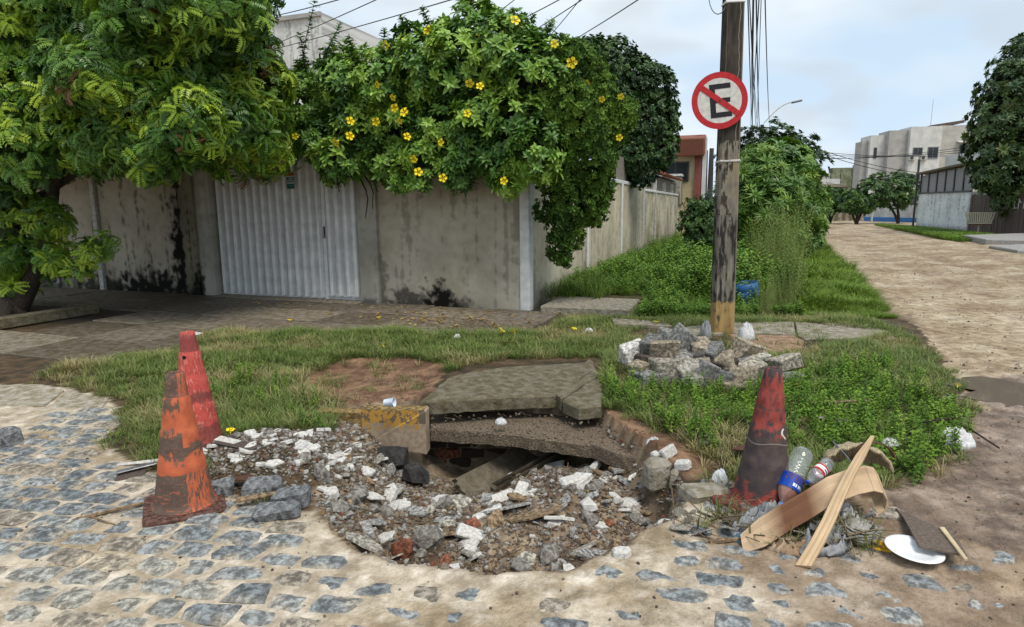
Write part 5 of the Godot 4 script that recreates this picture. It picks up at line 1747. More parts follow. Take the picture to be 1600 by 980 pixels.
	limbs(t, "trunk", hl(Vector3(-2.85, 0.0, -0.6)), [hl(Vector3(-2.75, 2.5, 0.05)), hl(Vector3(-1.5, 2.8, -0.2)), hl(Vector3(-0.5, 3.0, -0.3))], 0.05, M.bark)
	limbs(t, "branch", hl(Vector3(-2.8, 2.5, 0.2)), [hl(Vector3(-2.72, 1.45, 0.2)), hl(Vector3(-2.55, 1.6, 0.24))], 0.02, M.bark)
	var fl := flower_mesh()
	for q in [[Vector3(-1.866, 3.33, -9.416)], [Vector3(-1.641, 3.14, -9.333)], [Vector3(-1.631, 3, -9.329)], [Vector3(-1.481, 2.93, -9.274)], [Vector3(-1.547, 2.82, -9.298)], [Vector3(-1.922, 2.83, -9.436)], [Vector3(-2.316, 2.86, -9.581)], [Vector3(-2.335, 2.65, -9.588)], [Vector3(-2.56, 2.57, -9.671)], [Vector3(-1.453, 2.6, -9.264)], [Vector3(-1.359, 2.29, -9.229)], [Vector3(-0.955, 2.5, -9.081)], [Vector3(-0.58, 2.86, -8.943)], [Vector3(-0.542, 3.25, -8.929)], [Vector3(-0.402, 3.2, -8.877)], [Vector3(-0.946, 2.02, -9.077)], [Vector3(-0.092, 1.96, -8.763)], [Vector3(-1.13, 4.03, -9.358)], [Vector3(-1.13, 3.82, -9.358)], [Vector3(-1.468, 3.92, -9.483)], [Vector3(-1.769, 3.9, -9.593)], [Vector3(-0.417, 3.92, -9.096)], [Vector3(0.071, 4.03, -8.916)], [Vector3(0.578, 3.69, -8.73)], [Vector3(-1.303, 2.11, -9.209)], [Vector3(0.794, 3.44, -8.65)], [Vector3(-3.236, 2.69, -9.92)]]:
		put("flower", fl, M.petal, t, at(q[0], r(-45, 45), Vector3.ONE * r(0.95, 1.35), r(-25, 35), 0))
	# the creeper that hangs round the corner
	t = thing("corner_creeper", "fine-leaved light green creeper hanging down the side wall at the corner", "creeper")
	bl = []
	bl = [[Vector3(0.614, 3.5, -9.409), 0.42], [Vector3(0.943, 3.49, -9.608), 0.4], [Vector3(0.746, 3.02, -9.361), 0.45], [Vector3(1.184, 3.1, -9.625), 0.38], [Vector3(0.984, 2.68, -9.486), 0.42], [Vector3(1.394, 2.8, -9.761), 0.32], [Vector3(0.661, 2.49, -9.392), 0.4], [Vector3(1.093, 2.28, -9.552), 0.38], [Vector3(0.768, 2.06, -9.566), 0.36], [Vector3(1.209, 1.92, -9.723), 0.3], [Vector3(0.915, 1.64, -9.618), 0.3], [Vector3(0.774, 1.36, -9.67), 0.24], [Vector3(1.209, 1.54, -9.723), 0.2], [Vector3(0.727, 1.02, -9.687), 0.17], [Vector3(0.915, 1.17, -9.618), 0.15], [Vector3(0.784, 0.83, -9.666), 0.1], [Vector3(1.579, 2.94, -9.8), 0.25], [Vector3(0.48, 1.55, -9.565), 0.12]]
	crown(t, "crown", bl, 6500, M.whorl_b, M.leaf_matt, 0.75, 1.25, [Color(0.035, 0.08, 0.015), Color(0.075, 0.15, 0.025), Color(0.14, 0.24, 0.035)], -0.25, 0.25)
	limbs(t, "stem", hl(Vector3(0.0, 2.42, -0.6)), [Vector3(0.881, 2.3, -9.844), Vector3(1.015, 1.54, -9.688)], 0.02, M.bark)
	for q in [[Vector3(1.048, 3.28, -9.196)], [Vector3(1.254, 3.06, -9.12)], [Vector3(1.498, 3.08, -9.03)], [Vector3(1.489, 2.54, -9.034)]]:
		put("flower", fl, M.petal, t, at(q[0], r(-30, 40), Vector3.ONE * r(0.8, 1.1), r(-20, 30)))
	# dark round-leaved tree behind the creeper
	t = thing("dark_tree", "dense dark green tree behind the creeper, above the side wall", "tree")
	bl = []
	bl = [[Vector3(1.91, 5.16, -18.5), 0.9], [Vector3(2.7, 5.24, -18.5), 0.9], [Vector3(3.33, 4.9, -18.5), 0.8], [Vector3(3.86, 4.81, -18.5), 0.65], [Vector3(2.9, 4.22, -18.5), 0.95], [Vector3(3.71, 3.95, -18.5), 0.85], [Vector3(4.16, 3.77, -18.5), 0.5], [Vector3(3.37, 3.17, -18.5), 0.75], [Vector3(4.09, 3.17, -18.5), 0.55], [Vector3(2.92, 2.82, -18.5), 0.6], [Vector3(3.65, 2.69, -18.5), 0.5], [Vector3(4.23, 4.38, -18.5), 0.45], [Vector3(2.26, 5.66, -18.5), 0.5], [Vector3(1.82, 5.5, -18.5), 0.5]]
	crown(t, "crown", bl, 6200, M.round_a, M.leaf, 1.0, 1.7, [Color(0.02, 0.05, 0.014), Color(0.035, 0.085, 0.02), Color(0.07, 0.14, 0.028)], 0.6, 0.25)
	limbs(t, "trunk", hl(Vector3(-0.7, 0, -8.4)), [Vector3(3.35, 3.78, -18.5), Vector3(2.71, 4.47, -18.5)], 0.14, M.bark)
	# hedge of shrubs beyond the pole, along the left side of the dirt street
	var sets := [["tall_shrub", "tall feathery shrub just right of the concrete pole", [[Vector3(6.56, 2.14, -17.5), 0.8], [Vector3(6.74, 1.38, -17), 0.9], [Vector3(6.15, 1.47, -17), 0.7], [Vector3(7.74, 1.71, -18), 0.8], [Vector3(7.4, 0.94, -17.5), 0.7], [Vector3(6.44, 0.71, -17), 0.6]], M.narrow, [Color(0.05, 0.12, 0.02), Color(0.09, 0.19, 0.025), Color(0.17, 0.28, 0.035)], 2200], ["tall_shrub", "rounded light green shrub at the edge of the dirt street", [[Vector3(9.28, 2.27, -22), 0.9], [Vector3(9.59, 1.42, -22), 0.85], [Vector3(9.32, 2.83, -22.5), 0.8], [Vector3(9.68, 0.68, -21.5), 0.55], [Vector3(9.4, 1, -21.5), 0.7], [Vector3(8.75, 2.74, -22), 0.8]], M.big_tuft, [Color(0.05, 0.12, 0.018), Color(0.09, 0.19, 0.025), Color(0.17, 0.27, 0.03)], 2200], ["tall_shrub", "small green shrub between the side wall and the concrete pole", [[Vector3(5.01, 1.48, -17), 0.42], [Vector3(4.87, 1.15, -17), 0.4], [Vector3(5.01, 0.99, -16.5), 0.5]], M.round_a, [Color(0.03, 0.08, 0.02), Color(0.055, 0.12, 0.025), Color(0.09, 0.17, 0.03)], 800], ["far_tree", "dark rounded tree above the hedge under the far street lamp", [[Vector3(12.88, 4.1, -36), 1.3], [Vector3(13.74, 4.43, -36), 1.5], [Vector3(14.81, 4.25, -36), 1.5], [Vector3(15.71, 3.8, -36), 1.3], [Vector3(14.31, 3.67, -36), 1.6], [Vector3(15.23, 3.05, -36), 1.5]], M.big_tuft, [Color(0.02, 0.05, 0.018), Color(0.03, 0.07, 0.02), Color(0.055, 0.1, 0.025)], 1100]]
	for s in sets:
		t = thing(s[0], s[1], "tree" if s[0] == "far_tree" else "shrub")
		bl = []
		var lo := Vector3.ZERO
		for q in s[2]:
			bl.append(q)
			lo += bl[-1][0] / s[2].size()
		crown(t, "crown", bl, s[5], s[3], M.leaf, 0.6, 1.3, s[4], 0.6, 0.3, 0.22)
		limbs(t, "trunk", Vector3(lo.x, 0.0, lo.z), [lo, lo + Vector3(0.3, 0.4, 0), lo + Vector3(-0.4, 0.3, 0)], 0.08, M.bark)
	# the great tree at the right edge
	t = thing("great_tree", "great dark tree behind the board fence at the right edge", "tree")
	bl = []
	bl = [[Vector3(26.9, 8.12, -34), 1.9], [Vector3(25.89, 7.04, -34), 1.6], [Vector3(27.59, 6.55, -34), 2.2], [Vector3(25.32, 5.78, -34), 1.4], [Vector3(26.6, 5.29, -34), 1.9], [Vector3(28, 4.64, -34), 2.2], [Vector3(25.05, 4.44, -34), 1.2], [Vector3(25.97, 3.59, -34), 1.5], [Vector3(27.36, 3.13, -34), 1.8], [Vector3(25.11, 3.05, -34), 0.9], [Vector3(26.29, 2.32, -34), 1.1], [Vector3(28.13, 2.3, -34), 1.6], [Vector3(27.65, 8.58, -34), 2]]
	crown(t, "crown", bl, 4200, M.big_tuft, M.leaf, 0.8, 1.5, [Color(0.03, 0.065, 0.022), Color(0.05, 0.1, 0.028), Color(0.1, 0.15, 0.035), Color(0.13, 0.08, 0.05)], 0.5, 0.3, 0.12)
	limbs(t, "trunk", Vector3(28.96, 0.49, -36.0) * Vector3(1, 0, 1), [Vector3(26.41, 5.45, -34.0), Vector3(28.12, 6.21, -35.0)], 0.35, M.bark)
	# small clipped street trees
	for q in [["umbrella-shaped street tree in front of the white and blue wall", [[Vector3(32.84, 2.81, -56), 1.4], [Vector3(33.95, 2.69, -56), 1.3], [Vector3(33.35, 3.24, -56), 1.2], [Vector3(32.05, 2.43, -56), 1.1], [Vector3(34.54, 2.36, -56), 0.9], [Vector3(30.92, 2.71, -56), 1.2], [Vector3(31.55, 3.14, -56), 1.3]], Vector3(33.55, 1.06, -56.0)], ["flat-topped street tree before the beige wall, nearest the hedge", [[Vector3(28.65, 2.11, -58), 0.9], [Vector3(28.09, 2, -58), 0.8], [Vector3(29.23, 2.05, -58), 0.9]], Vector3(28.61, 1.09, -58.0)], ["flat-topped street tree before the beige wall, beside the white one", [[Vector3(29.44, 1.97, -56), 1], [Vector3(30.18, 1.74, -56), 0.9], [Vector3(30.74, 1.63, -56), 0.7], [Vector3(29.08, 1.64, -56), 0.7]], Vector3(29.95, 1.09, -56.0)]]:
		t = thing("street_tree", q[0], "tree", Transform3D.IDENTITY, "clipped street trees at the far end")
		bl = []
		var mid := Vector3.ZERO
		for k in q[1]:
			bl.append(k)
			mid += bl[-1][0] / q[1].size()
		crown(t, "crown", bl, 520, M.big_tuft, M.leaf, 0.8, 1.3, [Color(0.03, 0.08, 0.02), Color(0.05, 0.12, 0.025), Color(0.11, 0.2, 0.03)], 0.8, 0.3)
		var ft: Vector3 = q[2] * Vector3(1, 0, 1)
		limbs(t, "trunk", ft, [Vector3(ft.x, mid.y, ft.z), mid + Vector3(0.7, 0.2, 0), mid + Vector3(-0.7, 0.1, 0)], 0.13, M.bark)


func flower_mesh() -> ArrayMesh:
	# a trumpet of five round petals
	var mb := MB.new()
	for i in 5:
		var a := TAU * i / 5.0
		var d := Vector3(cos(a), sin(a), 0)
		var s := Vector3(-sin(a), cos(a), 0)
		var c0 := Vector3(0, 0, -0.03)
		var p0 := d * 0.014
		var l := d * 0.034 + s * 0.023 + Vector3(0, 0, 0.014)
		var e := d * 0.034 - s * 0.023 + Vector3(0, 0, 0.014)
		var tl := d * 0.054 + s * 0.013 + Vector3(0, 0, 0.006)
		var te := d * 0.054 - s * 0.013 + Vector3(0, 0, 0.006)
		mb.tri(p0, e, te); mb.tri(p0, te, tl); mb.tri(p0, tl, l)
		mb.tri(c0, p0 + s * 0.009, p0 - s * 0.009)
		mb.tri(c0, p0 - s * 0.009, d * 0.014)
	for i in 10:
		var a := TAU * i / 10.0
		var b := TAU * (i + 1) / 10.0
		mb.quad(Vector3(cos(a), sin(a), 0) * 0.014, Vector3(cos(b), sin(b), 0) * 0.014, Vector3(cos(b) * 0.005, sin(b) * 0.005, -0.05), Vector3(cos(a) * 0.005, sin(a) * 0.005, -0.05))
	return mb.build()


func on_ground(x: float, z: float, lift := 0.0) -> Vector3:
	return Vector3(x, height(x, z) + lift, z)


func shard(size: float, thick: float, sides := 6, stretch := 1.0) -> ArrayMesh:
	var pl := PackedVector2Array()
	for i in sides:
		var a := TAU * (i + r(-0.3, 0.3)) / sides
		pl.append(Vector2(cos(a) * stretch, sin(a)) * size * 0.5 * r(0.7, 1.1))
	return MB.new().prism(pl, -thick * 0.5, thick * 0.5, thick * 0.25).build()


# ---------- rubble ----------
func build_rubble() -> void:
	# named pieces first: [u, v, kind, length, thick, yaw, roll, label]
	var named := [
		[Vector3(-0.08, -0.3, -3.94), "white", 0.2, 0.05, 35, 10, "long white plaster strip with dark spots beside the drain pipe"],
		[Vector3(0.05, -0.28, -3.9), "white", 0.11, 0.08, 60, 30, "white angular plaster lump right of the spotted strip"],
		[Vector3(-0.16, -0.3, -3.69), "white", 0.2, 0.04, 30, 12, "long white plaster strip below the drain pipe rim"],
		[Vector3(0.0, -0.3, -4.47), "white", 0.1, 0.05, 5, 5, "cream rectangular plaster piece on top of the rubble by the ledge"],
		[Vector3(0.31, -0.28, -4.6), "white", 0.15, 0.08, -10, 14, "big white plaster block at the back of the rubble under the ledge"],
		[Vector3(0.39, -0.2, -3.97), "white", 0.19, 0.05, 25, 6, "large flat white plaster sheet in the middle of the rubble"],
		[Vector3(0.58, -0.22, -4.33), "white", 0.1, 0.06, 50, 20, "pale pointed plaster lump at the back right of the rubble"],
		[Vector3(0.72, -0.2, -3.83), "white", 0.14, 0.03, -30, 4, "thin white forked plaster sliver right of the rubble"],
		[Vector3(0.98, -0.2, -3.86), "white", 0.09, 0.07, 20, 24, "small white block leaning before the upright stone block"],
		[Vector3(1.04, -0.2, -3.73), "white", 0.1, 0.05, -20, 14, "pale wedge of plaster at the right end of the hole"],
		[Vector3(0.94, 0.03, -3.93), "white", 0.11, 0.035, 4, 3, "cream plaster bar lying on the ledge"],
		[Vector3(0.72, -0.12, -3.26), "white", 0.13, 0.03, 60, 30, "tall white plaster shard leaning at the right rim"],
		[Vector3(0.5, 0.02, -2.75), "white", 0.075, 0.045, -8, 3, "small white block lying on the front rim of the hole"],
		[Vector3(0.32, -0.12, -2.94), "white", 0.1, 0.04, 15, 10, "white curled flake under the front rim"],
		[Vector3(-0.42, -0.06, -2.8), "white", 0.11, 0.03, 75, 30, "torn white sheet hanging over the front rim"],
		[Vector3(-0.41, -0.14, -3.07), "white", 0.15, 0.03, 20, 8, "white torn sheet beside the large grey stone"],
		[Vector3(-0.47, -0.2, -3.31), "grey", 0.16, 0.14, 20, 10, "large grey faceted stone in the front of the hole"],
		[Vector3(-0.25, -0.1, -2.9), "grey", 0.16, 0.09, 10, 14, "grey stone with sandy face fallen from the front rim"],
		[Vector3(-0.02, -0.08, -2.81), "grey", 0.17, 0.08, -8, 6, "grey and white stone at the front rim, right of the fallen one"],
		[Vector3(-0.61, -0.2, -3.27), "brick", 0.12, 0.11, 0, 20, "rounded orange and purple lump at the front left of the rubble"],
		[Vector3(0.02, -0.2, -3.28), "tan", 0.19, 0.02, -40, 6, "brown cardboard strip in the front of the rubble"],
		[Vector3(0.11, -0.14, -2.98), "tan", 0.18, 0.025, -30, 12, "brown cardboard sheet tucked under the front rim"],
		[Vector3(0.63, -0.22, -4.11), "grey", 0.1, 0.06, 50, 20, "blue-grey stone chip behind the rubble, left of the tan strip"],
		[Vector3(0.74, -0.22, -4.19), "tan", 0.13, 0.025, 8, 4, "tan strip of wood at the back right of the rubble"],
		[Vector3(-1.22, 0.03, -3.3), "slate", 0.2, 0.12, 0, 4, "dug-up blue-grey cobble on the rubble right of the left cones"],
		[Vector3(-1.25, 0.0, -3.17), "slate", 0.22, 0.08, 12, 2, "flat dug-up cobble at the left rim of the hole"],
		[Vector3(-1.43, 0.05, -3.45), "slate", 0.22, 0.1, 16, 4, "blue-grey cobble lying on the white rubble heap"],
		[Vector3(-1.66, 0.02, -3.42), "slate", 0.14, 0.11, 10, 0, "squared dug-up cobble just behind the orange cone"],
		[Vector3(-1.13, 0.0, -3.56), "grey", 0.09, 0.13, 30, 20, "small grey brick tilted on the left slope"],
		[Vector3(-1.05, -0.08, -3.46), "white", 0.09, 0.05, 10, 10, "white block on the left slope below the grey brick"],
		[Vector3(-0.94, -0.12, -3.48), "grey", 0.1, 0.08, 40, 10, "rounded brown-grey stone on the left slope"],
		[Vector3(-0.55, -0.5, -5.17), "white", 0.08, 0.03, 10, 5, "pale oval chip in the dark cavity under the kerb stone"],
		[Vector3(-0.8, -0.15, -3.88), "white", 0.13, 0.05, 70, 40, "white plaster piece standing before the black block"],
		[Vector3(-0.71, -0.2, -3.78), "white", 0.12, 0.04, 12, 6, "flat white plaster piece left of the deep hollow"],
		[Vector3(1.28, 0.05, -4.08), "white", 0.09, 0.03, 60, 20, "pale flake at the foot of the weeds right of the ledge"],
	]
	for q in named:
		var p: Vector3 = q[0]
		p.y = height(p.x, p.z) + q[3] * 0.3
		if p.distance_to(Vector3(0.94, 0.03, -3.93)) < 0.06:
			p.y = 0.02
		var mb := MB.new()
		var m: Material = {"white": M.plaster_chunk, "grey": M.grey_chunk, "brick": M.brick_chunk, "tan": M.tan_chunk, "slate": M.slate}[q[1]]
		var me: ArrayMesh
		if q[1] == "tan":
			me = shard(q[2], q[3], 5, 1.3)
		elif q[1] == "slate":
			me = mb.box(Vector3(q[2], q[3], q[2] * 0.65), 0.02, Transform3D.IDENTITY, 0.014, rng).build()
		elif q[3] < 0.055 and q[1] == "white":
			me = shard(q[2], q[3], 7, 1.25 if q[2] < 0.15 else 1.9)
			if q[2] >= 0.18:
				me = MB.new().box(Vector3(q[2], q[3], 0.06 if q[2] > 0.19 else 0.1), 0.014, Transform3D.IDENTITY, 0.012, rng).build()
		elif q[1] == "white":
			me = mb.box(Vector3(q[2] * 1.1, q[3], q[2] * 0.6), 0.008, Transform3D.IDENTITY, q[2] * 0.1, rng).build()
		else:
			chunk(mb, Vector3(q[2], q[3], q[2] * 0.75), 0.2, Transform3D.IDENTITY, true)
			me = mb.build()
		single("plaster_piece" if q[1] == "white" else "cardboard_piece" if q[1] == "tan" else "stone_piece", me, m, at(p, q[4], Vector3.ONE, r(-6, 6), q[5]), q[6], "plaster" if q[1] == "white" else "cardboard" if q[1] == "tan" else "stone")
	# nameless pieces big enough to pick out, in the hole and on the heap
	var kinds := [["white", M.plaster_chunk, "pale broken plaster chunk among the rubble in the hole", "plaster", "plaster_chunk", "plaster chunks in the hole"], ["grey", M.grey_chunk, "grey concrete lump among the rubble in the hole", "concrete", "concrete_chunk", "concrete lumps in the hole"], ["brick", M.brick_chunk, "red brick fragment among the rubble in the hole", "brick", "brick_fragment", "brick fragments in the hole"], ["tan", M.tan_chunk, "brown wood or card scrap among the rubble in the hole", "scrap", "brown_scrap", "brown scraps in the hole"]]
	var n := 0
	while n < 210:
		var x := r(-1.15, 1.05)
		var z := r(-4.45, -2.7)
		if inside_by(Vector2(x, z), PIT) < 0.06 or (x < -0.05 and x > -0.75 and z < -3.95):
			continue
		n += 1
		var t := rng.randf()
		var k: Array = kinds[0] if t < 0.48 else kinds[1] if t < 0.8 else kinds[2] if t < 0.86 else kinds[3]
		var s := 0.03 + 0.085 * pow(rng.randf(), 1.6)
		var me: ArrayMesh
		if k[0] == "tan" or (k[0] == "white" and rng.randf() < 0.8):
			me = shard(s * r(1.1, 1.7), r(0.008, 0.022), 5 + rng.randi() % 4, r(1.0, 2.6))
		elif k[0] == "white":
			me = MB.new().box(Vector3(s * r(1.0, 2.0), s * r(0.3, 0.55), s * r(0.6, 1.0)), s * 0.06, Transform3D.IDENTITY, s * 0.15, rng).build()
		else:
			var mb := MB.new()
			chunk(mb, Vector3(s * r(0.9, 1.4), s * r(0.5, 0.9), s), 0.25)
			me = mb.build()
		var km: Material = k[1]
		if k[0] == "white":
			km = [M.plaster_chunk, M.plaster_chunk, M.plaster_dirty, M.plaster_grey][rng.randi() % 4]
		single(k[4], me, km, at(on_ground(x, z, s * 0.15), r(0, 360), Vector3.ONE, r(-30, 30), r(-30, 30)), k[2], k[3], k[5])
	n = 0
	while n < 60:
		var c: Vector2 = Vector2(-1.6, -3.88) + Vector2(rng.randfn() * 0.42, rng.randfn() * 0.24)
		if inside_by(c, PIT) > 0.25 or c.x < -2.05:
			continue
		n += 1
		var s := r(0.035, 0.08)
		var w := rng.randf() < 0.78
		single("plaster_flake" if w else "stone_chip", shard(s * 1.3, r(0.012, 0.025), 5 + rng.randi() % 3, r(0.9, 1.7)), M.plaster_chunk if w else M.grey_chunk, at(on_ground(c.x, c.y, 0.012), r(0, 360), Vector3.ONE, r(-25, 25), r(-25, 25)), "white plaster flake on the rubble heap beside the left cones" if w else "grey stone chip on the rubble heap beside the left cones", "plaster" if w else "stone", "flakes on the left heap" if w else "chips on the left heap")
	# the small stuff
	var grit := MB.new()
	chunk(grit, Vector3(0.03, 0.02, 0.026), 0.3)
	var gm := grit.build()
	var flake := shard(0.034, 0.008, 5, 1.4)
	var stick := MB.new().tube([Vector3(-0.06, 0, 0), Vector3(0, 0.004, 0.004), Vector3(0.06, 0, 0)], 0.003, 0.002, 4).build()
	var sets := [[gm, [], PackedColorArray(), "grit_rubble", "small grit and pebbles strewn through the rubble", "grit"], [flake, [], PackedColorArray(), "flake_rubble", "small flakes of plaster and brick strewn through the rubble", "flakes"], [stick, [], PackedColorArray(), "twig_litter", "thin twigs and dry stalks strewn through the rubble", "twigs"]]
	for i in 19000:
		var c: Vector2
		var heap := rng.randf() < 0.26
		if heap:
			c = Vector2(-1.59, -3.91) + Vector2(rng.randfn() * 0.45, rng.randfn() * 0.26)
			if c.x < -2.1:
				continue
		else:
			c = Vector2(r(-1.3, 1.15), r(-4.7, -2.6))
			if inside_by(c, PIT) < 0.02:
				continue
		var t := rng.randf()
		var pale := 0.45 if heap else 0.24
		var col := Color(0.66, 0.64, 0.6) if t < pale else Color(0.39, 0.32, 0.24) if t < 0.6 else Color(0.24, 0.18, 0.135) if t < 0.92 else Color(0.34, 0.13, 0.07) if t < 0.95 else Color(0.36, 0.23, 0.11)
		var w := 0 if rng.randf() < 0.55 else 1
		if rng.randf() < 0.12:
			w = 2
			col = Color(0.2, 0.14, 0.09).lerp(Color(0.36, 0.27, 0.16), rng.randf())
		sets[w][1].append(at(on_ground(c.x, c.y, 0.004), r(0, 360), Vector3.ONE * (0.35 + 1.1 * rng.randf() * rng.randf()), r(-40, 40), r(-40, 40)))
		sets[w][2].append(col * r(0.75, 1.1))
	# soil crumbs and chips on the ledge and bare patch
	for i in 1500:
		var c := Vector2(r(-1.4, 1.3), r(-6.2, -3.9))
		var led := Geometry2D.is_point_in_polygon(c, SOIL_LEDGE) and c.y < -4.35 + 0.25 * (c.x + 0.6) * 0.5
		if not led and not Geometry2D.is_point_in_polygon(c, BARE):
			continue
		var y := 0.0 if led and c.x < 0.85 else height(c.x, c.y)
		sets[0 if rng.randf() < 0.8 else 2][1].append(at(Vector3(c.x, y, c.y), r(0, 360), Vector3.ONE * r(0.3, 0.9), r(-40, 40), r(-40, 40)))
		sets[0][2].append(Color(0.2, 0.145, 0.1).lerp(Color(0.42, 0.36, 0.29), rng.randf() * rng.randf()))
		if sets[0][2].size() > sets[0][1].size():
			sets[2][2].append(Color(0.24, 0.17, 0.1))
			sets[0][2].resize(sets[0][1].size())
	for i in 260:
		var c := Vector2(r(-0.6, 0.75), r(-5.95, -4.85))
		if not Geometry2D.is_point_in_polygon(c, COVER):
			continue
		sets[0][1].append(at(Vector3(c.x, 0.132, c.y), r(0, 360), Vector3.ONE * r(0.12, 0.4), r(-40, 40), r(-40, 40)))
		sets[0][2].append(Color(0.2, 0.18, 0.13).lerp(Color(0.6, 0.57, 0.5), rng.randf()))
	# pebbles and chips on the road and in the mud
	for i in 1500:
		var c := Vector2(r(-3.0, 4.4), r(-5.4, -2.1))
		var k := region(c.x, c.y)
		if k != 0 and k != 4 and k != 3:
			continue
		if k == 0 and rng.randf() < 0.5:
			continue
		sets[0][1].append(at(on_ground(c.x, c.y, 0.002), r(0, 360), Vector3.ONE * r(0.15, 0.6), r(-40, 40), r(-40, 40)))
		sets[0][2].append(Color(0.12, 0.09, 0.07).lerp(Color(0.4, 0.35, 0.28), rng.randf()))
	# stones and crumbs on the dirt street
	for i in 1300:
		var z := -5.0 - 26.0 * pow(rng.randf(), 1.5)
		var x := r(2.5, 6.0) + (-z - 5.0) * r(0.3, 0.85)
		if region(x, z) != 3:
			continue
		sets[0][1].append(at(on_ground(x, z, 0.004), r(0, 360), Vector3.ONE * (0.3 + 1.1 * rng.randf() * rng.randf()), r(-40, 40), r(-40, 40)))
		sets[0][2].append(Color(0.16, 0.12, 0.09).lerp(Color(0.46, 0.41, 0.34), rng.randf()))
	for s in sets:
		stuff(s[3], s[0], M.tint, s[1], s[2], self, s[4], s[5])


# ---------- the heap of loose setts ----------
func build_setts() -> void:
	var big := [
		[Vector3(1.41, 0.16, -5.4), 0.23, 10, 0, 0, 0, "largest pale sett at the front left of the stone heap"], [Vector3(1.42, 0.28, -5.56), 0.21, -6, 4, 4, 1, "buff sett on top of the largest pale one"],
		[Vector3(1.32, 0.29, -5.7), 0.2, 30, 0, 18, 2, "grey sett at the left shoulder of the stone heap"], [Vector3(1.27, 0.18, -5.54), 0.2, 12, 0, -3, 3, "dark brown sett under the left shoulder of the stone heap"],
		[Vector3(1.54, 0.31, -5.9), 0.2, 22, 8, -14, 2, "topmost grey sett of the stone heap"], [Vector3(1.64, 0.31, -5.76), 0.24, 35, 18, -28, 2, "large grey sett leaning right of the topmost one"],
		[Vector3(1.77, 0.24, -5.73), 0.22, 8, 5, -4, 1, "tan-grey sett in the upper middle of the stone heap"], [Vector3(1.87, 0.23, -5.63), 0.21, 50, 10, 30, 2, "grey sett tilted on edge at the right of the heap top"],
		[Vector3(1.56, 0.22, -5.5), 0.16, 20, 0, 6, 2, "small grey sett right of the largest pale one"], [Vector3(1.69, 0.21, -5.54), 0.15, -15, 8, 10, 4, "small sett in the middle of the stone heap"],
		[Vector3(1.69, 0.18, -5.44), 0.15, 25, 8, 20, 1, "small tan sett in the middle front of the heap"], [Vector3(1.56, 0.15, -5.36), 0.19, 40, 12, 14, 5, "sett with white cement crust at the front of the heap"],
		[Vector3(1.59, 0.1, -5.28), 0.15, 10, 0, 8, 5, "low sett with white crust half sunk in the weeds"], [Vector3(1.74, 0.15, -5.33), 0.18, 15, 5, -12, 2, "grey sett standing at the front middle of the heap"],
		[Vector3(1.93, 0.17, -5.5), 0.19, -30, 4, 24, 1, "grey-brown sett sloping at the right of the heap"], [Vector3(1.88, 0.13, -5.3), 0.2, 35, 10, -22, 2, "mid grey sett at the right front of the heap"],
		[Vector3(2.01, 0.12, -5.28), 0.22, -10, 0, 4, 1, "wide mossy sett at the right end of the heap front"], [Vector3(1.65, 0.11, -5.28), 0.13, 0, 0, 14, 4, "dark small sett at the foot of the heap"],
		[Vector3(1.56, 0.23, -5.73), 0.17, 15, 0, -24, 2, "sett wedged behind the buff one"], [Vector3(1.22, 0.13, -5.33), 0.16, 20, 0, 5, 2, "low grey sett at the left foot of the heap"],
		[Vector3(1.3, 0.1, -5.28), 0.16, 0, 0, 0, 4, "grey sett sunk in the weeds at the front of the heap"], [Vector3(1.88, 0.08, -5.2), 0.18, -18, 0, -10, 1, "flat sett in the weeds before the right of the heap"],
		[Vector3(1.17, 0.16, -5.43), 0.15, 30, 0, 10, 1, "pale sett at the far left foot of the heap"], [Vector3(1.9, 0.14, -5.68), 0.18, 5, 0, 5, 4, "sett buried at the back right of the heap"],
		[Vector3(1.71, 0.19, -5.83), 0.2, -10, 0, 0, 4, "sett buried at the back middle of the heap"], [Vector3(2.19, 0.15, -5.68), 0.2, 10, 0, 4, 2, "slab-like sett apart from the heap on its right"],
		[Vector3(2.19, 0.14, -5.53), 0.18, 30, 12, 18, 0, "pointed pale sett apart from the heap on its right"], [Vector3(2.28, 0.17, -5.98), 0.22, 20, 8, -20, 1, "brown-grey wedge of stone by the red path slab"],
		[Vector3(2.39, 0.15, -5.88), 0.13, 5, 0, 3, 5, "small flat white stone right of the brown-grey wedge"], [Vector3(2.56, 0.14, -5.78), 0.22, 12, 0, 12, 0, "long pale stone lying in the grass right of the heap"],
		[Vector3(2.46, 0.12, -5.38), 0.2, -6, 0, 2, 2, "flat grey stone in the grass behind the dark cone"], [Vector3(1.15, 0.24, -5.73), 0.17, 15, 5, 12, 6, "white plaster-crusted lump at the left end of the heap"],
		[Vector3(1.24, 0.26, -5.88), 0.11, 40, 0, 0, 6, "small white lump at the far left of the heap"], [Vector3(1.92, 0.09, -5.93), 0.2, 20, 0, 10, 2, "grey sett at the back of the heap"],
	]
	var cols := [lin("a39b8e"), lin("9d917e"), lin("84837f"), lin("544b43"), lin("6b6864"), lin("b0aba0"), lin("d5d2ca")]
	var fill := [Vector3(1.43, 0.08, -5.58), Vector3(1.59, 0.06, -5.58), Vector3(1.75, 0.06, -5.58), Vector3(1.56, 0.11, -5.76), Vector3(1.75, 0.09, -5.78), Vector3(1.86, 0.08, -5.53), Vector3(1.33, 0.1, -5.58)]
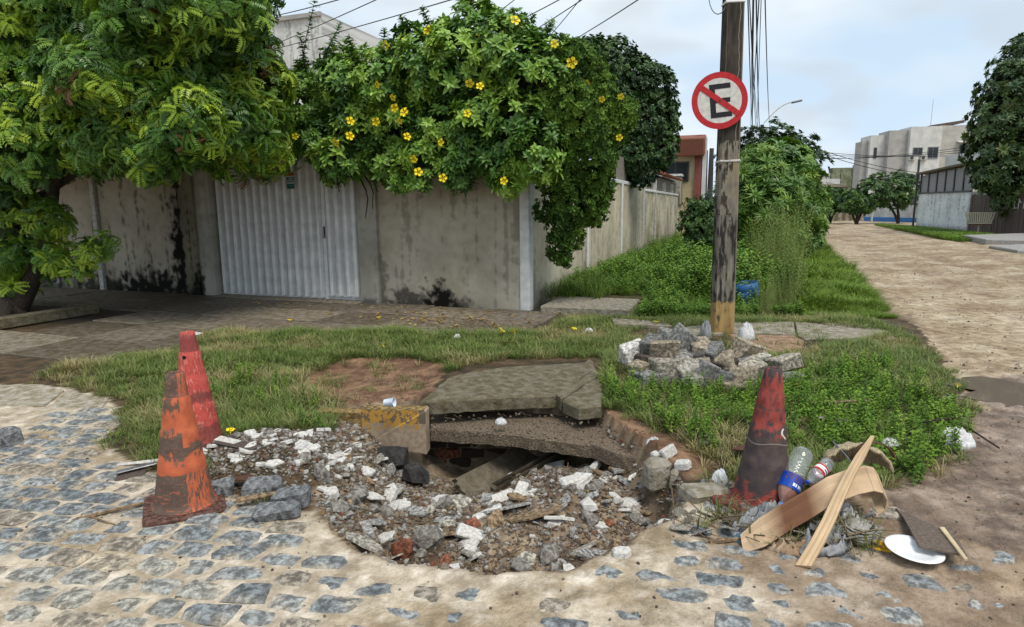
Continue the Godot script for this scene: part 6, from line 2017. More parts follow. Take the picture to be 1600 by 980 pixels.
	for q in big:
		var mb := MB.new()
		mb.colored = true
		mb.col = cols[q[5]] * r(1.0, 1.5)
		var s: float = q[1] * 1.12
		var flat := 0.5 if q[6].begins_with("long") or q[6].begins_with("flat") or q[6].begins_with("slab") or q[6].begins_with("small flat") else r(0.8, 1.0)
		mb.box(Vector3(s, s * flat, s * r(0.7, 0.9)), s * 0.055, Transform3D.IDENTITY, s * 0.13, rng)
		var p: Vector3 = q[0]
		p.x -= 0.06
		p.y = maxf(p.y * (1.18 if p.y > 0.14 else 1.0), height(p.x, p.z) + s * 0.25)
		single("granite_sett", mb.build(), M.sett, at(p, q[2] + r(-6, 6), Vector3.ONE, q[3], q[4]), q[6], "stone", "loose setts heaped on the verge")
	for p in fill:
		var mb := MB.new()
		mb.colored = true
		mb.col = cols[3]
		mb.box(Vector3(0.22, 0.2, 0.2), 0.02, Transform3D.IDENTITY, 0.02, rng)
		single("granite_sett", mb.build(), M.sett, at(Vector3(p.x, height(p.x, p.z) + 0.1, p.z), r(0, 90)), "dark sett in the core of the stone heap", "stone", "setts in the core of the heap")


# ---------- the cones ----------
func cone_body(pic: Image, t: Node3D, hgt: float) -> void:
	var prof := [Vector2(0.165, 0.028), Vector2(0.15, 0.045), Vector2(0.146, 0.06)]
	var n := 16
	for i in n + 1:
		var k := float(i) / n
		var rr := lerpf(0.144, 0.043, k)
		if i == 5 or i == 9 or i == 13:
			prof.append(Vector2(rr + 0.004, 0.065 + (hgt - 0.065) * k - 0.006))
			prof.append(Vector2(rr - 0.003, 0.065 + (hgt - 0.065) * k + 0.004))
		else:
			prof.append(Vector2(rr, 0.065 + (hgt - 0.065) * k))
	prof.append(Vector2(0.036, hgt + 0.006))
	prof.append(Vector2(0.028, hgt - 0.002))
	prof.append(Vector2(0.04, hgt - 0.12))
	var m := image_mat(pic, 0.7, M.bumpf, 0.1)
	put("body", MB.new().lathe(prof, 40).build(true), m, t, at(Vector3.ZERO, 180))


func cone_base(t: Node3D, m: Material) -> void:
	var pl := PackedVector2Array()
	var h := 0.2
	var c := 0.055
	for k in 4:
		var mid := Vector2(h - c, h - c).rotated(k * PI / 2)
		for i in 5:
			pl.append(mid + Vector2.RIGHT.rotated(k * PI / 2 + i / 4.0 * PI / 2) * c)
	var mb := MB.new().prism(pl, 0.0, 0.026, 0.008)
	put("base", mb.build(), m, t)


func build_cones() -> void:
	var orange := lin("bd6442")
	var soot := lin("4a423c")
	var a := paint(256, 256, func(u: float, v: float) -> Color:
		var y := 1.0 - v
		var s := n3.get_noise_3d(u * 9.0, y * 9.0, 2.0)
		var f := n1.get_noise_3d(u * 60.0, y * 7.0, 5.0)
		var k := orange.lerp(lin("a3533a"), clampf(0.4 + s, 0, 1))
		var d := 0.0
		d = maxf(d, smoothstep(0.0, 0.05, 0.12 * s + 0.06 * f + minf(y - 0.87, 0.99 - y) + (0.02 if u < 0.52 else -0.07)))
		d = maxf(d, smoothstep(0.0, 0.03, 0.1 * s + 0.05 * f + minf(y - 0.455, 0.70 - y) + (0.0 if u < 0.52 else (-0.02 if y < 0.56 else -0.12))))
		var low := smoothstep(0.0, 0.02, 0.335 - y + 0.03 * s)
		if u < 0.52:
			d = maxf(d, low)
		else:
			d = maxf(d, low * smoothstep(-0.05, 0.18, f * 1.2 - 0.08 + 0.5 * smoothstep(0.62, 0.8, u)))
		k = k.lerp(soot.lerp(lin("5e534a"), clampf(0.5 + s + f * 0.4, 0, 1)), clampf(d, 0, 1) * 0.95)
		k = k.lerp(orange, 0.6 * smoothstep(0.3, 0.42, n1.get_noise_3d(u * 12.0 - y * 4.0, y * 40.0, 7.0)) * d * (1.0 if y < 0.33 else 0.5))
		return k)
	var t := thing("traffic_cone", "orange cone with black soot bands standing on the cobbles at the left", "cone", at(Vector3(-1.8, 0.0, -3.29), 28, Vector3.ONE, 0, -1), "traffic cones around the hole")
	cone_body(a, t, 0.75)
	cone_base(t, mat(Color(0.2, 0.1, 0.075), 0.8, M.worn, M.bumpf, 0.2, 3.0))
	var b := paint(256, 256, func(u: float, v: float) -> Color:
		var y := 1.0 - v
		var s := n3.get_noise_3d(u * 9.0, y * 9.0, 22.0)
		var f := n1.get_noise_3d(u * 40.0, y * 9.0, 25.0)
		var k := lin("bb5048").lerp(lin("a0433d"), clampf(0.5 + s * 1.5, 0, 1))
		k = k.lerp(lin("d98e7c"), 0.5 * smoothstep(0.2, 0.4, f + s))
		var d := smoothstep(0.0, 0.03, 0.05 * s + minf(y - 0.42, 0.56 - y))
		d = maxf(d * 0.75, 0.7 * smoothstep(0.0, 0.05, 0.2 + 0.08 * s - y))
		d = maxf(d, 0.35 * smoothstep(0.0, 0.02, minf(y - 0.84, 0.86 - y)))
		k = k.lerp(lin("6b3a37"), d)
		k = k.lerp(lin("3d2c2b"), smoothstep(0.3, 0.5, f) * d)
		if Vector2((u - 0.46) * 4.0, (y - 0.945) * 6.5).length() < 0.14:
			k = lin("1c1414")
		return k)
	t = thing("traffic_cone", "red cone with a dark band standing behind the orange cone", "cone", at(on_ground(-2.12, -4.12), 10, Vector3.ONE, 0, 0.5), "traffic cones around the hole")
	cone_body(b, t, 0.75)
	cone_base(t, mat(Color(0.22, 0.09, 0.075), 0.8, M.worn, M.bumpf, 0.2, 3.0))
	var c := paint(256, 256, func(u: float, v: float) -> Color:
		var y := 1.0 - v
		var s := n3.get_noise_3d(u * 9.0, y * 9.0, 42.0)
		var f := n1.get_noise_3d(u * 26.0, y * 12.0, 45.0)
		var red := lin("a94238").lerp(lin("84362f"), clampf(0.5 + s * 1.5, 0, 1))
		var grime := lin("544843").lerp(lin("40363a"), clampf(0.5 + s + f * 0.5, 0, 1))
		var d := smoothstep(-0.05, 0.06, minf(0.72 - y, y - 0.12) + 0.2 * s + 0.07 * f)
		d = maxf(d, 0.8 * smoothstep(0.0, 0.015, minf(y - 0.835, 0.88 - y) + 0.02 * s))
		d = maxf(maxf(d, 0.3), smoothstep(0.1, 0.34, f) * 0.75)
		var k := red.lerp(grime, clampf(d, 0, 1))
		if absf(u - 0.49 + 0.03 * sin(y * 40.0)) < 0.012 and y > 0.6 and y < 0.7:
			k = lin("c9c2b8")
		if absf(y - 0.56 - 0.012 * sin(u * 20.0)) < 0.004:
			k = k.lerp(lin("a59a8e"), 0.6)
		return k)
	t = thing("traffic_cone", "grimy dark red cone leaning over the rubbish at the right of the hole", "cone", at(Vector3(1.33, 0.0, -3.23) + Vector3(0, 0.01, 0), 40, Vector3.ONE, 0, -4), "traffic cones around the hole")
	cone_body(c, t, 0.75)
	cone_base(t, mat(Color(0.3, 0.085, 0.075), 0.8, M.worn, M.bumpf, 0.2, 3.0))


# ---------- the rubbish heap ----------
func aligned(p: Vector3, y: Vector3, spin := 0.0) -> Transform3D:
	y = y.normalized()
	var x := y.cross(Vector3(0.2, 0.3, 1)).normalized()
	return Transform3D(Basis(x, y, x.cross(y)).rotated(y, spin), p)


func crumple(size: Vector3, sd: float, amt := 0.35, seg := 18) -> ArrayMesh:
	# a crushed bag or sheet: a folded dome with a ragged outline on a flat underside, centred on its middle height
	var nr := 18
	var na := 44
	var pts := PackedVector3Array()
	for j in nr + 4:
		var k := minf(1.0, float(j) / nr)
		for i in na + 1:
			var an := TAU * (i % na) / na
			var dx := cos(an)
			var dz := sin(an)
			var wob := 1.0 + 0.3 * n1.get_noise_3d(dx * 1.1 + sd, dz * 1.1, 4.0) + 0.12 * n1.get_noise_3d(dx * 4.0, dz * 4.0, sd)
			var u := dx * k * wob
			var w := dz * k * wob
			var f := absf(n2.get_noise_3d(u * 1.3 + sd, w * 1.3, 1.0)) + 0.4 * absf(n2.get_noise_3d(u * 2.4, w * 2.4 + sd, 5.0)) + 0.12 * absf(n2.get_noise_3d(u * 5.0, w * 5.0, sd))
			var y := size.y * pow(maxf(0.0, 1.0 - pow(k, 2.6)), 0.55) * clampf(1.1 - amt * 1.9 * f, 0.15, 1.3)
			if j > nr:
				u *= 1.0 - (j - nr) * 0.33
				w *= 1.0 - (j - nr) * 0.33
				y = -0.002
			pts.append(Vector3(u * size.x * 0.5, y - size.y * 0.5, w * size.z * 0.5))
	return grid_mesh(pts, na + 1, nr + 4)


func ribbon(mid: Array, wid: Array, thick: float, cols: Array) -> ArrayMesh:
	# a bent board: mid points and half-width vectors; streaks of grain run along it
	var mb := MB.new()
	var ns := 7
	var cut := [-1.0]
	var tone := []
	for s in ns:
		cut.append(-1.0 + 2.0 * (s + 1) / ns + (r(-0.1, 0.1) if s < ns - 1 else 0.0))
		tone.append(r(0.78, 1.1))
	for i in mid.size() - 1:
		var a: Vector3 = mid[i]
		var b: Vector3 = mid[i + 1]
		var wa: Vector3 = wid[i]
		var wb: Vector3 = wid[i + 1]
		var nn := (b - a).cross(wa).normalized() * thick * 0.5
		for s in ns:
			var ca: Color = cols[i] * (tone[s] * (1.0 + 0.15 * n1.get_noise_2d(i * 1.7, s * 3.0)))
			var cb: Color = cols[i + 1] * (tone[s] * (1.0 + 0.15 * n1.get_noise_2d((i + 1) * 1.7, s * 3.0)))
			var a0: Vector3 = a + wa * cut[s]
			var a1: Vector3 = a + wa * cut[s + 1]
			var b0: Vector3 = b + wb * cut[s]
			var b1: Vector3 = b + wb * cut[s + 1]
			mb.tri_c(a0 + nn, b1 + nn, b0 + nn, ca, cb, cb)
			mb.tri_c(a0 + nn, a1 + nn, b1 + nn, ca, ca, cb)
			mb.tri_c(a0 - nn, b0 - nn, b1 - nn, ca, cb, cb)
			mb.tri_c(a0 - nn, b1 - nn, a1 - nn, ca, cb, ca)
		for w in [1.0, -1.0]:
			mb.tri_c(a + wa * w + nn, a + wa * w - nn, b + wb * w - nn, cols[i], cols[i], cols[i + 1])
			mb.tri_c(a + wa * w + nn, b + wb * w - nn, b + wb * w + nn, cols[i], cols[i + 1], cols[i + 1])
	for e in [0, mid.size() - 1]:
		var a: Vector3 = mid[e]
		var w: Vector3 = wid[e]
		var o := 1 if e == 0 else -1
		var nn: Vector3 = (mid[e + o] - a).cross(w).normalized() * thick * 0.5
		mb.tri_c(a - w + nn, a + w + nn, a + w - nn, cols[e], cols[e], cols[e])
		mb.tri_c(a - w + nn, a + w - nn, a - w - nn, cols[e], cols[e], cols[e])
	return mb.build()


func bottle(called: String, label: String, base: Vector3, dir: Vector3, L: float, R: float, label_pic: Image, l0: float, l1: float, cap: Color, liquid: Color, ribs: int) -> void:
	# y runs from the bottom to the cap
	var t := thing(called, label, "bottle", aligned(base, dir, 1.2))
	var prof := [Vector2(0.001, 0.012), Vector2(R * 0.75, 0.0), Vector2(R * 0.97, 0.02), Vector2(R, 0.05)]
	for i in ribs:
		var y := L * (0.16 + 0.44 * (i + 0.5) / ribs)
		prof.append(Vector2(R, y - 0.006))
		prof.append(Vector2(R * 0.93, y))
		prof.append(Vector2(R, y + 0.006))
	for q in [[1.0, 0.66], [0.93, 0.72], [0.75, 0.8], [0.5, 0.87], [0.28, 0.92], [0.26, 0.96]]:
		prof.append(Vector2(R * q[0], L * q[1]))
	put("body", MB.new().lathe(prof, 24).build(true), M.clear, t)
	put("cap", MB.new().lathe([Vector2(R * 0.3, L * 0.945), Vector2(R * 0.31, L), Vector2(0.0, L + 0.001)], 14).build(), mat(cap, 0.4), t)
	put("label", MB.new().lathe([Vector2(R * 1.012, L * l0), Vector2(R * 1.012, L * l1)], 24).build(true), image_mat(label_pic, 0.4), t)
	if liquid.a > 0.0:
		var lm := StandardMaterial3D.new()
		lm.albedo_color = liquid.linear_to_srgb()
		lm.roughness = 0.15
		put("liquid", MB.new().lathe([Vector2(0.0, L * 0.62), Vector2(R * 0.95, L * 0.63), Vector2(R * 0.95, L * 0.66), Vector2(R * 0.89, L * 0.72), Vector2(R * 0.7, L * 0.8), Vector2(R * 0.45, L * 0.87), Vector2(R * 0.24, L * 0.92), Vector2(0.0, L * 0.93)], 24).build(true), lm, t)


func build_rubbish() -> void:
	var big := paint(160, 64, func(u: float, v: float) -> Color:
		var k := lin("15409c")
		var w := fmod(u * 2.0, 1.0)
		if v > 0.18 and v < 0.4 and w > 0.2 and w < 0.75 and n1.get_noise_2d(w * 60.0, 3.0) > -0.1:
			k = lin("dfe6ee")
		if v > 0.5 and Vector2((w - 0.3) * 2.0, v - 0.68).length() < 0.14:
			k = lin("3f8f46")
		if v > 0.5 and n3.get_noise_2d(w * 14.0 + 5.0, v * 9.0) > 0.12 and w > 0.45:
			k = lin("7a3b22")
		return k)
	bottle("soft_drink_bottle", "large clear bottle with blue label and amber liquid against the dark cone", Vector3(1.53, 0.33, -3.2), Vector3(1.36, 0.09, -3.05) - Vector3(1.53, 0.33, -3.2), 0.33, 0.056, big, 0.47, 0.71, Color(0.1, 0.2, 0.5), Color(0.3, 0.07, 0.01), 8)
	var small := paint(128, 48, func(u: float, v: float) -> Color:
		var k := lin("e2e2e2")
		if v < 0.3 or v > 0.8:
			k = lin("b5202c")
		elif Vector2((fmod(u * 2.0, 1.0) - 0.5) * 2.2, (v - 0.55) * 2.0).length() < 0.45:
			k = lin("33508f") if v > 0.45 and v < 0.65 else lin("e2e2e2")
		return k)
	bottle("water_bottle", "small clear bottle with red and white label and blue cap", Vector3(1.64, 0.29, -3.14), Vector3(1.45, 0.21, -3.02) - Vector3(1.64, 0.29, -3.14), 0.2, 0.034, small, 0.34, 0.56, Color(0.02, 0.08, 0.42), Color(0, 0, 0, 0), 5)
	# veneer board, curled at its right end
	var pale := lin("bda384")
	var wet := lin("65422b")
	var mid := [Vector3(1.08, 0.02, -2.81), Vector3(1.18, 0.07, -2.83), Vector3(1.3, 0.12, -2.87), Vector3(1.43, 0.17, -2.91), Vector3(1.56, 0.22, -2.96), Vector3(1.68, 0.26, -2.97), Vector3(1.75, 0.275, -2.97), Vector3(1.81, 0.22, -2.98), Vector3(1.82, 0.16, -3.0)]
	mid[7] = mid[6] + Vector3(0.045, -0.012, 0.0)
	mid[8] = mid[6] + Vector3(0.07, -0.05, 0.0)
	mid.append(mid[6] + Vector3(0.065, -0.1, 0.0))
	mid.append(mid[6] + Vector3(0.03, -0.125, 0.0))
	var wid := []
	var cc := []
	for i in mid.size():
		var dd: Vector3 = mid[mini(i + 1, mid.size() - 1)] - mid[maxi(i - 1, 0)]
		var w := Vector3(dd.z, 0, -dd.x).normalized()
		w = (Vector3(0.12, 0.5, -0.85)).normalized() * 0.075 * (0.65 if i == 0 else 1.0)
		wid.append(w)
		cc.append(wet if i == 2 or i == 3 else pale * r(0.9, 1.05))
	single("veneer_board", ribbon(mid, wid, 0.006, cc), M.wood, Transform3D.IDENTITY, "curled pale veneer board with a wet brown patch on the rubbish heap", "board")
	var s0 := Vector3(1.29, 0.012, -2.63)
	var s1 := Vector3(1.82, 0.44, -3.1)
	var sm := []
	var swd := []
	var scc := []
	for i in 7:
		var k := i / 6.0
		sm.append(s0.lerp(s1, k) + Vector3(0.008 * sin(k * 7.0), 0, 0))
		swd.append(Vector3(0.9, 0.15, 0.4).normalized() * lerpf(0.032, 0.008 if k > 0.9 else 0.02, k))
		scc.append(lin("bfa482") * r(0.92, 1.05))
	single("wooden_slat", ribbon(sm, swd, 0.016, scc), M.wood, Transform3D.IDENTITY, "long splintered wooden slat leaning across the veneer board", "slat")
	# hollow cushion shell
	var pts := PackedVector3Array()
	for j in 13:
		for i in 21:
			var a := PI * (0.05 + 0.9 * i / 20.0)
			var k := j / 12.0
			var rr := 0.13 * (1.0 - 0.75 * k * k)
			pts.append(Vector3(-cos(a) * rr * 1.05, sin(a) * rr * 0.95 + 0.006 * sin(i * 2.2), -0.13 * sin(k * 1.5) + 0.012 * n1.get_noise_2d(i * 0.4, j * 0.4)))
	var foam := mat(lin("d5c3a0"), 0.9, M.grain, M.bumpy, 0.8, 5.0)
	var shell := thing("cushion_shell", "hollow cream foam shell standing behind the veneer board", "foam", at(Vector3(1.82, 0.16, -3.2) + Vector3(0, 0.03, 0), -12, Vector3.ONE * 1.2, 0, 3))
	put("inside", grid_mesh(pts, 21, 13), foam, shell)
	var outer := PackedVector3Array()
	for p in pts:
		outer.append(Vector3(p.x * 1.09, p.y * 1.1, p.z * 1.06 - 0.008))
	put("outside", grid_mesh(outer, 21, 13), foam, shell)
	var rim := []
	for i in 21:
		var p := pts[i].lerp(outer[i], 0.5)
		rim.append(p + Vector3(0, 0, 0.002))
	put("rim", MB.new().tube(rim, 0.009, 0.009, 6).build(true), foam, shell)
	# bent strip
	var hoop := []
	for i in 15:
		var a := i / 14.0 * 3.0
		hoop.append(Vector3(1.84, 0.31, -3.18) + Vector3(0.095 * cos(a + 0.25), 0.1 * sin(a + 0.25), 0.1 - 0.05 * i / 14.0))
	hoop.append(Vector3(1.76, 0.26, -3.05))
	var hw := []
	var hc := []
	for i in hoop.size():
		hw.append(Vector3(0.1, 0.05, 0.99).normalized() * 0.014)
		hc.append(lin("5c452f"))
	single("bent_strip", ribbon(hoop, hw, 0.005, hc), M.wood, Transform3D.IDENTITY, "dark bent strip arching over the cream foam shell", "strip")
	# bags, cloth and trays
	single("grey_bag", crumple(Vector3(0.32, 0.15, 0.2), 3.0, 0.8, 30), M.grey_bag, at(Vector3(1.27, 0.075, -2.98), 15), "crumpled grey plastic bag at the foot of the dark cone", "bag")
	single("grey_bag", crumple(Vector3(0.34, 0.1, 0.2), 9.0, 0.9, 30), M.grey_bag, at(Vector3(1.48, 0.06, -2.83), 40), "crumpled dirty grey bag under the veneer board", "bag")
	single("brown_paper", crumple(Vector3(0.24, 0.06, 0.16), 14.0, 0.7, 26), mat(Color(0.28, 0.19, 0.12), 0.85), at(Vector3(1.33, 0.03, -2.79), -10), "crumpled brown paper under the wooden slat", "paper")
	single("brown_paper", crumple(Vector3(0.2, 0.07, 0.14), 53.0, 0.7, 26), mat(Color(0.36, 0.27, 0.19), 0.85), at(Vector3(1.28, 0.03, -2.82), 30), "torn tan paper below the left half of the veneer board", "paper")
	single("grey_cloth", crumple(Vector3(0.26, 0.1, 0.16), 57.0, 0.7, 26), mat(Color(0.24, 0.23, 0.22), 0.8), at(Vector3(1.65, 0.05, -2.92), -15), "dark grey cloth under the right half of the veneer board", "cloth")
	single("white_bag", crumple(Vector3(0.12, 0.11, 0.1), 19.0, 0.4, 22), M.bag, at(Vector3(1.66, 0.08, -2.99), 0), "small white bag behind the wooden slat", "bag")
	single("white_bag", crumple(Vector3(0.3, 0.12, 0.22), 23.0, 0.45, 26), M.bag, at(Vector3(2.99, 0.05, -4.14), 20), "torn white bag in the grass at the edge of the mud", "bag")
	single("blue_wrapper", crumple(Vector3(0.14, 0.03, 0.08), 27.0, 0.5, 18), mat(Color(0.05, 0.14, 0.22), 0.5), at(Vector3(1.12, 0.015, -2.89), 20), "dark blue wrapper under the left end of the veneer board", "wrapper")
	var tray := thing("clamshell_tray", "stack of crushed clear food trays before the rubbish heap", "tray", at(Vector3(1.66, 0.02, -2.85), 25, Vector3(1.0, 0.7, 1.0), 10, 0))
	var tm := mat(Color(0.36, 0.35, 0.32), 0.3, M.grain, null, 0.1, 6.0)
	for i in 4:
		put("tray", MB.new().lathe([Vector2(0.06, 0.0), Vector2(0.07, 0.035), Vector2(0.085, 0.036), Vector2(0.086, 0.032), Vector2(0.073, 0.03), Vector2(0.062, -0.004), Vector2(0.0, -0.004)], 4 if i < 0 else 10).build(), tm, tray, at(Vector3(0.008 * i, 0.006 + i * 0.011, -0.008 * i), r(-10, 10), Vector3(1, 1, 0.75), r(-4, 4), r(-4, 4)))
	put("lid", crumple(Vector3(0.13, 0.035, 0.1), 31.0, 0.25, 20), tm, tray, at(Vector3(0.02, 0.085, -0.03), 10))
	single("white_plate", MB.new().lathe([Vector2(0.0, 0.004), Vector2(0.075, 0.004), Vector2(0.085, 0.014), Vector2(0.118, 0.02), Vector2(0.12, 0.017), Vector2(0.085, 0.008), Vector2(0.075, -0.001), Vector2(0.0, -0.001)], 36).build(true), M.white_plastic, at(Vector3(1.83, 0.03, -2.71), 0, Vector3.ONE, 2, -2), "white plastic plate on the cobbles beside the rubbish", "plate")
	single("yellow_wrapper", crumple(Vector3(0.12, 0.025, 0.09), 35.0, 0.45, 18), mat(Color(0.65, 0.36, 0.02), 0.5), at(Vector3(1.74, 0.015, -2.8), -20), "yellow wrapper left of the white plate", "wrapper")
	# the worn board on the mud
	var bd := PackedVector2Array([Vector2(1.95, -3.06), Vector2(2.04, -2.85), Vector2(2.11, -2.88), Vector2(2.0, -2.61), Vector2(1.84, -2.69), Vector2(1.88, -2.81), Vector2(1.93, -2.96)])
	var br := thing("worn_board", "worn grey-brown board with a pale edge lying at the edge of the mud", "board", at(Vector3(0, 0.068, 0)))
	put("board", MB.new().prism(bd, -0.006, 0.006, 0.002).build(), mat(Color(0.2, 0.155, 0.125), 0.85, M.grain, M.bumpf, 0.3, 3.0), br)
	var e0 := Vector3(2.04, 0.055, -2.84)
	var e1 := Vector3(1.96, 0.055, -2.56)
	e0.y = 0.012
	e1.y = 0.012
	put("edge_strip", ribbon([e0, e0.lerp(e1, 0.5), e1], [Vector3(0.012, 0, 0), Vector3(0.01, 0, 0), Vector3(0.008, 0, 0)], 0.008, [lin("c9b796"), lin("c4b08c"), lin("c9b796")]), M.wood, br)
	# rods and sticks
	var rods := [[Vector3(1.73, 0.34, -3.3), Vector3(1.73, 0.29, -3.05), 0.005, M.metal, "thin grey rod sticking up behind the bottles", "rod"], [Vector3(1.56, 0.02, -2.94), Vector3(1.84, 0.06, -3.04), 0.009, M.metal, "grey metal tube lying before the wooden slat", "tube"], [Vector3(1.56, 0.02, -2.95), Vector3(1.49, 0.01, -2.78), 0.007, M.metal, "short grey tube beside the wooden slat", "tube"], [Vector3(2.85, 0.1, -4.28), Vector3(3.12, 0.14, -4.27), 0.009, M.bark, "thin dark stick above the torn white bag", "stick"], [Vector3(-2.29, 0.01, -3.13), Vector3(-2.02, 0.02, -3.3), 0.011, M.tan_chunk, "thin brown stick lying on the cobbles left of the orange cone", "stick"], [Vector3(-2.23, 0.01, -3.16), Vector3(-2.05, 0.01, -3.07), 0.006, M.tan_chunk, "short pale splinter under the thin brown stick", "stick"], [Vector3(0.94, 0.01, -2.85), Vector3(1.1, 0.015, -2.87), 0.012, M.tan_chunk, "short brown stick at the left tip of the veneer board", "stick"], [Vector3(3.22, 0.05, -4.49), Vector3(3.17, 0.03, -3.97), 0.007, M.bark, "dark bent stalk lying from the white bag into the mud", "stick"], [Vector3(1.38, 0.05, -4.16), Vector3(1.42, 0.04, -3.96), 0.012, M.wood_plain, "short pale wood piece in the weeds left of the dark cone", "stick"], [Vector3(0.58, 0.14, -5.36), Vector3(0.71, 0.15, -5.58), 0.003, M.bark, "dry twig on the mossy slab", "stick"]]
	for q in rods:
		single("stick" if q[5] == "stick" else "metal_rod", MB.new().tube([q[0], q[0].lerp(q[1], 0.5) + Vector3(0, 0.004, 0.006), q[1]], q[2], q[2] * 0.8, 6).build(), q[3], Transform3D.IDENTITY, q[4], q[5])
	# boards beside the left cones
	var boards := [[Vector3(-2.33, 0.015, -3.69), Vector3(0.16, 0.012, 0.1), 20, M.old_wood, "dark flat board by the left of the orange cone"], [Vector3(-2.32, 0.05, -3.8), Vector3(0.26, 0.02, 0.035), 30, M.plaster_chunk, "white moulding strip behind the orange cone"], [Vector3(-2.31, 0.04, -3.73), Vector3(0.22, 0.015, 0.04), 28, M.metal, "grey metal strip beside the white moulding"], [Vector3(-1.75, 0.13, -3.88), Vector3(0.34, 0.014, 0.09), -28, M.old_wood, "grey-brown board lying on the left rubble heap"], [Vector3(-1.84, 0.13, -3.94), Vector3(0.2, 0.02, 0.06), -30, M.plaster_chunk, "white broken moulding beside the red cone"], [Vector3(-1.41, 0.05, -3.3), Vector3(0.2, 0.014, 0.06), 22, M.tan_chunk, "orange-brown wood scrap right of the orange cone"], [Vector3(-1.59, 0.07, -3.49), Vector3(0.16, 0.014, 0.05), -4, M.bark_scrap, "dark reddish wood scrap on the left heap"], [Vector3(1.18, 0.03, -3.53), Vector3(0.14, 0.014, 0.05), 55, M.tan_chunk, "tan splintered board at the foot of the weeds by the dark cone"], [Vector3(1.44, 0.1, -3.83), Vector3(0.15, 0.012, 0.06), 40, M.bark_scrap, "reddish brown scrap sticking up in the weeds by the dark cone"], [Vector3(2.43, 0.14, -4.64), Vector3(0.3, 0.014, 0.07), -8, M.tan_chunk, "brown board in the weeds behind the dark cone"], [Vector3(2.62, 0.14, -4.64), Vector3(0.2, 0.012, 0.06), 25, M.tan_chunk, "broken tan board beside the brown one in the weeds"], [Vector3(2.24, 0.12, -4.31), Vector3(0.2, 0.012, 0.07), -30, M.grey_chunk, "pale splintered board in the weeds behind the rubbish"], [Vector3(1.22, 0.012, -3.15), Vector3(0.16, 0.012, 0.04), 8, M.tan_chunk, "short plank at the left foot of the dark cone"]]
	for q in boards:
		var p: Vector3 = q[0]
		p.y = maxf(height(p.x, p.z) + 0.012, p.y)
		single("wood_scrap", MB.new().box(q[1], 0.004, Transform3D.IDENTITY, 0.006, rng).build(), q[3], at(p, q[2], Vector3.ONE, r(-8, 8), r(-6, 6)), q[4], "scrap")
	# loose scraps, stalks and tufts through the heap
	var fx := [[], [], []]
	var fc := [PackedColorArray(), PackedColorArray(), PackedColorArray()]
	for i in 700:
		var c: Vector2 = Vector2(1.62, -3.0) + Vector2(rng.randfn() * 0.3, rng.randfn() * 0.16)
		if c.x > 1.72 or c.y > -2.78:
			continue
		var w := 0 if rng.randf() < 0.4 else 1 if rng.randf() < 0.6 else 2
		fx[w].append(at(on_ground(c.x, c.y, 0.0 if w == 2 else r(0.0, 0.05)), r(0, 360), Vector3.ONE * r(0.6, 1.5), r(-35, 35), r(-35, 35)))
		fc[w].append([Color(0.2, 0.15, 0.1).lerp(Color(0.55, 0.5, 0.42), rng.randf()), Color(0.18, 0.12, 0.07).lerp(Color(0.36, 0.27, 0.16), rng.randf()), Color(0.07, 0.13, 0.025).lerp(Color(0.3, 0.25, 0.12), rng.randf())][w])
	stuff("paper_scraps", shard(0.07, 0.004, 6, 1.5), M.tint, fx[0], fc[0], self, "torn scraps of paper and bark through the rubbish heap", "scraps")
	stuff("dry_stalks", MB.new().tube([Vector3(-0.11, 0, 0), Vector3(0, 0.015, 0.01), Vector3(0.1, 0, 0.01)], 0.0035, 0.002, 4).build(), M.tint, fx[1], fc[1], self, "dry stalks and twigs through the rubbish heap", "stalks")
	stuff("heap_grass", tuft(18, 0.11, 0.04, 0.004), M.grass, fx[2], fc[2], self, "grass tufts growing through the rubbish heap", "grass")
	# other odds and ends
	single("plastic_cup", MB.new().lathe([Vector2(0.026, 0.0), Vector2(0.034, 0.075), Vector2(0.036, 0.076), Vector2(0.033, 0.07), Vector2(0.025, 0.003), Vector2(0.0, 0.003)], 18).build(true), mat(Color(0.6, 0.66, 0.76), 0.3), aligned(Vector3(-0.93, 0.21, -4.48), Vector3(1, 0.15, 0.2)), "pale blue plastic cup lying on the painted kerb stone", "cup")
	var bk := thing("blue_barrel", "blue plastic barrel half hidden in the weeds behind the pole", "barrel", at(Vector3(3.64, 0.1, -9.76) + Vector3(0, -0.06, 0), 10, Vector3.ONE * 0.85, 0, 9))
	var blue := mat(Color(0.03, 0.13, 0.32), 0.5, M.grain, null, 0.1, 3.0)
	put("drum", MB.new().lathe([Vector2(0.0, 0.0), Vector2(0.2, 0.0), Vector2(0.22, 0.03), Vector2(0.225, 0.14), Vector2(0.21, 0.16), Vector2(0.225, 0.18), Vector2(0.225, 0.32), Vector2(0.21, 0.34), Vector2(0.22, 0.36), Vector2(0.215, 0.48), Vector2(0.2, 0.48), Vector2(0.19, 0.1)], 24).build(true), blue, bk)
	single("tied_bag", crumple(Vector3(0.2, 0.22, 0.2), 41.0, 0.3, 24), M.bag, at(Vector3(2.71, 0.1, -7.27) + Vector3(0, 0.06, 0), 10), "tied white bag standing right of the pole foot", "bag")
	single("grey_sack", crumple(Vector3(0.14, 0.24, 0.16), 45.0, 0.3, 24), M.grey_bag, at(Vector3(2.31, 0.1, -7.48) + Vector3(0, 0.04, 0), 10), "grey bag tucked left of the pole foot", "bag")
	single("crushed_cup", crumple(Vector3(0.1, 0.09, 0.09), 49.0, 0.25, 20), M.white_plastic, at(Vector3(1.2, 0.05, -3.51), 20), "crushed white cup by the foot of the dark cone", "cup")
	single("road_stone", shard(0.2, 0.12, 6, 1.2), M.slate, at(Vector3(-3.53, 0.05, -4.26), 10, Vector3.ONE, 5, 8), "loose pale stone at the left edge of the cobbled road", "stone")
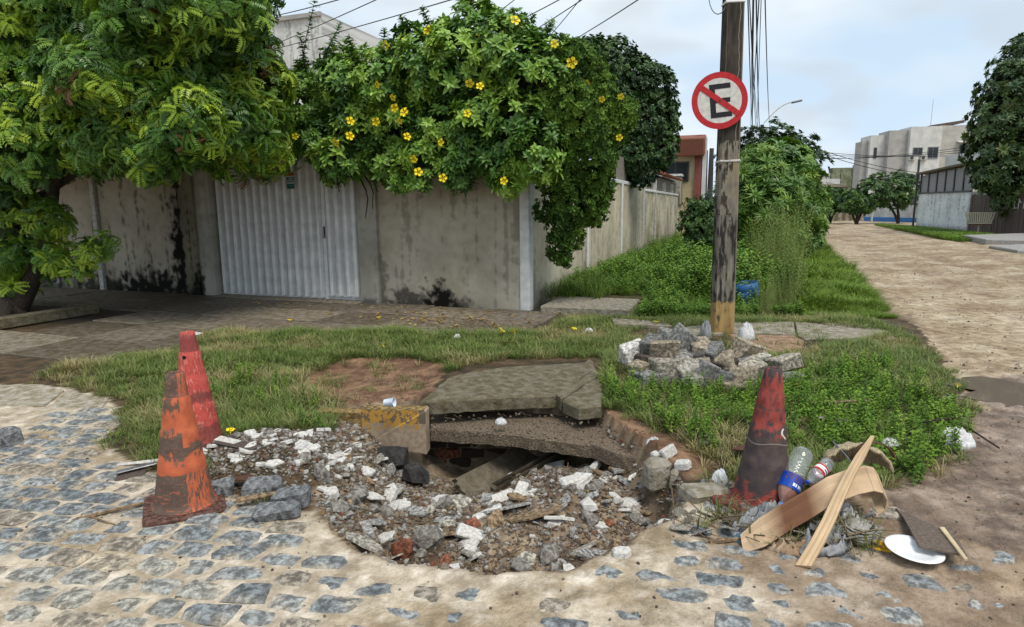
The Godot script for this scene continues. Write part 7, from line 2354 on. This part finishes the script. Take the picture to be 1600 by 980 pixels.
	var tk := [[Vector3(-4.05, 0.05, -8.04), "white plastic scrap on the paving before the gate", 0.2, 0.03], [Vector3(0.96, 0.09, -7.83), "white crumpled scrap in the grass below the wall", 0.13, 0.06], [Vector3(3.61, 0.05, -6.85), "white paper twist on the right verge", 0.08, 0.06], [Vector3(4.56, 0.04, -7.65), "white scrap at the far edge of the right verge", 0.13, 0.05], [Vector3(3.54, 0.05, -5.01), "white scrap at the muddy edge of the verge", 0.1, 0.06], [Vector3(-0.09, 0.02, -4.62), "white rag hanging on the soil ledge", 0.09, 0.05], [Vector3(0.94, 0.05, -4.09), "clear plastic scrap on the soil right of the ledge", 0.1, 0.06], [Vector3(-0.66, 0.08, -7.58), "pale stone scrap at the grass edge below the wall", 0.12, 0.05], [Vector3(2.42, 0.1, -3.92), "white polystyrene scrap behind the cream foam shell", 0.13, 0.05]]
	for i in tk.size():
		single("white_scrap", crumple(Vector3(tk[i][2], tk[i][3], tk[i][2] * 0.7), 60.0 + i * 4.0, 0.45, 16), M.bag, at(tk[i][0], r(0, 90)), tk[i][1], "scrap")


# ---------- grass and weeds ----------
func dry(x: float, z: float) -> float:
	return smoothstep(0.05, 0.35, soft_noise(x, z, 0.9, 150.0) + bump_at(Vector2(x, z), Vector2(-2.21, -5.78), 0.7, 0.6, 0.55) + bump_at(Vector2(x, z), Vector2(1.05, -3.88), 0.5, 0.3, 0.5))


func build_grass() -> void:
	var zone := [PackedVector2Array([Vector2(3.06, -4.17), Vector2(2.3, -3.39), Vector2(2.08, -3.39), Vector2(2.19, -3.85), Vector2(1.22, -3.87), Vector2(0.71, -4.94), Vector2(0.86, -5.8), Vector2(1.0, -5.24), Vector2(1.86, -5.15), Vector2(2.4, -5.39), Vector2(2.9, -5.74), Vector2(3.69, -6.19), Vector2(3.53, -4.86)]), PackedVector2Array([Vector2(-2.85, -5.03), Vector2(-3.11, -6.03), Vector2(-2.53, -6.14), Vector2(-1.57, -4.83), Vector2(-1.33, -4.27), Vector2(-1.62, -4.27), Vector2(-2.15, -4.35)])]
	var pile := PackedVector2Array([Vector2(1.17, -5.68), Vector2(1.31, -6.4), Vector2(2.18, -7.13), Vector2(2.51, -6.1), Vector2(2.21, -5.65)])
	var heap := PackedVector2Array([Vector2(-2.11, -3.99), Vector2(-1.71, -4.28), Vector2(-1.35, -4.27), Vector2(-1.0, -3.92), Vector2(-1.04, -3.21), Vector2(-1.74, -3.46)])
	var slab := PackedVector2Array([Vector2(-0.81, -4.97), Vector2(-0.68, -5.96), Vector2(-0.07, -6.45), Vector2(0.94, -6.55), Vector2(0.76, -4.93)])
	var gx := [[], [], []]
	var gc := [PackedColorArray(), PackedColorArray(), PackedColorArray()]
	var wx := [[], [], []]
	var wc := [PackedColorArray(), PackedColorArray(), PackedColorArray()]
	var n := 0
	while n < 26000:
		n += 1
		var x := r(-4.6, 4.8)
		var z := r(-9.2, -3.3)
		var p := Vector2(x, z)
		var s := inside_by(p + Vector2(0.12, 0.12) * soft_noise(x, z, 2.5, 44.0), VERGE)
		if s < 0.0 or (s < 0.12 and rng.randf() < 0.6):
			continue
		var lp := HF.affine_inverse() * Vector3(x, 0, z)
		if past_paving(x, z) < 0.5 * soft_noise(x, z, 1.0, 47.0):
			continue
		if inside_by(p, PIT) > -0.05 or Geometry2D.is_point_in_polygon(p, slab) or Geometry2D.is_point_in_polygon(p, heap):
			continue
		if Geometry2D.is_point_in_polygon(p, BARE) and rng.randf() < 0.95:
			continue
		if Geometry2D.is_point_in_polygon(p, SOIL_LEDGE) and rng.randf() < 0.93:
			continue
		if Geometry2D.is_point_in_polygon(p, BACKPATH) and rng.randf() < 0.93:
			continue
		if Geometry2D.is_point_in_polygon(p, pile) and rng.randf() < 0.8:
			continue
		var d := dry(x, z)
		if rng.randf() < 0.25 * d:
			continue
		var gcol := Color(0.085, 0.14, 0.03).lerp(Color(0.19, 0.24, 0.065), rng.randf()).lerp(Color(0.38, 0.31, 0.16), clampf(d * r(0.2, 1.0) + (0.5 if rng.randf() < 0.12 else 0.0), 0.0, 1.0))
		var k := rng.randi() % 3
		gx[k].append(at(on_ground(x, z, -0.008), r(0, 360), Vector3.ONE * r(0.6, 1.25) * (0.85 if s < 0.3 else 1.0)))
		gc[k].append(gcol)
	for zi in 2:
		for i in (8000 if zi == 0 else 1500):
			var x := r(-2.6, 4.3)
			var z := r(-6.6, -3.3)
			var p := Vector2(x, z)
			if not Geometry2D.is_point_in_polygon(p + Vector2(0.1, 0.1) * soft_noise(x, z, 2.5, 54.0), zone[zi]):
				continue
			if soft_noise(x, z, 1.6, 57.0) < -0.22:
				continue
			var k := rng.randi() % 3
			wx[k].append(at(on_ground(x, z, -0.005), r(0, 360), Vector3.ONE * r(0.55, 1.15), r(-18, 18), r(-18, 18)))
			wc[k].append(Color(0.06, 0.13, 0.018).lerp(Color(0.16, 0.27, 0.03), rng.randf()))
	for k in 3:
		stuff("grass", tuft(22, [0.1, 0.14, 0.08][k], 0.05, 0.005), M.grass, gx[k], gc[k], self, ["short green grass growing over the verge", "longer grass blades standing in the verge", "fine low grass covering the verge"][k], "grass")
		stuff("weeds", sprig(15, [0.17, 0.22, 0.13][k], 0.05, 0.026), M.leaf_matt, wx[k], wc[k], self, ["bright leafy weeds in front of the stone heap", "taller leafy weeds around the cones and stone heap", "low leafy weeds on the verge"][k], "weeds")
	# weeds on the bank along the side wall
	var bx := [[], [], []]
	var bc := [PackedColorArray(), PackedColorArray(), PackedColorArray()]
	for i in 24000:
		var z := -9.0 - 32.0 * pow(rng.randf(), 1.7)
		var x := 0.3 + (-z - 9.0) * 0.3 + r(0.0, 7.0 + (-z - 9.0) * 0.25)
		var lp := HF.affine_inverse() * Vector3(x, 0, z)
		if lp.x < 0.06:
			continue
		var s := inside_by(Vector2(x, z), VERGE)
		if s < 0.05:
			continue
		if lp.x < 1.7 and lp.z > -1.2:
			continue
		var k := 0
		var sc := (0.55 + 0.65 * smoothstep(-9.0, -10.6, z + 0.5 * soft_noise(x, z, 1.2, 161.0))) * r(0.7, 1.3) * (0.9 + 0.9 * soft_noise(x, z, 0.8, 160.0))
		if s < 1.3 + 0.4 * soft_noise(x, z, 0.8, 58.0) and lp.x > 1.5:
			k = 1
			sc *= 0.75 + 0.3 * s
		elif lp.x > 3.4 and soft_noise(x, z, 0.7, 59.0) > -0.05:
			k = 2
			sc *= 0.8 + 0.5 * smoothstep(3.4, 4.4, lp.x)
			if rng.randf() < 0.15:
				continue
		elif lp.x < 1.6:
			sc *= 0.75
			if rng.randf() < 0.4:
				k = 1
		bx[k].append(at(on_ground(x, z, -0.01), r(0, 360), Vector3.ONE * sc, r(-10, 10), r(-10, 10)))
		bc[k].append([Color(0.07, 0.16, 0.025).lerp(Color(0.18, 0.29, 0.045), rng.randf()), Color(0.09, 0.17, 0.02).lerp(Color(0.18, 0.26, 0.03), rng.randf()), Color(0.12, 0.18, 0.04).lerp(Color(0.26, 0.31, 0.09), rng.randf())][k])
	stuff("bank_weeds", sprig(16, 0.36, 0.1, 0.05), M.leaf_matt, bx[0], bc[0], self, "dense leafy weeds on the bank beside the side wall", "weeds")
	stuff("bank_grass", tuft(26, 0.26, 0.09, 0.009), M.grass, bx[1], bc[1], self, "long bright grass along the edge of the dirt street", "grass")
	stuff("bank_brush", sprig(40, 0.95, 0.1, 0.014), M.grass, bx[2], bc[2], self, "wispy tall brush beyond the pole", "brush")
	# grass strip across the street
	var fx := []
	var fc := PackedColorArray()
	for i in 7000:
		var a := Vector3(29.34, 0.0, -51.81).lerp(Vector3(19.39, 0.0, -27.78), rng.randf())
		var b := Vector3(28.2, 0.0, -45.39).lerp(Vector3(23.25, 0.0, -30.7), rng.randf())
		var p := a.lerp(b, rng.randf())
		fx.append(at(Vector3(p.x, 0, p.z), r(0, 360), Vector3.ONE * r(0.8, 1.6)))
		fc.append(Color(0.09, 0.17, 0.02).lerp(Color(0.16, 0.25, 0.03), rng.randf()))
	stuff("far_grass", tuft(16, 0.22, 0.2, 0.02), M.grass, fx, fc, self, "bright grass strip across the dirt street before the shed", "grass")
	# the tall grass clump at the corner of the side wall
	var cx := []
	var cl := PackedColorArray()
	for i in 420:
		var p := HF * Vector3(0.15 + absf(rng.randfn()) * 0.4, 0.12, r(-9.0, -0.7))
		cx.append(at(p, r(0, 360), Vector3.ONE * r(0.8, 1.4)))
		cl.append(Color(0.06, 0.12, 0.02).lerp(Color(0.13, 0.21, 0.03), rng.randf()))
	stuff("corner_grass", tuft(24, 0.36, 0.06, 0.009), M.grass, cx, cl, self, "clump of tall grass at the foot of the side wall by the corner", "grass")


# ---------- fallen flowers and leaves ----------
func build_litter() -> void:
	var fl := flower_mesh()
	var spots := [[Vector3(-1.92, 0.06, -9.09), "on the paving below the wall, nearest the gate pillar"], [Vector3(-0.12, 0.06, -7.54), "fallen in the grass edge below the wall, leftmost of two"], [Vector3(0.02, 0.06, -7.58), "fallen in the grass edge below the wall, right of its neighbour"], [Vector3(0.77, 0.06, -7.79), "at the grass edge below the corner post"], [Vector3(1.34, 0.06, -9.44), "on the concrete step by the corner"], [Vector3(1.72, 0.06, -8.71), "on the path left of the pole"], [Vector3(1.9, 0.06, -8.31), "in the grass nearest the pole"], [Vector3(-1.42, 0.06, -6.86), "in the middle of the grass verge"], [Vector3(-3.15, 0.06, -8.93), "on the dark paving before the gate"], [Vector3(3.84, 0.06, -5.34), "on the muddy road edge at the right"], [Vector3(-1.83, 0.06, -3.97), "on the white rubble heap by the red cone"], [Vector3(2.36, 0.06, -5.19), "beside the tip of the dark cone"]]
	for s in spots:
		var p: Vector3 = s[0]
		single("fallen_flower", fl, M.petal, at(on_ground(p.x, p.z, 0.085 if p.z > -8.0 else 0.06), r(0, 360), Vector3.ONE * (r(0.5, 0.65) if p.z > -6.5 else r(0.6, 0.85)), -70 + r(-30, 30)), "yellow trumpet flower " + s[1], "flower", "fallen yellow flowers")
	var dl := MB.new().leaf(Vector3(-0.04, 0, 0), Vector3.RIGHT, Vector3.UP, 0.08, 0.035, 0.1).build()
	var xs := []
	var cs := PackedColorArray()
	for i in 260:
		var p := HF * Vector3(r(-5.0, 1.2), 0.045, 0.2 + absf(rng.randfn()) * 0.6)
		if rng.randf() < 0.5:
			p = HF * Vector3(-0.7 + rng.randfn() * 0.8, 0.05, 1.35 + rng.randfn() * 0.25)
		xs.append(at(p, r(0, 360), Vector3.ONE * r(0.6, 1.2), r(-15, 15), r(-15, 15)))
		cs.append(Color(0.3, 0.17, 0.05).lerp(Color(0.5, 0.36, 0.1), rng.randf()) * r(0.4, 1.0))
	stuff("leaf_litter", dl, M.grass, xs, cs, self, "dry brown and yellow leaves strewn on the paving below the wall", "leaves")
